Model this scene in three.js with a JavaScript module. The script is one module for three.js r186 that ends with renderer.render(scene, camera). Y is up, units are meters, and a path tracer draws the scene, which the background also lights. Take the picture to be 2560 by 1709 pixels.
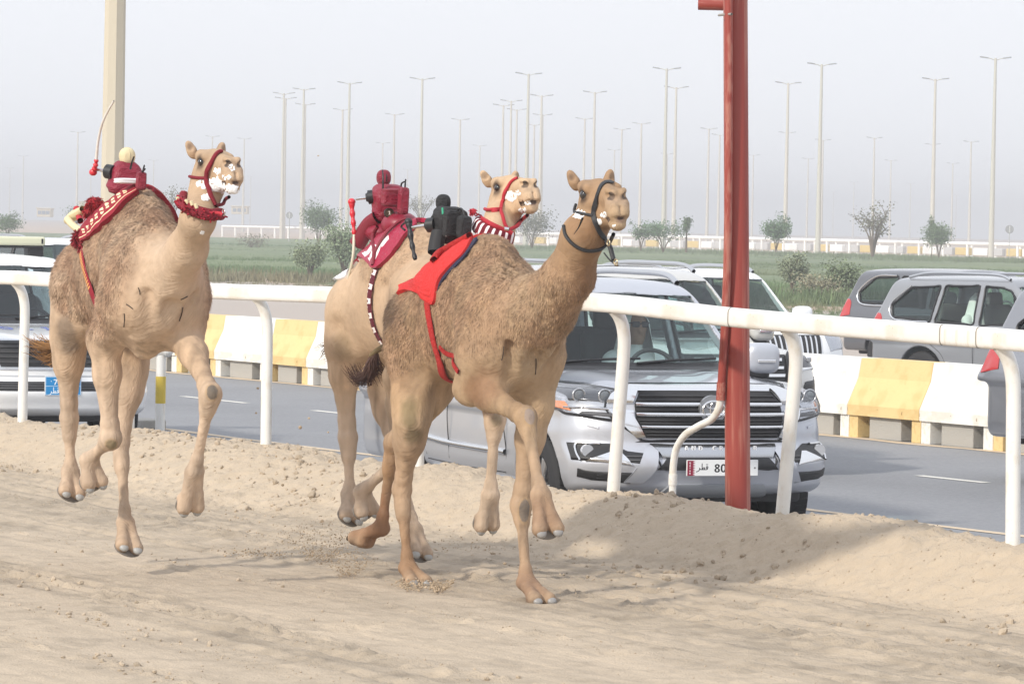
import * as THREE from 'three';
import { mergeGeometries, mergeVertices } from 'three/addons/utils/BufferGeometryUtils.js';
import { RoundedBoxGeometry } from 'three/addons/geometries/RoundedBoxGeometry.js';
import { FontLoader } from 'three/addons/loaders/FontLoader.js';
import { TextGeometry } from 'three/addons/geometries/TextGeometry.js';

// ---------------------------------------------------------------- camera, sky, sun, exposure
const scene = new THREE.Scene();
const EYE = 2.05, FOCAL = 9800;                     // metres above the track; focal length in photograph pixels (2560 wide)
const camera = new THREE.PerspectiveCamera(2 * Math.atan(854.5 / FOCAL) * 180 / Math.PI, 2560 / 1709, 0.5, 9000);
camera.position.set(0, EYE, 0);
camera.rotation.order = 'YXZ';
camera.rotation.set(-Math.atan(290 / FOCAL), 0, 1.15 * Math.PI / 180);
camera.updateMatrixWorld(true);
scene.add(camera);

const SUN = new THREE.Vector3(-0.70, 0.62, 0.44).normalize();
{
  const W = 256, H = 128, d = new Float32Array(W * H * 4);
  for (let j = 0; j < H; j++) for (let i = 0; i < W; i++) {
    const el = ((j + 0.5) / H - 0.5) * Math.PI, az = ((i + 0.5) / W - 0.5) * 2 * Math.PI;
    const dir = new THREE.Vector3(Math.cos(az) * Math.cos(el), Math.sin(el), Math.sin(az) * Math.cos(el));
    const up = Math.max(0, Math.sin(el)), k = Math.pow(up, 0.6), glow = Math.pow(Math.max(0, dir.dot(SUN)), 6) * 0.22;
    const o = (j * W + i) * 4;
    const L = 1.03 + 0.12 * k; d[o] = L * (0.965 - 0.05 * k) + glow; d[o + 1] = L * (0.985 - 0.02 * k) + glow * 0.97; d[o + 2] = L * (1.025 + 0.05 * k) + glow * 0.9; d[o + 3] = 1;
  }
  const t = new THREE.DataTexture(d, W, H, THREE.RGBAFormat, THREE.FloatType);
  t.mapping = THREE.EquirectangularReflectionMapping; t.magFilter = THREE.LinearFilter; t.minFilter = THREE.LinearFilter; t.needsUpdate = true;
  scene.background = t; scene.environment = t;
}
const sun = new THREE.DirectionalLight(new THREE.Color().setRGB(1.0, 0.93, 0.82), 3.4);
sun.position.copy(SUN).multiplyScalar(120); sun.castShadow = true; sun.shadow.radius = 7;
Object.assign(sun.shadow.camera, { left: -60, right: 60, top: 60, bottom: -60, near: 1, far: 300 });
scene.add(sun, sun.target); sun.target.position.set(0, 0, -35);
scene.fog = new THREE.FogExp2(new THREE.Color().setRGB(0.955, 0.965, 1.0), 0.00105);
const renderer = new THREE.WebGLRenderer({ antialias: true });
renderer.toneMapping = THREE.LinearToneMapping; renderer.toneMappingExposure = 0.98;
renderer.shadowMap.enabled = true;

// ---------------------------------------------------------------- helpers
let seed = 12345;
const rnd = () => { seed = (seed + 0x6d2b79f5) | 0; let t = Math.imul(seed ^ (seed >>> 15), 1 | seed); t = (t + Math.imul(t ^ (t >>> 7), 61 | t)) ^ t; return ((t ^ (t >>> 14)) >>> 0) / 4294967296; };
const rr = (a, b) => a + (b - a) * rnd();
const V3 = (x, y, z) => new THREE.Vector3(x, y, z);
const lerp = (a, b, t) => a + (b - a) * t, clamp = (x, a = 0, b = 1) => Math.min(b, Math.max(a, x));
const sst = (a, b, x) => { const t = clamp((x - a) / (b - a)); return t * t * (3 - 2 * t); };
const hash = (x, y, z) => { let h = Math.imul(x, 374761393) ^ Math.imul(y, 668265263) ^ Math.imul(z, 2147483647 ^ 0x5bd1e995); h = Math.imul(h ^ (h >>> 13), 1274126177); return ((h ^ (h >>> 16)) >>> 0) / 4294967296; };
function noise3(x, y, z) {
  const ix = Math.floor(x), iy = Math.floor(y), iz = Math.floor(z); let fx = x - ix, fy = y - iy, fz = z - iz;
  fx = fx * fx * (3 - 2 * fx); fy = fy * fy * (3 - 2 * fy); fz = fz * fz * (3 - 2 * fz);
  const h = (a, b, c) => hash(ix + a, iy + b, iz + c);
  return lerp(lerp(lerp(h(0, 0, 0), h(1, 0, 0), fx), lerp(h(0, 1, 0), h(1, 1, 0), fx), fy), lerp(lerp(h(0, 0, 1), h(1, 0, 1), fx), lerp(h(0, 1, 1), h(1, 1, 1), fx), fy), fz) * 2 - 1;
}
const fbm = (x, y, z, n = 4) => { let s = 0, a = 0.5; for (let i = 0; i < n; i++) { s += a * noise3(x, y, z); x = x * 2.03 + 11.3; y = y * 2.03 + 5.7; z = z * 2.03 + 3.1; a *= 0.5; } return s; };
const taken = {};
function numbered(name) { const n = taken[name] = (taken[name] ?? -1) + 1; return n ? name + '_' + String(n).padStart(3, '0') : name; }
function shade(o) { o.traverse((c) => { if (c.isMesh) { c.castShadow = true; c.receiveShadow = true; } }); return o; }
function group(name, pos, turn, label, category, grp) {
  const g = new THREE.Group(); g.name = numbered(name); if (pos) g.position.copy(pos); g.rotation.y = turn || 0;
  if (label) g.userData.label = label; if (category) g.userData.category = category; if (grp) g.userData.group = grp;
  scene.add(g); return g;
}
const clean = (g) => { g = g.index ? g.toNonIndexed() : g; const o = new THREE.BufferGeometry(); for (const k of ['position', 'normal', 'uv']) if (g.attributes[k]) o.setAttribute(k, g.attributes[k]); if (!o.attributes.uv) o.setAttribute('uv', new THREE.BufferAttribute(new Float32Array(o.attributes.position.count * 2), 2)); if (!o.attributes.normal) o.computeVertexNormals(); return o; };
function merged(gs) { gs = [].concat(gs); return gs.length === 1 ? gs[0] : mergeGeometries(gs.map(clean)); }
function part(name, gs, mat, parent, label) {
  const m = new THREE.Mesh(merged(gs), mat); m.name = name; m.castShadow = m.receiveShadow = true; if (label) m.userData.label = label; parent.add(m); return m;
}
function struct(name, g, mat, kind = 'structure') { const m = new THREE.Mesh(g, mat); m.name = numbered(name); m.userData.kind = kind; m.castShadow = m.receiveShadow = true; scene.add(m); return m; }
const std = (r, g, b, rough = 0.8, o = {}) => new THREE.MeshStandardMaterial({ color: new THREE.Color().setRGB(r, g, b), roughness: rough, side: THREE.DoubleSide, ...o });
const phys = (r, g, b, rough = 0.5, o = {}) => new THREE.MeshPhysicalMaterial({ color: new THREE.Color().setRGB(r, g, b), roughness: rough, side: THREE.DoubleSide, ...o });
function noiseTex(size, f, fn, srgb) {   // grey or rgb tiling value texture
  const d = new Uint8Array(size * size * 4);
  for (let j = 0; j < size; j++) for (let i = 0; i < size; i++) { const c = fn(i / size, j / size); const o = (j * size + i) * 4; for (let k = 0; k < 3; k++) d[o + k] = clamp(Array.isArray(c) ? c[k] : c) * 255; d[o + 3] = 255; }
  const t = new THREE.DataTexture(d, size, size); t.wrapS = t.wrapT = THREE.RepeatWrapping; t.magFilter = THREE.LinearFilter; t.minFilter = THREE.LinearMipmapLinearFilter; t.generateMipmaps = true; if (srgb) t.colorSpace = THREE.SRGBColorSpace; t.needsUpdate = true; return t;
}
const tnoise = (u, v, n, s) => { // tiling noise
  const x = u * n, y = v * n, ix = Math.floor(x), iy = Math.floor(y), fx0 = x - ix, fy0 = y - iy, fx = fx0 * fx0 * (3 - 2 * fx0), fy = fy0 * fy0 * (3 - 2 * fy0), h = (a, b) => hash((ix + a) % n, (iy + b) % n, s);
  return lerp(lerp(h(0, 0), h(1, 0), fx), lerp(h(0, 1), h(1, 1), fx), fy);
};
const tfbm = (u, v, n, s, o = 4) => { let r = 0, a = 0.5; for (let i = 0; i < o; i++) { r += a * tnoise(u, v, n << i, s + i); a *= 0.5; } return r; };
function tube(pts, r, seg = 24, rad = 8, closed = false) {
  const c = new THREE.CatmullRomCurve3(pts.map((p) => (p.isVector3 ? p : V3(...p))), closed, 'centripetal');
  const g = new THREE.TubeGeometry(c, seg, 1, rad, closed);
  // taper
  const f = typeof r === 'function' ? r : () => r, P = g.attributes.position;
  for (let i = 0; i <= seg; i++) { const q = c.getPointAt(i / seg), k = f(i / seg); for (let j = 0; j <= rad; j++) { const n = i * (rad + 1) + j; P.setXYZ(n, q.x + (P.getX(n) - q.x) * k, q.y + (P.getY(n) - q.y) * k, q.z + (P.getZ(n) - q.z) * k); } }
  g.computeVertexNormals(); return g;
}
function rod(a, b, r, r2 = r, seg = 12) {
  a = a.isVector3 ? a : V3(...a); b = b.isVector3 ? b : V3(...b);
  const g = new THREE.CylinderGeometry(r2, r, a.distanceTo(b), seg); g.translate(0, a.distanceTo(b) / 2, 0);
  g.applyQuaternion(new THREE.Quaternion().setFromUnitVectors(V3(0, 1, 0), b.clone().sub(a).normalize())); g.translate(a.x, a.y, a.z); return g;
}
const ball = (p, r, s = [1, 1, 1], n = 14) => { const g = new THREE.SphereGeometry(r, n, Math.ceil(n * 0.7)); g.scale(...s); g.translate(...(p.isVector3 ? p.toArray() : p)); return g; };
const rbox = (w, h, d, r, p = [0, 0, 0], rot) => { const g = new RoundedBoxGeometry(w, h, d, 3, r); if (rot) { g.rotateX(rot[0]); g.rotateY(rot[1]); g.rotateZ(rot[2]); } g.translate(...p); return g; };
// a photograph pixel and a depth or a height give the place where a thing stands
const ray = (px, py) => V3((px - 1280) / FOCAL, -(py - 854.5) / FOCAL, -1).applyQuaternion(camera.quaternion);
const atDepth = (px, py, d) => ray(px, py).multiplyScalar(d).add(camera.position);
const onPlane = (px, py, y) => { const d = ray(px, py); return d.multiplyScalar((y - EYE) / d.y).add(camera.position); };
// road axes: t runs along track and road towards the camera, q across them away from the track
const RA = 31 * Math.PI / 180, RT = V3(Math.sin(RA), 0, Math.cos(RA)), RQ = V3(Math.cos(RA), 0, -Math.sin(RA));
const tq = (t, q, y = 0) => V3(RT.x * t + RQ.x * q, y, RT.z * t + RQ.z * q);
const tqOf = (p) => [p.dot(RT), p.dot(RQ)];

// ---------------------------------------------------------------- distance fields and their meshing
function smin(a, b, k) { const h = Math.max(k - Math.abs(a - b), 0) / k; return Math.min(a, b) - h * h * k * 0.25; }
const smax = (a, b, k) => -smin(-a, -b, k);
class Prim {   // round cone or ellipsoid, in a frame of its own if M is given; sq squashes along z
  constructor(a, b, ra, rb, o = {}) {
    this.a = a; this.b = b; this.ra = ra; this.rb = rb; this.k = o.k ?? 0.05; this.sq = o.sq ?? 1; this.M = o.M; this.c = o.c; this.cut = !!o.cut; this.ell = o.ell; this.z0 = o.z0 ?? 0;
    if (!this.ell) { const s = 1 / this.sq; const ba = [b[0] - a[0], b[1] - a[1], (b[2] - a[2]) * s]; this.ba = ba; this.l2 = ba[0] ** 2 + ba[1] ** 2 + ba[2] ** 2; this.rrr = ra - rb; this.a2 = this.l2 - this.rrr ** 2; this.il2 = 1 / this.l2; }
  }
  d(x, y, z) {
    if (this.M) { const m = this.M, c = this.c, X = x - c[0], Y = y - c[1], Z = z - c[2]; x = m[0] * X + m[1] * Y + m[2] * Z; y = m[3] * X + m[4] * Y + m[5] * Z; z = m[6] * X + m[7] * Y + m[8] * Z; }
    if (this.ell) {
      const [rx, ry, rz] = this.ell, X = (x - this.a[0]), Y = (y - this.a[1]), Z = (z - this.a[2]);
      const k0 = Math.hypot(X / rx, Y / ry, Z / rz), k1 = Math.hypot(X / (rx * rx), Y / (ry * ry), Z / (rz * rz)); return k1 < 1e-9 ? -Math.min(rx, ry, rz) : k0 * (k0 - 1) / k1;
    }
    const s = this.sq, zs = 1 / s, A = this.a, px = x - A[0], py = y - A[1], pz = (z - A[2]) * zs, ba = this.ba;
    const yy = px * ba[0] + py * ba[1] + pz * ba[2], zz = yy - this.l2;
    const cx = px * this.l2 - ba[0] * yy, cy = py * this.l2 - ba[1] * yy, cz = pz * this.l2 - ba[2] * yy, x2 = cx * cx + cy * cy + cz * cz;
    const y2 = yy * yy * this.l2, z2 = zz * zz * this.l2, k = Math.sign(this.rrr) * this.rrr * this.rrr * x2; let d;
    if (Math.sign(zz) * this.a2 * z2 > k) d = Math.sqrt(x2 + z2) * this.il2 - this.rb;
    else if (Math.sign(yy) * this.a2 * y2 < k) d = Math.sqrt(x2 + y2) * this.il2 - this.ra;
    else d = (Math.sqrt(x2 * this.a2 * this.il2) + yy * this.rrr) * this.il2 - this.ra;
    return d * Math.min(1, s);
  }
}
function fieldOf(groups) {   // groups[0] is the trunk; every other group joins it, not its neighbours
  const ev = (gs, x, y, z) => {
    let body = 1e3, res, first = gs[0];
    for (const p of first) { if (p.cut) continue; body = smin(body, p.d(x, y, z), p.k); }
    res = body;
    for (let g = 1; g < gs.length; g++) { let d = 1e3; for (const p of gs[g]) d = smin(d, p.d(x, y, z), p.k); if (gs[g].length) { const m = smin(body, d, gs[g].k ?? 0.07); if (m < res) res = m; } }
    for (const p of first) if (p.cut) res = smax(res, -p.d(x, y, z), p.k);
    return res;
  };
  const f = (x, y, z) => ev(groups, x, y, z);
  f.near = (x, y, z, R) => { const gs = groups.map((g) => { const n = g.filter((p) => p.d(x, y, z) < 2.2 * R + p.k + 0.08); n.k = g.k; return n; }); return (a, b, c) => ev(gs, a, b, c); };
  return f;
}
function surfaceNets(f, lo, hi, h) {
  const n = [0, 1, 2].map((i) => Math.ceil((hi[i] - lo[i]) / h / 8) * 8 + 1), [nx, ny, nz] = n, sx = 1, sy = nx, sz = nx * ny;
  const F = new Float32Array(nx * ny * nz).fill(NaN), I = new Int32Array(nx * ny * nz).fill(-1), B = 8, R = B * h * 0.87, blocks = [];
  for (let bz = 0; bz < nz - 1; bz += B) for (let by = 0; by < ny - 1; by += B) for (let bx = 0; bx < nx - 1; bx += B) {
    const cx = lo[0] + (bx + B / 2) * h, cy = lo[1] + (by + B / 2) * h, cz = lo[2] + (bz + B / 2) * h;
    if (Math.abs(f(cx, cy, cz)) > R * 1.6 + 0.01) continue;
    const g = f.near ? f.near(cx, cy, cz, R) : f; blocks.push([bx, by, bz]);
    for (let k = bz; k <= bz + B; k++) for (let j = by; j <= by + B; j++) for (let i = bx; i <= bx + B; i++) { const o = i + j * sy + k * sz; if (F[o] !== F[o]) F[o] = g(lo[0] + i * h, lo[1] + j * h, lo[2] + k * h) || 1e-9; }
  }
  const pos = [], idx = [], off = [0, sx, sy, sx + sy, sz, sx + sz, sy + sz, sx + sy + sz];
  for (const [bx, by, bz] of blocks) for (let k = bz; k < bz + B; k++) for (let j = by; j < by + B; j++) for (let i = bx; i < bx + B; i++) {
    const o = i + j * sy + k * sz; let m = 0; for (let c = 0; c < 8; c++) if (F[o + off[c]] < 0) m |= 1 << c;
    if (m === 0 || m === 255) continue;
    let X = 0, Y = 0, Z = 0, c = 0;
    for (let e = 0; e < 12; e++) {
      const ax = e >> 2, u = (ax + 1) % 3, v = (ax + 2) % 3, c0 = ((e & 1) << u) | (((e >> 1) & 1) << v), c1 = c0 | (1 << ax), f0 = F[o + off[c0]], f1 = F[o + off[c1]];
      if ((f0 < 0) === (f1 < 0)) continue; const t = f0 / (f0 - f1), p = [c0 & 1, (c0 >> 1) & 1, (c0 >> 2) & 1]; p[ax] = t; X += p[0]; Y += p[1]; Z += p[2]; c++;
    }
    I[o] = pos.length / 3; pos.push(lo[0] + (i + X / c) * h, lo[1] + (j + Y / c) * h, lo[2] + (k + Z / c) * h);
  }
  const quad = (a, b, c, d, flip) => { if (a < 0 || b < 0 || c < 0 || d < 0) return; if (flip) idx.push(a, c, b, a, d, c); else idx.push(a, b, c, a, c, d); };
  for (const [bx, by, bz] of blocks) for (let k = bz; k < bz + B; k++) for (let j = by; j < by + B; j++) for (let i = bx; i < bx + B; i++) {
    const o = i + j * sy + k * sz, s = F[o] < 0;
    if (j > 0 && k > 0 && s !== F[o + sx] < 0) quad(I[o - sy - sz], I[o - sz], I[o], I[o - sy], !s);
    if (i > 0 && k > 0 && s !== F[o + sy] < 0) quad(I[o - sx - sz], I[o - sx], I[o], I[o - sz], !s);
    if (i > 0 && j > 0 && s !== F[o + sz] < 0) quad(I[o - sx - sy], I[o - sy], I[o], I[o - sx], !s);
  }
  const g = new THREE.BufferGeometry(); g.setAttribute('position', new THREE.BufferAttribute(new Float32Array(pos), 3)); g.setIndex(idx); return g;
}
function gradNormals(g, f, e = 0.004) {
  const P = g.attributes.position, N = new Float32Array(P.count * 3);
  for (let i = 0; i < P.count; i++) { const x = P.getX(i), y = P.getY(i), z = P.getZ(i); let a = f(x + e, y, z) - f(x - e, y, z), b = f(x, y + e, z) - f(x, y - e, z), c = f(x, y, z + e) - f(x, y, z - e); const l = Math.hypot(a, b, c) || 1; N[i * 3] = a / l; N[i * 3 + 1] = b / l; N[i * 3 + 2] = c / l; }
  g.setAttribute('normal', new THREE.BufferAttribute(N, 3)); return g;
}
// where a ray from o along d meets the field (or comes nearest to it); returns point and normal
function cast(f, o, d, max = 60, start = 0) {
  let t = start, best = 1e9, bt = t;
  for (let i = 0; i < 400 && t < max; i++) { const v = f(o.x + d.x * t, o.y + d.y * t, o.z + d.z * t); if (v < best) { best = v; bt = t; } if (v < 0.0006) break; t += Math.max(0.0008, v * 0.75); }
  const p = o.clone().addScaledVector(d, bt), e = 0.004, n = V3(f(p.x + e, p.y, p.z) - f(p.x - e, p.y, p.z), f(p.x, p.y + e, p.z) - f(p.x, p.y - e, p.z), f(p.x, p.y, p.z + e) - f(p.x, p.y, p.z - e)).normalize();
  if (best > 0.0006) p.addScaledVector(n, -best);
  return { p, n, hit: best <= 0.0006, miss: best };
}
function grid(nu, nv, at, uvs) {   // surface from a function of (u, v) in 0..1
  const pos = [], uv = [], idx = [];
  for (let j = 0; j <= nv; j++) for (let i = 0; i <= nu; i++) { const p = at(i / nu, j / nv); pos.push(p.x ?? p[0], p.y ?? p[1], p.z ?? p[2]); const q = uvs ? uvs(i / nu, j / nv, p) : [i / nu, j / nv]; uv.push(q[0], q[1]); }
  for (let j = 0; j < nv; j++) for (let i = 0; i < nu; i++) { const a = j * (nu + 1) + i; idx.push(a, a + 1, a + nu + 2, a, a + nu + 2, a + nu + 1); }
  const g = new THREE.BufferGeometry(); g.setAttribute('position', new THREE.Float32BufferAttribute(pos, 3)); g.setAttribute('uv', new THREE.Float32BufferAttribute(uv, 2)); g.setIndex(idx); g.computeVertexNormals(); return g;
}
// ---------------------------------------------------------------- the setting: desert, track, berm, road, verge
const sandBump = noiseTex(512, 0, (u, v) => 0.6 * tfbm(u, v, 32, 3, 4) + 0.4 * tfbm(u, v, 128, 9, 2));
{
  // desert: one sheet to the horizon
  const N = 90, R = 5200, pos = [], idx = [], uv = [];
  const g = grid(90, 90, (u, v) => { const a = (u - 0.5) * 2, b = v; const x = Math.sign(a) * Math.pow(Math.abs(a), 2.2) * 1100, z = 60 - Math.pow(b, 2.4) * 2300; const [t, q] = tqOf(V3(x, 0, z)); const y = -0.46 + (q > 240 ? Math.min(1, (q - 240) / 300) * (0.6 * noise3(x * 0.01, 1, z * 0.01) + 0.3) : 0); return [x, y, z]; }, (u, v, p) => [p[0] / 3, p[2] / 3]);
  const C = new Float32Array(g.attributes.position.count * 3);
  for (let i = 0; i < C.length / 3; i++) { const x = g.attributes.position.getX(i), z = g.attributes.position.getZ(i), n = fbm(x * 0.03, 0, z * 0.03, 3) * 0.06; C.set([0.47 + n, 0.37 + n, 0.285 + n], i * 3); }
  g.setAttribute('color', new THREE.BufferAttribute(C, 3));
  struct('desert_ground', g, std(1, 1, 1, 0.95, { vertexColors: true }));
}
// racetrack and its berm, one raked sheet of sand
const RIDGE = 13.78;
const RIDGES = [[9.05, 0.10, 0.05], [10.3, 0.07, 0.03], [11.55, 0.12, 0.055], [7.75, 0.09, 0.045], [8.4, 0.05, 0.02], [12.1, 0.06, 0.03]];
const HOOF = []; for (let i = 0; i < 46; i++) HOOF.push([rr(-33, -14), rr(7, 12.3), rr(0.08, 0.15)]);
function trackHeight(t, q) {
  const x = RT.x * t + RQ.x * q, z = RT.z * t + RQ.z * q;
  const wob = 0.16 * noise3(t * 0.35, 3, 0) + 0.05 * noise3(t * 1.3, 8, 0);
  const foot = 12.75 + wob + 0.25 * noise3(t * 0.16, 1, 0), s = sst(foot, RIDGE - 0.12 + wob * 0.3, q), back = sst(RIDGE + 0.12, RIDGE + 0.75, q);
  let y = 0.31 * s + 0.05 * noise3(t * 0.8, 5, 1) * s - 0.56 * back;
  const rough = sst(foot - 0.35, foot + 0.25, q);
  y += rough * (0.035 * fbm(x * 7, 0, z * 7, 3) + 0.022 * Math.max(0, fbm(x * 26, 2, z * 26, 2)) * 2);
  const smooth = 1 - rough;
  // rake lines run along the track; hoof-churned strips between smooth bands
  const band = sst(0.02, 0.35, noise3(q * 0.9 + 0.3 * noise3(t * 0.2, 0, 0), 4.2, t * 0.05));
  y += smooth * (0.011 * noise3(t * 0.35, 0, q * 22) * (0.4 + band) + 0.010 * fbm(t * 2.2, 1, q * 7, 3) * (0.25 + band) + 0.008 * fbm(x * 5, 3, z * 5, 3) + band * 0.009 * Math.max(0, fbm(x * 12, 7, z * 12, 3)) * 2.2);
  for (const [fq, dq, a] of RIDGES) { const dd = (q - fq - 0.12 * noise3(t * 0.5, fq, 0)) / dq; if (Math.abs(dd) < 3) y += smooth * a * 0.42 * Math.exp(-dd * dd) * (0.15 + Math.max(0, fbm(x * 15, fq, z * 15, 3)) * 3); }
  for (const [ht, hq, r] of HOOF) { const a = (t - ht) / r, b = (q - hq) / r, d2 = a * a + b * b; if (d2 < 6) y += smooth * (-0.018 * Math.exp(-d2 * 1.4) + 0.009 * Math.exp(-((Math.sqrt(d2) - 1.3) ** 2) * 5) * (0.6 + 0.8 * noise3(x * 16, 1, z * 16))); }
  return y;
}
{
  const t0 = -36, t1 = -11.5, q0 = 5.2, q1 = 14.6, nt = 900;
  const qs = []; for (let q = q0; q < 12.4; q += 0.028) qs.push(q); for (let q = 12.4; q <= q1; q += 0.02) qs.push(q);
  const nq = qs.length - 1, pos = new Float32Array((nt + 1) * (nq + 1) * 3), col = new Float32Array(pos.length), uv = new Float32Array((nt + 1) * (nq + 1) * 2), idx = [];
  for (let j = 0; j <= nt; j++) for (let i = 0; i <= nq; i++) {
    const t = lerp(t0, t1, j / nt), q = qs[i], y = trackHeight(t, q), o = j * (nq + 1) + i, p = tq(t, q, y); pos.set([p.x, p.y, p.z], o * 3); uv.set([p.x / 0.9, p.z / 0.9], o * 2);
    const damp = sst(0.0, 0.5, fbm(t * 0.7, 2, q * 2.4, 3) + 0.15), band = sst(0.02, 0.35, noise3(q * 0.9 + 0.3 * noise3(t * 0.2, 0, 0), 4.2, t * 0.05)), berm = sst(12.7, 13.3, q);
    const fine = 0.05 * noise3(p.x * 30, 0, p.z * 30) + 0.05 * noise3(t * 1.5, 3, q * 30) * (1 - berm);
    const streak = sst(0.12, 0.45, noise3(t * 0.35, 4, q * 10) * 0.6 + 0.5 * noise3(t * 1.4, 9, q * 26)) * (1 - berm); let crumb = 0; for (const [fq, dq] of RIDGES) { const dd = (q - fq - 0.12 * noise3(t * 0.5, fq, 0)) / (dq * 1.3); crumb += Math.exp(-dd * dd) * sst(-0.2, 0.35, noise3(t * 2.2, fq, 0)); } const k = 1.0 - 0.13 * Math.min(1, crumb) * (1 - berm) - 0.06 * damp * (1 - berm) - 0.10 * band * (1 - berm) - 0.08 * streak * (0.4 + band) - (1 - berm) * (0.12 * sst(0.02, 0.38, fbm(p.x * 2.2, 5, p.z * 3.0, 3)) * (0.5 + 0.5 * band) + 0.13 * sst(0.05, 0.4, fbm(p.x * 8, 6, p.z * 9, 2))) - 0.05 * berm + fine + clamp(y * 1.2, -0.05, 0.04) * (1 - berm) + (y - 0.0) * 0.0;
    col.set([0.475 * k, 0.388 * k, 0.288 * k], o * 3);
  }
  for (let j = 0; j < nt; j++) for (let i = 0; i < nq; i++) { const a = j * (nq + 1) + i; idx.push(a, a + 1, a + nq + 2, a, a + nq + 2, a + nq + 1); }
  const g = new THREE.BufferGeometry(); g.setAttribute('position', new THREE.BufferAttribute(pos, 3)); g.setAttribute('color', new THREE.BufferAttribute(col, 3)); g.setAttribute('uv', new THREE.BufferAttribute(uv, 2)); g.setIndex(idx); g.computeVertexNormals();
  struct('sand_track', g, std(1, 1, 1, 0.95, { vertexColors: true, bumpMap: sandBump, bumpScale: 0.012 }));
  // the track goes on outside what is raked finely
  const far = (ta, tb, qa, qb, y) => grid(40, 10, (u, v) => tq(lerp(ta, tb, u), lerp(qa, qb, v), y + 0.02 * noise3(u * 30, v * 9, 1)));
  const m2 = std(0.445, 0.363, 0.27, 0.95);
  const outer = mergeGeometries([far(-300, -36, -20, 13.3, -0.01), far(-11.5, 40, -20, 13.3, -0.01), far(-36, -11.5, -20, 5.2, -0.01)].map(clean)); struct('outer_track', outer, m2);
  const ridge = (ta, tb) => grid(300, 14, (u, v) => { const t = lerp(ta, tb, u), q = lerp(12.4, 14.6, v); return tq(t, q, trackHeight(t, q)); });
  struct('outer_berm', mergeGeometries([ridge(-120, -36), ridge(-11.5, 10)].map(clean)), m2);
}
// lumps of sand on berm and track
{
  const g0 = new THREE.IcosahedronGeometry(1, 1), P = g0.attributes.position; for (let i = 0; i < P.count; i++) { const s = 0.75 + 0.35 * noise3(P.getX(i) * 1.7, P.getY(i) * 1.7, P.getZ(i) * 1.7); P.setXYZ(i, P.getX(i) * s, P.getY(i) * s * 0.8, P.getZ(i) * s); } g0.computeVertexNormals();
  const N = 8200, m = new THREE.InstancedMesh(g0, std(0.445, 0.363, 0.27, 0.95), N), M = new THREE.Matrix4(), Q = new THREE.Quaternion(), c = new THREE.Color();
  for (let i = 0; i < N; i++) {
    const onBerm = rnd() < 0.5, t = rr(-35, -12), q = onBerm ? rr(12.5, 14.0) : [9.05, 10.3, 11.55, 7.75, 8.4, 12.1, rr(6, 12.5)][Math.floor(rnd() * 7)] + rr(-0.16, 0.16) + 0.12 * noise3(t * 0.5, 9, 0), ok = 0, s = Math.pow(rnd(), 3) * (0.25 + 1.3 * sst(-0.15, 0.5, noise3(t * 1.1, 2, q * 2.2))) * (onBerm ? 0.020 : 0.012) + 0.004, y = trackHeight(t, q);
    Q.setFromEuler(new THREE.Euler(rr(0, 6), rr(0, 6), rr(0, 6))); M.compose(tq(t, q, y + s * 0.2), Q, V3(s * rr(0.8, 1.5), s, s * rr(0.8, 1.3))); m.setMatrixAt(i, M); const k = rr(0.75, 1.05); m.setColorAt(i, c.setRGB(k, k, k));
  }
  m.name = 'sand_clods'; m.userData.kind = 'stuff'; m.userData.label = 'small clods of sand scattered over track and berm'; m.castShadow = m.receiveShadow = true; scene.add(m);
}
// asphalt
const strip = (t0, t1, q0, q1, y, nt = 60, nq = 2) => grid(nt, nq, (u, v) => tq(lerp(t0, t1, u), lerp(q0, q1, v), y), (u, v) => [lerp(t0, t1, u), lerp(q0, q1, v)]);
const asphaltMap = noiseTex(512, 0, (u, v) => { const n = 0.72 + 0.22 * (tfbm(u, v, 8, 31, 5) - 0.5) + 0.25 * (hash(Math.floor(u * 512), Math.floor(v * 512), 4) - 0.5); return [n, n, n]; });
asphaltMap.repeat.set(0.4, 0.4);
const tyreMap = (() => { const t = noiseTex(512, 0, (u, v) => { const w = 0.9 - 0.06 * Math.exp(-(((v * 12 - 3) / 0.8) ** 2)) - 0.06 * Math.exp(-(((v * 12 - 9) / 0.8) ** 2)); const n = w + 0.2 * (tfbm(u, v, 6, 77, 5) - 0.5) + 0.2 * (hash(Math.floor(u * 512), Math.floor(v * 512), 4) - 0.5); return [n, n, n]; }); t.repeat.set(1 / 9, 1 / 12); return t; })();
const asphalt = std(0.27, 0.275, 0.29, 0.85, { map: tyreMap, bumpMap: asphaltMap, bumpScale: 0.004 });
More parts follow.
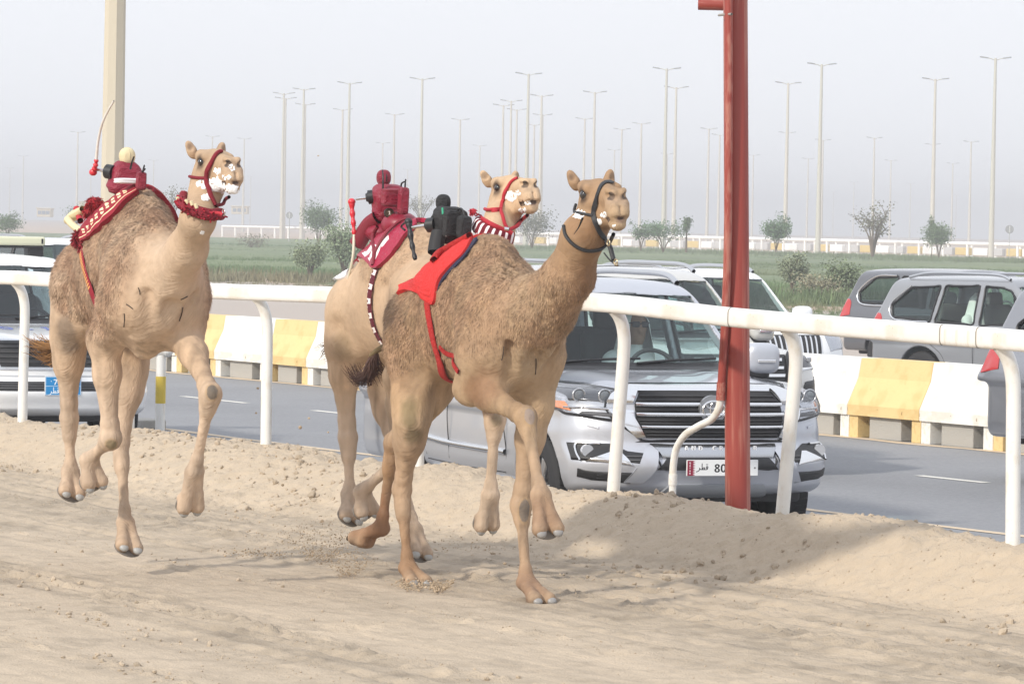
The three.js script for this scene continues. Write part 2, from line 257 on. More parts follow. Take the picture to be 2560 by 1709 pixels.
{
  struct('road', strip(-260, 30, 13.9, 26.3, -0.2, 40, 4), asphalt);
  struct('far_road', strip(-400, 60, 27.0, 36.5, -0.37, 40, 4), asphalt);
  struct('road_edge', grid(40, 3, (u, v) => tq(lerp(-260, 30, u), lerp(26.3, 27.3, v), lerp(-0.2, -0.385, sst(0.2, 1, v)))), std(0.36, 0.31, 0.26, 0.95));
  struct('gravel_verge', strip(-500, 80, 36.2, 72, -0.42, 60, 4), std(0.47, 0.41, 0.36, 0.95, { bumpMap: sandBump, bumpScale: 0.03 }));
  const paint = std(0.74, 0.72, 0.66, 0.7), edge = std(0.62, 0.50, 0.36, 0.85);
  struct('edge_marking', grid(300, 1, (u, v) => { const t = lerp(-140, 20, u); return tq(t, 18.42 + (v - 0.5) * (0.13 + 0.05 * noise3(t * 3, v, 0)), -0.196); }), edge);
  struct('kerb_dust', grid(300, 1, (u, v) => { const t = lerp(-140, 20, u); return tq(t, 25.35 + (v - 0.5) * (0.22 + 0.12 * noise3(t * 2, v * 3, 0)), -0.196); }), edge);
  for (const [a, b] of [[[403, 991], [598, 1008]], [[780, 1026], [892, 1036]], [[2345, 1188], [2520, 1206]], [[1600, 1110], [1720, 1122]], [[120, 966], [230, 976]]]) {
    const p = tqOf(onPlane(...a, -0.2))[0], r = tqOf(onPlane(...b, -0.2))[0]; struct('lane_marking', strip(p, r, 22.0, 22.12, -0.196, 4, 1), paint);
  }
}

// sand thrown up by the hooves: grains and small clods in the air
{
  const g0 = new THREE.IcosahedronGeometry(1, 0), list = [], M = new THREE.Matrix4(), Q = new THREE.Quaternion(), c = new THREE.Color();
  const plume = (px, py, w, h, n, s) => { const base = onPlane(px, py, 0.02); for (let i = 0; i < n; i++) { const a = Math.pow(rnd(), 1.6), b = rr(-1, 1) * (0.35 + a) * w; list.push([base.x + b, 0.01 + a * h * (1 - 0.4 * Math.abs(b / w)), base.z + rr(-0.25, 0.25), s * (0.3 + Math.pow(rnd(), 4) * 1.6)]); } };
  plume(800, 1392, 0.22, 0.26, 2200, 0.0030); plume(870, 1432, 0.14, 0.17, 1500, 0.0028); plume(1150, 1365, 0.5, 0.14, 200, 0.004); plume(1035, 1462, 0.10, 0.05, 500, 0.005); plume(1098, 1466, 0.07, 0.05, 420, 0.006); plume(590, 1330, 0.4, 0.3, 90, 0.004); plume(905, 1330, 0.35, 0.4, 140, 0.004); plume(660, 1385, 0.35, 0.06, 400, 0.004);
  for (const [x, y, s] of [[805, 1302, 0.011], [752, 1262, 0.010], [706, 1212, 0.010], [750, 1068, 0.012], [772, 1045, 0.008], [644, 970, 0.009], [640, 1032, 0.007], [628, 1100, 0.007], [820, 1080, 0.006], [1262, 1408, 0.012], [1222, 1430, 0.008], [1320, 1372, 0.009], [795, 389, 0.006], [690, 1140, 0.007]]) { const p = atDepth(x, y, 22.4); list.push([p.x, p.y, p.z, s]); }
  const m = new THREE.InstancedMesh(g0, std(0.44, 0.34, 0.235, 0.95), list.length); list.forEach(([x, y, z, s], i) => { Q.setFromEuler(new THREE.Euler(rr(0, 6), rr(0, 6), 0)); M.compose(V3(x, y, z), Q, V3(s, s * rr(0.6, 1), s)); m.setMatrixAt(i, M); const k = rr(0.7, 1.15); m.setColorAt(i, c.setRGB(k, k, k)); });
  m.name = 'thrown_sand'; m.userData.kind = 'stuff'; m.userData.label = 'grains and clods of sand thrown up behind the running camels'; m.castShadow = m.receiveShadow = true; scene.add(m);
}
// ---------------------------------------------------------------- green belt, shrubs, far things
const barkMat = std(0.16, 0.12, 0.09, 0.9);
{
  const base = grid(60, 40, (u, v) => { const t = lerp(-620, -20, u), q = lerp(66, 238, v); return tq(t, q, -0.43 + 0.16 * sst(0, 0.2, v) + 0.3 * fbm(t * 0.05, 0, q * 0.08, 3)); });
  const C = []; for (let i = 0; i < base.attributes.position.count; i++) { const n = noise3(i * 0.37, 0, 1) * 0.02; C.push(0.15 + n, 0.19 + n, 0.09); } base.setAttribute('color', new THREE.Float32BufferAttribute(C, 3));
  struct('verge_field', base, std(1, 1, 1, 0.95, { vertexColors: true }));
  // a tuft: a few bent blades
  const pos = [], idx = []; for (let i = 0; i < 9; i++) { const a = i * 2.4, r = 0.12 * (i % 3), w = 0.05, h = 0.6 + 0.4 * hash(i, 1, 2), bx = Math.cos(a) * r * 2, bz = Math.sin(a) * r * 2, o = pos.length / 3; pos.push(bx - Math.sin(a) * w, 0, bz + Math.cos(a) * w, bx + Math.sin(a) * w, 0, bz - Math.cos(a) * w, bx + Math.cos(a) * 0.25 * h, h, bz + Math.sin(a) * 0.25 * h); idx.push(o, o + 1, o + 2); }
  const g = new THREE.BufferGeometry(); g.setAttribute('position', new THREE.Float32BufferAttribute(pos, 3)); g.setIndex(idx); g.computeVertexNormals();
  const N = 60000, mats = [], M = new THREE.Matrix4(), Q = new THREE.Quaternion(), c = new THREE.Color(), m = new THREE.InstancedMesh(g, std(1, 1, 1, 0.9), N);
  for (let i = 0; i < N; i++) {
    const Z = 105 + 330 * Math.pow(rnd(), 1.4), X = rr(-0.15, 0.15) * Z, q = X * RQ.x + Z * 0.515, t = X * RT.x - Z * RT.z;
    if (q < 68 || q > 236) { M.makeScale(1e-4, 1e-4, 1e-4); M.setPosition(X, -1, -Z); m.setMatrixAt(i, M); m.setColorAt(i, c.setRGB(0, 0, 0)); continue; }
    const s = q < 84 ? rr(0.12, 0.45) * (0.4 + Math.max(0, noise3(t * 0.09, 0, q * 0.09)) * 2) : q > 205 ? rr(0.3, 0.7) : rr(0.15, 0.32);
    Q.setFromAxisAngle(V3(0, 1, 0), rr(0, 6.3)); M.compose(V3(X, -0.42, -Z), Q, V3(s * 1.3, s, s * 1.3)); m.setMatrixAt(i, M);
    const dry = q < 84 ? clamp(0.4 + noise3(t * 0.07, 3, q * 0.12)) : q > 205 ? 0.25 : clamp(0.15 + 0.5 * noise3(t * 0.03, 7, q * 0.1)), k = rr(0.75, 1.25);
    m.setColorAt(i, c.setRGB(lerp(0.125, 0.21, dry) * k, lerp(0.19, 0.195, dry) * k, lerp(0.085, 0.12, dry) * k));
  }
  m.name = 'grass'; m.userData.kind = 'stuff'; m.userData.label = 'rough grass and low growth of the green belt beyond the road'; m.receiveShadow = m.castShadow = true; scene.add(m);
}
function shrub(px, py, top, half, depth, label, o = {}) {   // foot pixel, height and half width in pixels
  const s = FOCAL / depth, foot = atDepth(px, py, depth), h = top / s, w = half / s;
  const root = group(o.name ?? 'shrub', V3(foot.x, o.y ?? foot.y, foot.z), rr(0, 6), label, o.cat ?? 'shrub', o.grp), wood = [], limbs = [];
  const stems = o.stems ?? 4; for (let i = 0; i < stems; i++) { const a = i * 2.4 + rr(0, 1), r = w * rr(0.3, 0.75), e = V3(Math.cos(a) * r * (o.slim ?? 1), h * rr(0.55, 0.95), Math.sin(a) * r * (o.slim ?? 1)), md = V3(e.x * 0.35, h * 0.35, e.z * 0.35); wood.push(tube([[0, -0.25, 0], md, e], (t) => (o.trunk ?? 0.035) * (1.15 - t), 8, 6)); limbs.push([md, e]); for (let k = 0; k < 4; k++) { const b = md.clone().lerp(e, rr(0.2, 1)), f = b.clone().add(V3(rr(-1, 1) * w * 0.5, rr(0, 0.3) * h, rr(-1, 1) * w * 0.5)); wood.push(tube([b, b.clone().lerp(f, 0.5).add(V3(0, 0.05 * h, 0)), f], (t) => (o.trunk ?? 0.035) * 0.4 * (1.1 - t), 5, 4)); limbs.push([b, f]); } }
  part('trunk', wood, barkMat, root);
  const n = Math.round((o.n ?? 900) * 2.4), pos = [], idx = [], col = [];
  for (let i = 0; i < n; i++) {
    const [a, b] = limbs[Math.floor(rnd() * limbs.length)], p = a.clone().lerp(b, Math.pow(rnd(), 0.6)).add(V3(rr(-1, 1), rr(-0.8, 1), rr(-1, 1)).multiplyScalar(w * (o.spread ?? 0.2) * 1.25));
    const L = rr(0.06, 0.16) * (o.leaf ?? 1) * Math.max(1, h / 3), d = V3(rr(-1, 1), rr(-0.6, 1), rr(-1, 1)).normalize(), e = V3(rr(-1, 1), rr(-1, 1), rr(-1, 1)).cross(d).normalize().multiplyScalar(L * 0.4), k = pos.length / 3, sh = rr(0.6, 1.3);
    const q = p.clone().addScaledVector(d, L); pos.push(p.x, p.y, p.z, (p.x + q.x) / 2 + e.x, (p.y + q.y) / 2 + e.y, (p.z + q.z) / 2 + e.z, q.x, q.y, q.z, (p.x + q.x) / 2 - e.x, (p.y + q.y) / 2 - e.y, (p.z + q.z) / 2 - e.z); idx.push(k, k + 1, k + 2, k, k + 2, k + 3); const lc = (o.c ?? [0.085, 0.125, 0.06]).map((v) => v * (1.5 + (o.y ? 0.6 : 0))); for (let z = 0; z < 4; z++) col.push(lc[0] * sh, lc[1] * sh, lc[2] * sh);  // leaf colours lightened throughout: haze put into the colour
  }
  const g = new THREE.BufferGeometry(); g.setAttribute('position', new THREE.Float32BufferAttribute(pos, 3)); g.setAttribute('color', new THREE.Float32BufferAttribute(col, 3)); g.setIndex(idx); g.computeVertexNormals();
  const m = part('crown', g, shrubMat, root); m.userData.kind = 'stuff'; return root;
}
const shrubMat = std(1, 1, 1, 0.85, { vertexColors: true });
shrub(796, 605, 88, 58, 330, 'big grey-green bush standing left of the maroon robot, above the green belt', { n: 2200, stems: 7, spread: 0.28 });
shrub(1940, 622, 68, 42, 300, 'round green bush just right of the red pole before the white far fence', { n: 1500, stems: 6, spread: 0.3, c: [0.075, 0.13, 0.06] });
shrub(2182, 632, 120, 70, 310, 'nearly bare spreading tree with dark twigs at the far fence', { n: 420, stems: 9, name: 'bare_tree', cat: 'tree', spread: 0.12, trunk: 0.10, c: [0.12, 0.12, 0.075] });
shrub(2348, 636, 68, 48, 310, 'green bush with an upright shoot beside the tallest right lamp posts', { n: 1500, stems: 6, spread: 0.28 });
shrub(2330, 636, 100, 16, 312, 'narrow upright sapling rising out of the right-hand green bush', { n: 380, stems: 3, slim: 0.5, spread: 0.3, name: 'sapling', cat: 'tree' });
shrub(1658, 622, 66, 62, 300, 'loose bright green shrub left of the red pole with arching twigs', { n: 900, stems: 7, spread: 0.2, c: [0.09, 0.15, 0.075] });
shrub(1602, 618, 58, 40, 300, 'thin pale shrub just right of the brown camel face', { n: 500, stems: 6, spread: 0.16, c: [0.10, 0.15, 0.08] });
shrub(1716, 622, 100, 16, 300, 'slim dark leaning sapling between the pale shrub and the red pole', { n: 420, stems: 2, slim: 0.6, spread: 0.35, trunk: 0.09, name: 'sapling', cat: 'tree' });
shrub(1330, 612, 70, 78, 340, 'wide dusty bush behind the brown camel neck', { n: 1300, stems: 8, spread: 0.25, c: [0.11, 0.115, 0.085] });
shrub(428, 570, 95, 60, 330, 'bare wind-bent tree between left camel hump and its neck', { n: 220, stems: 7, name: 'bare_tree', cat: 'tree', spread: 0.1, trunk: 0.05, c: [0.12, 0.12, 0.08] });
shrub(18, 592, 52, 42, 330, 'dusty green bush at left edge of the picture', { n: 900, stems: 6, spread: 0.25 });
shrub(190, 560, 44, 40, 420, 'pale far bush behind the white whip at left', { n: 600, stems: 6, spread: 0.25 });
shrub(1052, 560, 76, 46, 420, 'pale far tree between the two middle robots', { n: 300, stems: 8, name: 'bare_tree', cat: 'tree', spread: 0.12, trunk: 0.06, c: [0.12, 0.12, 0.085] });
shrub(628, 612, 14, 42, 330, 'low scrub on the sand right of the left camel neck', { n: 260, stems: 5, spread: 0.3, c: [0.15, 0.14, 0.10] });
shrub(775, 704, 78, 52, 175, 'tall pale weeds left of the maroon saddle cloth', { n: 1500, stems: 10, spread: 0.26, leaf: 0.8, c: [0.12, 0.145, 0.085], y: -0.4 });
shrub(860, 700, 110, 70, 178, 'grey-green thicket beside the white cloth of the middle camel', { n: 2000, stems: 12, spread: 0.3, leaf: 0.8, c: [0.12, 0.15, 0.09], y: -0.4 });
shrub(2110, 758, 88, 50, 140, 'grey scrub bush left of the dark grey car', { n: 1500, stems: 10, spread: 0.28, leaf: 0.7, c: [0.10, 0.125, 0.07], y: -0.4 });
shrub(1980, 752, 96, 44, 150, 'grey scrub bush above the white car bonnet', { n: 1200, stems: 10, spread: 0.28, leaf: 0.7, c: [0.115, 0.13, 0.08], y: -0.4 });
shrub(2040, 770, 50, 60, 138, 'low brown scrub beside the white car mirror', { n: 900, stems: 10, spread: 0.3, leaf: 0.7, c: [0.14, 0.13, 0.085], y: -0.4 });

// lamp posts: twenty metres tall, two arms; the distance follows from where the head stands in the picture
const lampMat = std(0.56, 0.54, 0.48, 0.7), lampHead = std(0.33, 0.34, 0.35, 0.5);
const protoLamp = (() => {
  const root = new THREE.Group();
  part('pole', new THREE.CylinderGeometry(0.13, 0.30, 20, 10).translate(0, 10, 0), lampMat, root);
  for (const s of [-1, 1]) {
    part('arm', tube([[0, 19.75, 0], [s * 0.5, 19.95, 0], [s * 0.85, 20.0, 0]], 0.05, 8, 6), lampMat, root);
    part('lamp_head', rbox(0.85, 0.13, 0.34, 0.06, [s * 1.15, 20.06, 0], [0, 0, s * 0.13]), lampHead, root);
  }
  return root;
})();
const lampSpots = [[651, 213], [697, 203], [700, 238], [802, 189], [786, 250], [969, 179], [905, 261], [1056, 273], [1155, 240], [1173, 230], [1186, 250], [1213, 168], [1243, 218], [1245, 262], [1226, 285], [1365, 210], [1342, 271], [1427, 295], [1472, 282], [1530, 156], [1552, 199], [1627, 294], [1652, 308], [1729, 355], [1809, 189], [1807, 303], [1886, 146], [1889, 320], [1855, 363], [2007, 315], [2045, 367], [2147, 180], [2141, 330], [2229, 324], [2187, 374], [2195, 447], [2285, 132], [1960, 417], [1913, 440], [2090, 420], [178, 302], [53, 357], [22, 385], [208, 388], [352, 367], [487, 312], [560, 317], [575, 404], [878, 327], [1101, 333], [935, 388], [1410, 343], [1531, 352], [655, 224]];
{
  // rank from nearest so that each can be pointed at
  const L = lampSpots.map(([x, y]) => { const X = x * 1.0898, Y = y * 1.0898, hy = 564.5 + 0.02 * (X - 1280); return { X, Y, d: FOCAL * 17.6 / (hy - Y) }; });
  const where = (X) => (X < 420 ? 'over the left car and camel' : X < 1000 ? 'between left camel and maroon robot' : X < 1330 ? 'over the middle robots' : X < 1810 ? 'between brown camel and red pole' : X < 2250 ? 'just right of the red pole' : 'near the right edge');
  const by = {}; L.forEach((l) => (by[where(l.X)] ??= []).push(l));
  const ord = ['first', 'second', 'third', 'fourth', 'fifth', 'sixth', 'seventh', 'eighth', 'ninth', 'tenth', 'eleventh', 'twelfth', 'thirteenth', 'fourteenth', 'fifteenth', 'sixteenth'];
  for (const [w, list] of Object.entries(by)) { list.sort((a, b) => a.X - b.X); list.forEach((l, i) => { l.label = `twin-headed lamp post far off ${w}, ${ord[i]} from left there`; }); }
  for (const l of L) {
    const p = atDepth(l.X, l.Y, l.d), o = protoLamp.clone(); o.name = numbered('lamp_post'); o.position.set(p.x, p.y - 20.05, p.z); o.rotation.y = rr(-0.25, 0.25);
    o.userData = { label: l.label, category: 'lamp post', group: 'far lamp posts' }; scene.add(o);
  }
}
// far white running rails and painted blocks before the desert
{
  const white = std(0.86, 0.86, 0.84, 0.6), yel = std(0.62, 0.48, 0.2, 0.7), grey = std(0.5, 0.5, 0.5, 0.8);
  const makeFar = (qq, t0, t1, gap, h, y0, label) => {
    const root = group('far_rail', null, 0, label, 'rail fence'); const n = Math.floor((t1 - t0) / gap);
    part('rail', rod(tq(t0, qq, y0 + h), tq(t1, qq, y0 + h), 0.17, 0.17, 8), white, root);
    for (let i = 0; i <= n; i++) { const t = t0 + i * gap; part('post', rod(tq(t, qq, y0 - 0.3), tq(t, qq, y0 + h), 0.15, 0.15, 8), white, root); }
    return root;
  };
  makeFar(252, -470, -300, 4.2, 1.25, -0.1, 'long white far rail on many posts beyond the green belt at right');
  makeFar(262, -520, -330, 4.2, 1.25, -0.1, 'second white far rail just behind the first, beyond the green belt');
  const nth = ['first', 'second', 'third', 'fourth', 'fifth', 'sixth', 'seventh', 'eighth', 'ninth', 'tenth', 'eleventh', 'twelfth', 'thirteenth', 'fourteenth', 'fifteenth', 'sixteenth', 'seventeenth', 'eighteenth', 'nineteenth', 'twentieth'];
  for (let i = 0; i < 40; i++) { const t = -430 + i * 2.9 + rr(-0.2, 0.2), p = tq(t, 257, -0.1), k = i % 3; const bl = new THREE.Mesh(rbox(2.4, 0.8, 0.5, 0.08, [0, 0.4, 0]), k === 0 ? yel : k === 1 ? white : grey); bl.name = numbered('far_barrier_block'); bl.position.copy(p); bl.rotation.y = RA + Math.PI / 2 * 1; bl.userData = { label: `small ${['yellow', 'white', 'grey'][k]} concrete block between the far white rails, ${nth[Math.floor(i / 3)]} ${['yellow', 'white', 'grey'][k]} one from left`, category: 'barrier', group: 'far barrier blocks' }; bl.castShadow = bl.receiveShadow = true; scene.add(bl); }
  // round sign seen edge on to the right, and one at the left
  for (const [x, y, lab] of [[2525, 573, 'round traffic sign on a thin post near the right edge'], [723, 538, 'small round sign far off left of the big bush']]) {
    const d = 330, p = atDepth(x, y, d), r = group('round_sign', p, 0, lab, 'sign'); const k = x > 1000 ? 1 : 0.8; part('plate', new THREE.CylinderGeometry(0.36 * k, 0.36 * k, 0.03, 24).rotateX(Math.PI / 2), std(0.34, 0.34, 0.36, 0.5), r); part('bar', rbox(0.1, 0.55 * k, 0.012, 0.004, [0, 0, 0.024]), std(0.6, 0.6, 0.6, 0.5), r); part('post', rod([0, -2.2, -0.04], [0, 0.2, -0.04], 0.035), grey, r);
  }
  // low pale buildings lost in the haze at the left
  const wall = std(0.62, 0.55, 0.42, 0.9), dark = std(0.2, 0.24, 0.3, 0.5);
  for (const [x, y, w, h, lab] of [[112, 532, 34, 20, 'low tan building in the haze at far left'], [222, 520, 46, 30, 'wider sand-coloured building in haze behind the white whip'], [392, 530, 40, 22, 'pale flat building in haze behind left camel hump'], [600, 526, 40, 18, 'hazy flat building right of the left camel muzzle'], [1000, 530, 30, 16, 'hazy small building left of the middle robots']]) {
    const d = 900, s = FOCAL / d, p = atDepth(x, y, d), r = group('far_building', V3(p.x, p.y - h / s / 2, p.z), 0, lab, 'building'); part('wall', rbox(w / s, h / s, 6, 0.1, [0, h / s / 2, 0]), wall, r); part('roof', rbox(w / s + 0.4, 0.25, 6.4, 0.08, [0, h / s + 0.12, 0]), wall, r); for (let i = 0; i < 3; i++) part('window', rbox(0.8, 0.8, 0.1, 0.02, [(i - 1) * w / s * 0.3, h / s * 0.55, 3.03]), dark, r);
  }
}
const wearTex = noiseTex(512, 0, (u, v) => { const a = tfbm(u, v, 6, 91, 5), b = tfbm(u, v, 40, 95, 3), sp = sst(0.70, 0.78, b) * sst(0.42, 0.6, a), st = sst(0.5, 0.72, a) * 0.5; const k = 1 - 0.05 * a; return [k - 0.30 * sp - 0.05 * st, k - 0.38 * sp - 0.09 * st, k - 0.46 * sp - 0.15 * st]; }, true);
const wearRail = wearTex.clone(); wearRail.repeat.set(3, 1); wearRail.needsUpdate = true;
// ---------------------------------------------------------------- running rail, poles, barriers
const whitePaint = phys(0.82, 0.81, 0.775, 0.42, { map: wearRail, clearcoat: 0.2, clearcoatRoughness: 0.4 }), rust = std(0.42, 0.30, 0.18, 0.8), concrete = std(0.40, 0.385, 0.355, 0.9, { bumpMap: sandBump, bumpScale: 0.006 });
{
  const root = group('running_rail', null, 0, 'white tubular running rail on gooseneck posts along the sand berm', 'rail fence');
  // posts: foot pixel, top pixel of the curve under the rail
  const posts = [[55, 1042, 62, 700], [322, 1082, 330, 715], [664, 1127, 668, 768], [1045, 1178, 1050, 790], [1533, 1232, 1562, 812], [1956, 1289, 1992, 862], [2533, 1351, 2535, 905]];
  // rail centre line through the photograph: pixel and the distance of the rail there (its foot line moved to the track side)
  const rl = [[-260, 692], [0, 693], [128, 699], [490, 725], [823, 737], [1482, 755], [1853, 795], [2560, 852], [2900, 880]];
  const at = (px, py) => { const d = ray(px, py), k = (RIDGE - 0.11 - camera.position.dot(RQ)) / d.dot(RQ); return d.multiplyScalar(k).add(camera.position); };
  const pts = rl.map(([x, y]) => at(x, y)), curve = new THREE.CatmullRomCurve3(pts, false, 'centripetal');
  // oval section
  const railGeo = (a, b, grow = 0) => { const n = 40, r = 14; return grid(n, r * 2, (u, v) => { const t = lerp(a, b, u), p = curve.getPointAt(t), tn = curve.getTangentAt(t), sd = V3(0, 1, 0).cross(tn).normalize(), an = v * 2 * Math.PI; const c = Math.cos(an), s = Math.sin(an), e = 0.55; return p.clone().addScaledVector(sd, Math.sign(c) * Math.pow(Math.abs(c), e) * (0.042 + grow)).add(V3(0, Math.sign(s) * Math.pow(Math.abs(s), e) * (0.061 + grow), 0)); }); };
  const tOf = (px) => { let b = 0, bd = 1e9; for (let i = 0; i <= 1000; i++) { const v = curve.getPointAt(i / 1000).project(camera), x = (v.x + 1) * 1280; if (Math.abs(x - px) < bd) { bd = Math.abs(x - px); b = i / 1000; } } return b; };
  const cuts = [0, ...[524, 1200, 1832, 2362, 2454].map(tOf), 1]; for (let i = 0; i + 1 < cuts.length; i++) part('rail', railGeo(cuts[i] + (i ? 0.0007 : 0), cuts[i + 1]), whitePaint, root);
  for (let i = 1; i + 1 < cuts.length; i++) part('sleeve', railGeo(cuts[i] - 0.0012, cuts[i] + 0.0016, -0.004), std(0.5, 0.46, 0.40, 0.6), root);
  for (const [x0, y0, x1, y1] of posts) {
    const d = (px, py, q) => { const v = ray(px, py), k = (q - camera.position.dot(RQ)) / v.dot(RQ); return v.multiplyScalar(k).add(camera.position); };
    const foot = d(x0, y0, RIDGE), top = d(x1, y1 + 40, RIDGE), rail = d(x1, y1, RIDGE - 0.11); const below = foot.clone().add(foot.clone().sub(top).normalize().multiplyScalar(0.4));
    const ry = curve.getPointAt(tOf(x1)).y, hgt = (yy, qq) => { const k = (yy - foot.y) / (top.y - foot.y), p = foot.clone().lerp(top, k); return p.addScaledVector(RQ, qq); };
    part('post', [tube([below, foot, hgt(lerp(foot.y, ry, 0.4), 0), hgt(ry - 0.33, 0), hgt(ry - 0.22, -0.006), hgt(ry - 0.13, -0.03), hgt(ry - 0.07, -0.065), hgt(ry - 0.03, -0.105)], 0.0425, 60, 18)], whitePaint, root);
  }
}
{
  // red pole with its cable trunk, stub pipe, wire tie and bent white conduit
  const d = (px, py, q) => { const v = ray(px, py), k = (q - camera.position.dot(RQ)) / v.dot(RQ); return v.multiplyScalar(k).add(camera.position); };
  const q0 = RIDGE + 0.42, foot = d(1845, 1272, q0), top = d(1839, -40, q0), ax = top.clone().sub(foot).normalize();
  const redMap = (() => { const t = noiseTex(256, 0, (u, v) => { const n = tnoise(u, v * 0.12, 40, 41) * 0.6 + tnoise(u, v * 0.3, 90, 47) * 0.4, s = tfbm(u, v, 3, 43, 5), dust = sst(0.42, 0.68, s * 0.6 + n * 0.42); return [lerp(0.58, 0.67, dust), lerp(0.235, 0.44, dust), lerp(0.19, 0.385, dust)]; }, true); t.repeat.set(1, 1.6); return t; })();
  const red = phys(0.95, 0.85, 0.82, 0.55, { map: redMap, clearcoat: 0.1 });
  const root = group('red_pole', null, 0, 'tall weathered red steel pole standing behind the white rail', 'pole');
  const r = 33 / FOCAL * foot.distanceTo(camera.position) * 0.97;
  part('pole', rod(foot.clone().addScaledVector(ax, -0.5), top.clone().addScaledVector(ax, 0.8), r, r * 0.94, 40), red, root);
  const S = foot.distanceTo(camera.position) / FOCAL, P = (px, py, back = 0) => d(px, py, q0 - r - 0.03 - back);
  part('cable_trunk', tube([P(1822, -30), P(1822, 300), P(1819, 640), P(1812, 820), P(1804, 960)], 0.026, 40, 10), red, root);
  part('coupling', [rod(P(1804, 955), P(1802, 1000), 0.030, 0.030)], red, root);
  part('conduit', tube([P(1803, 985), P(1798, 1018), P(1782, 1045), P(1745, 1066), P(1712, 1088), P(1692, 1120), P(1684, 1160), P(1682, 1210), P(1681, 1275)], 0.024, 60, 12), whitePaint, root, 'bent white conduit below the red cable trunk');
  part('coupling', rod(P(1683, 1185), P(1682, 1212), 0.029, 0.029), whitePaint, root);
  part('stub_pipe', new THREE.LatheGeometry([[0.03, 0], [0.036, 0], [0.036, 0.22], [0.03, 0.22], [0.028, 0.0]].map((a) => new THREE.Vector2(...a)), 20).applyQuaternion(new THREE.Quaternion().setFromUnitVectors(V3(0, 1, 0), V3(1, -0.01, 0.1).normalize())).translate(...d(1746, 11, q0).toArray()), red, root);
  part('wire_tie', [tube([P(1797, 38, 0.01), P(1812, 36, 0.01), P(1830, 35, 0.012)], 0.008, 8, 6)], std(0.3, 0.28, 0.26, 0.7), root);
}
{
  // concrete lamp column at the left, octagonal
  const foot = onPlane(268, 900, -0.2), D = 62, pf = atDepth(272, 830, D), tp = atDepth(290, -30, D), ax = tp.clone().sub(pf).normalize();
  const root = group('concrete_column', null, 0, 'tall pale concrete lamp column rising behind the left camel robot', 'pole');
  const g = new THREE.CylinderGeometry(0.158, 0.20, 8, 8); g.rotateY(0.25); g.translate(0, 1.5, 0); const gg = g.toNonIndexed(); gg.computeVertexNormals(); gg.applyQuaternion(new THREE.Quaternion().setFromUnitVectors(V3(0, 1, 0), V3(0, 1, 0))); const md = atDepth(281, 400, D); gg.translate(md.x, md.y - 1.6, md.z);
  part('column', gg, std(0.56, 0.50, 0.39, 0.85, { bumpMap: sandBump, bumpScale: 0.004 }), root);
}
{
  // jersey barriers: alternately white and yellow, on two feet, with lifting slots
  const wht = std(0.82, 0.81, 0.77, 0.7, { map: wearTex, bumpMap: sandBump, bumpScale: 0.004 }), yel = std(0.76, 0.57, 0.27, 0.7, { map: wearTex, bumpMap: sandBump, bumpScale: 0.004 }), slot = std(0.22, 0.20, 0.17, 0.95);
  const H = 0.86, q0 = 25.72;
  const prof = [[-0.30, 0.26], [-0.30, 0.36], [-0.155, 0.66], [-0.12, H], [0.12, H], [0.155, 0.66], [0.30, 0.36], [0.30, 0.26]];
  const build = (L, mat, name) => {
    const root = new THREE.Group(); const s = new THREE.Shape(prof.map((p) => new THREE.Vector2(p[0], p[1])));
    const g = new THREE.ExtrudeGeometry(s, { depth: L - 0.03, bevelEnabled: true, bevelSize: 0.012, bevelThickness: 0.012, bevelSegments: 2 }); g.translate(0, 0, -(L - 0.03) / 2);
    part('block', g, mat, root);
    for (const z of [-0.38, 0.38]) part('slot', rbox(0.62, 0.075, 0.13, 0.004, [0, 0.297, z * L * 0.75]), slot, root);
    part('foot', rbox(0.5, 0.26, L * 0.44, 0.01, [0, 0.13, -L * 0.02]), concrete, root);
    for (const z of [-1, 1]) part('leg', rbox(0.56, 0.26, 0.16, 0.008, [0, 0.13, z * (L / 2 - 0.085)]), mat, root);
    return root;
  };
  // seams seen in the photograph along the top edge
  const seams = [[365, 780], [462, 783], [560, 792], [686, 801], [792, 812], [905, 824], [1015, 836], [1130, 848], [1250, 860], [1380, 872], [1520, 884], [1665, 880], [1830, 880], [2010, 885], [2157, 890], [2338, 905], [2520, 918], [2700, 930]];
  const ts = seams.map(([x]) => { const d = ray(x + 22, 850), k = (q0 - camera.position.dot(RQ)) / d.dot(RQ); return d.multiplyScalar(k).add(camera.position).dot(RT); });
  let names = ['left of the red pole', 'behind the camels'];
  const lab = ['leftmost white', 'yellow by the left camel knee', 'white right of the left camel knee', 'yellow behind the second rail post', 'white left of the middle camel rump', 'yellow hidden behind the middle camel', 'white hidden behind the middle camel', 'yellow behind the brown camel', 'white behind the brown camel', 'yellow behind the silver car roof', 'white behind the silver car roof', 'yellow behind the red pole', 'white behind the grille of the silver car', 'white at the right of the silver car', 'yellow right of the silver car', 'white left of the rightmost rail post', 'yellow beyond the right edge'];
  for (let i = 0; i + 1 < ts.length; i++) {
    const white = lab[i].startsWith('white') || lab[i].startsWith('leftmost'), o = build(Math.abs(ts[i + 1] - ts[i]), white ? wht : yel); o.name = numbered('jersey_barrier'); o.position.copy(tq((ts[i] + ts[i + 1]) / 2, q0, -0.2)); o.rotation.y = RA;
    o.userData = { label: (white ? '' : '') + 'concrete road barrier, ' + lab[i], category: 'barrier', group: 'concrete road barriers' }; scene.add(o);
  }
}
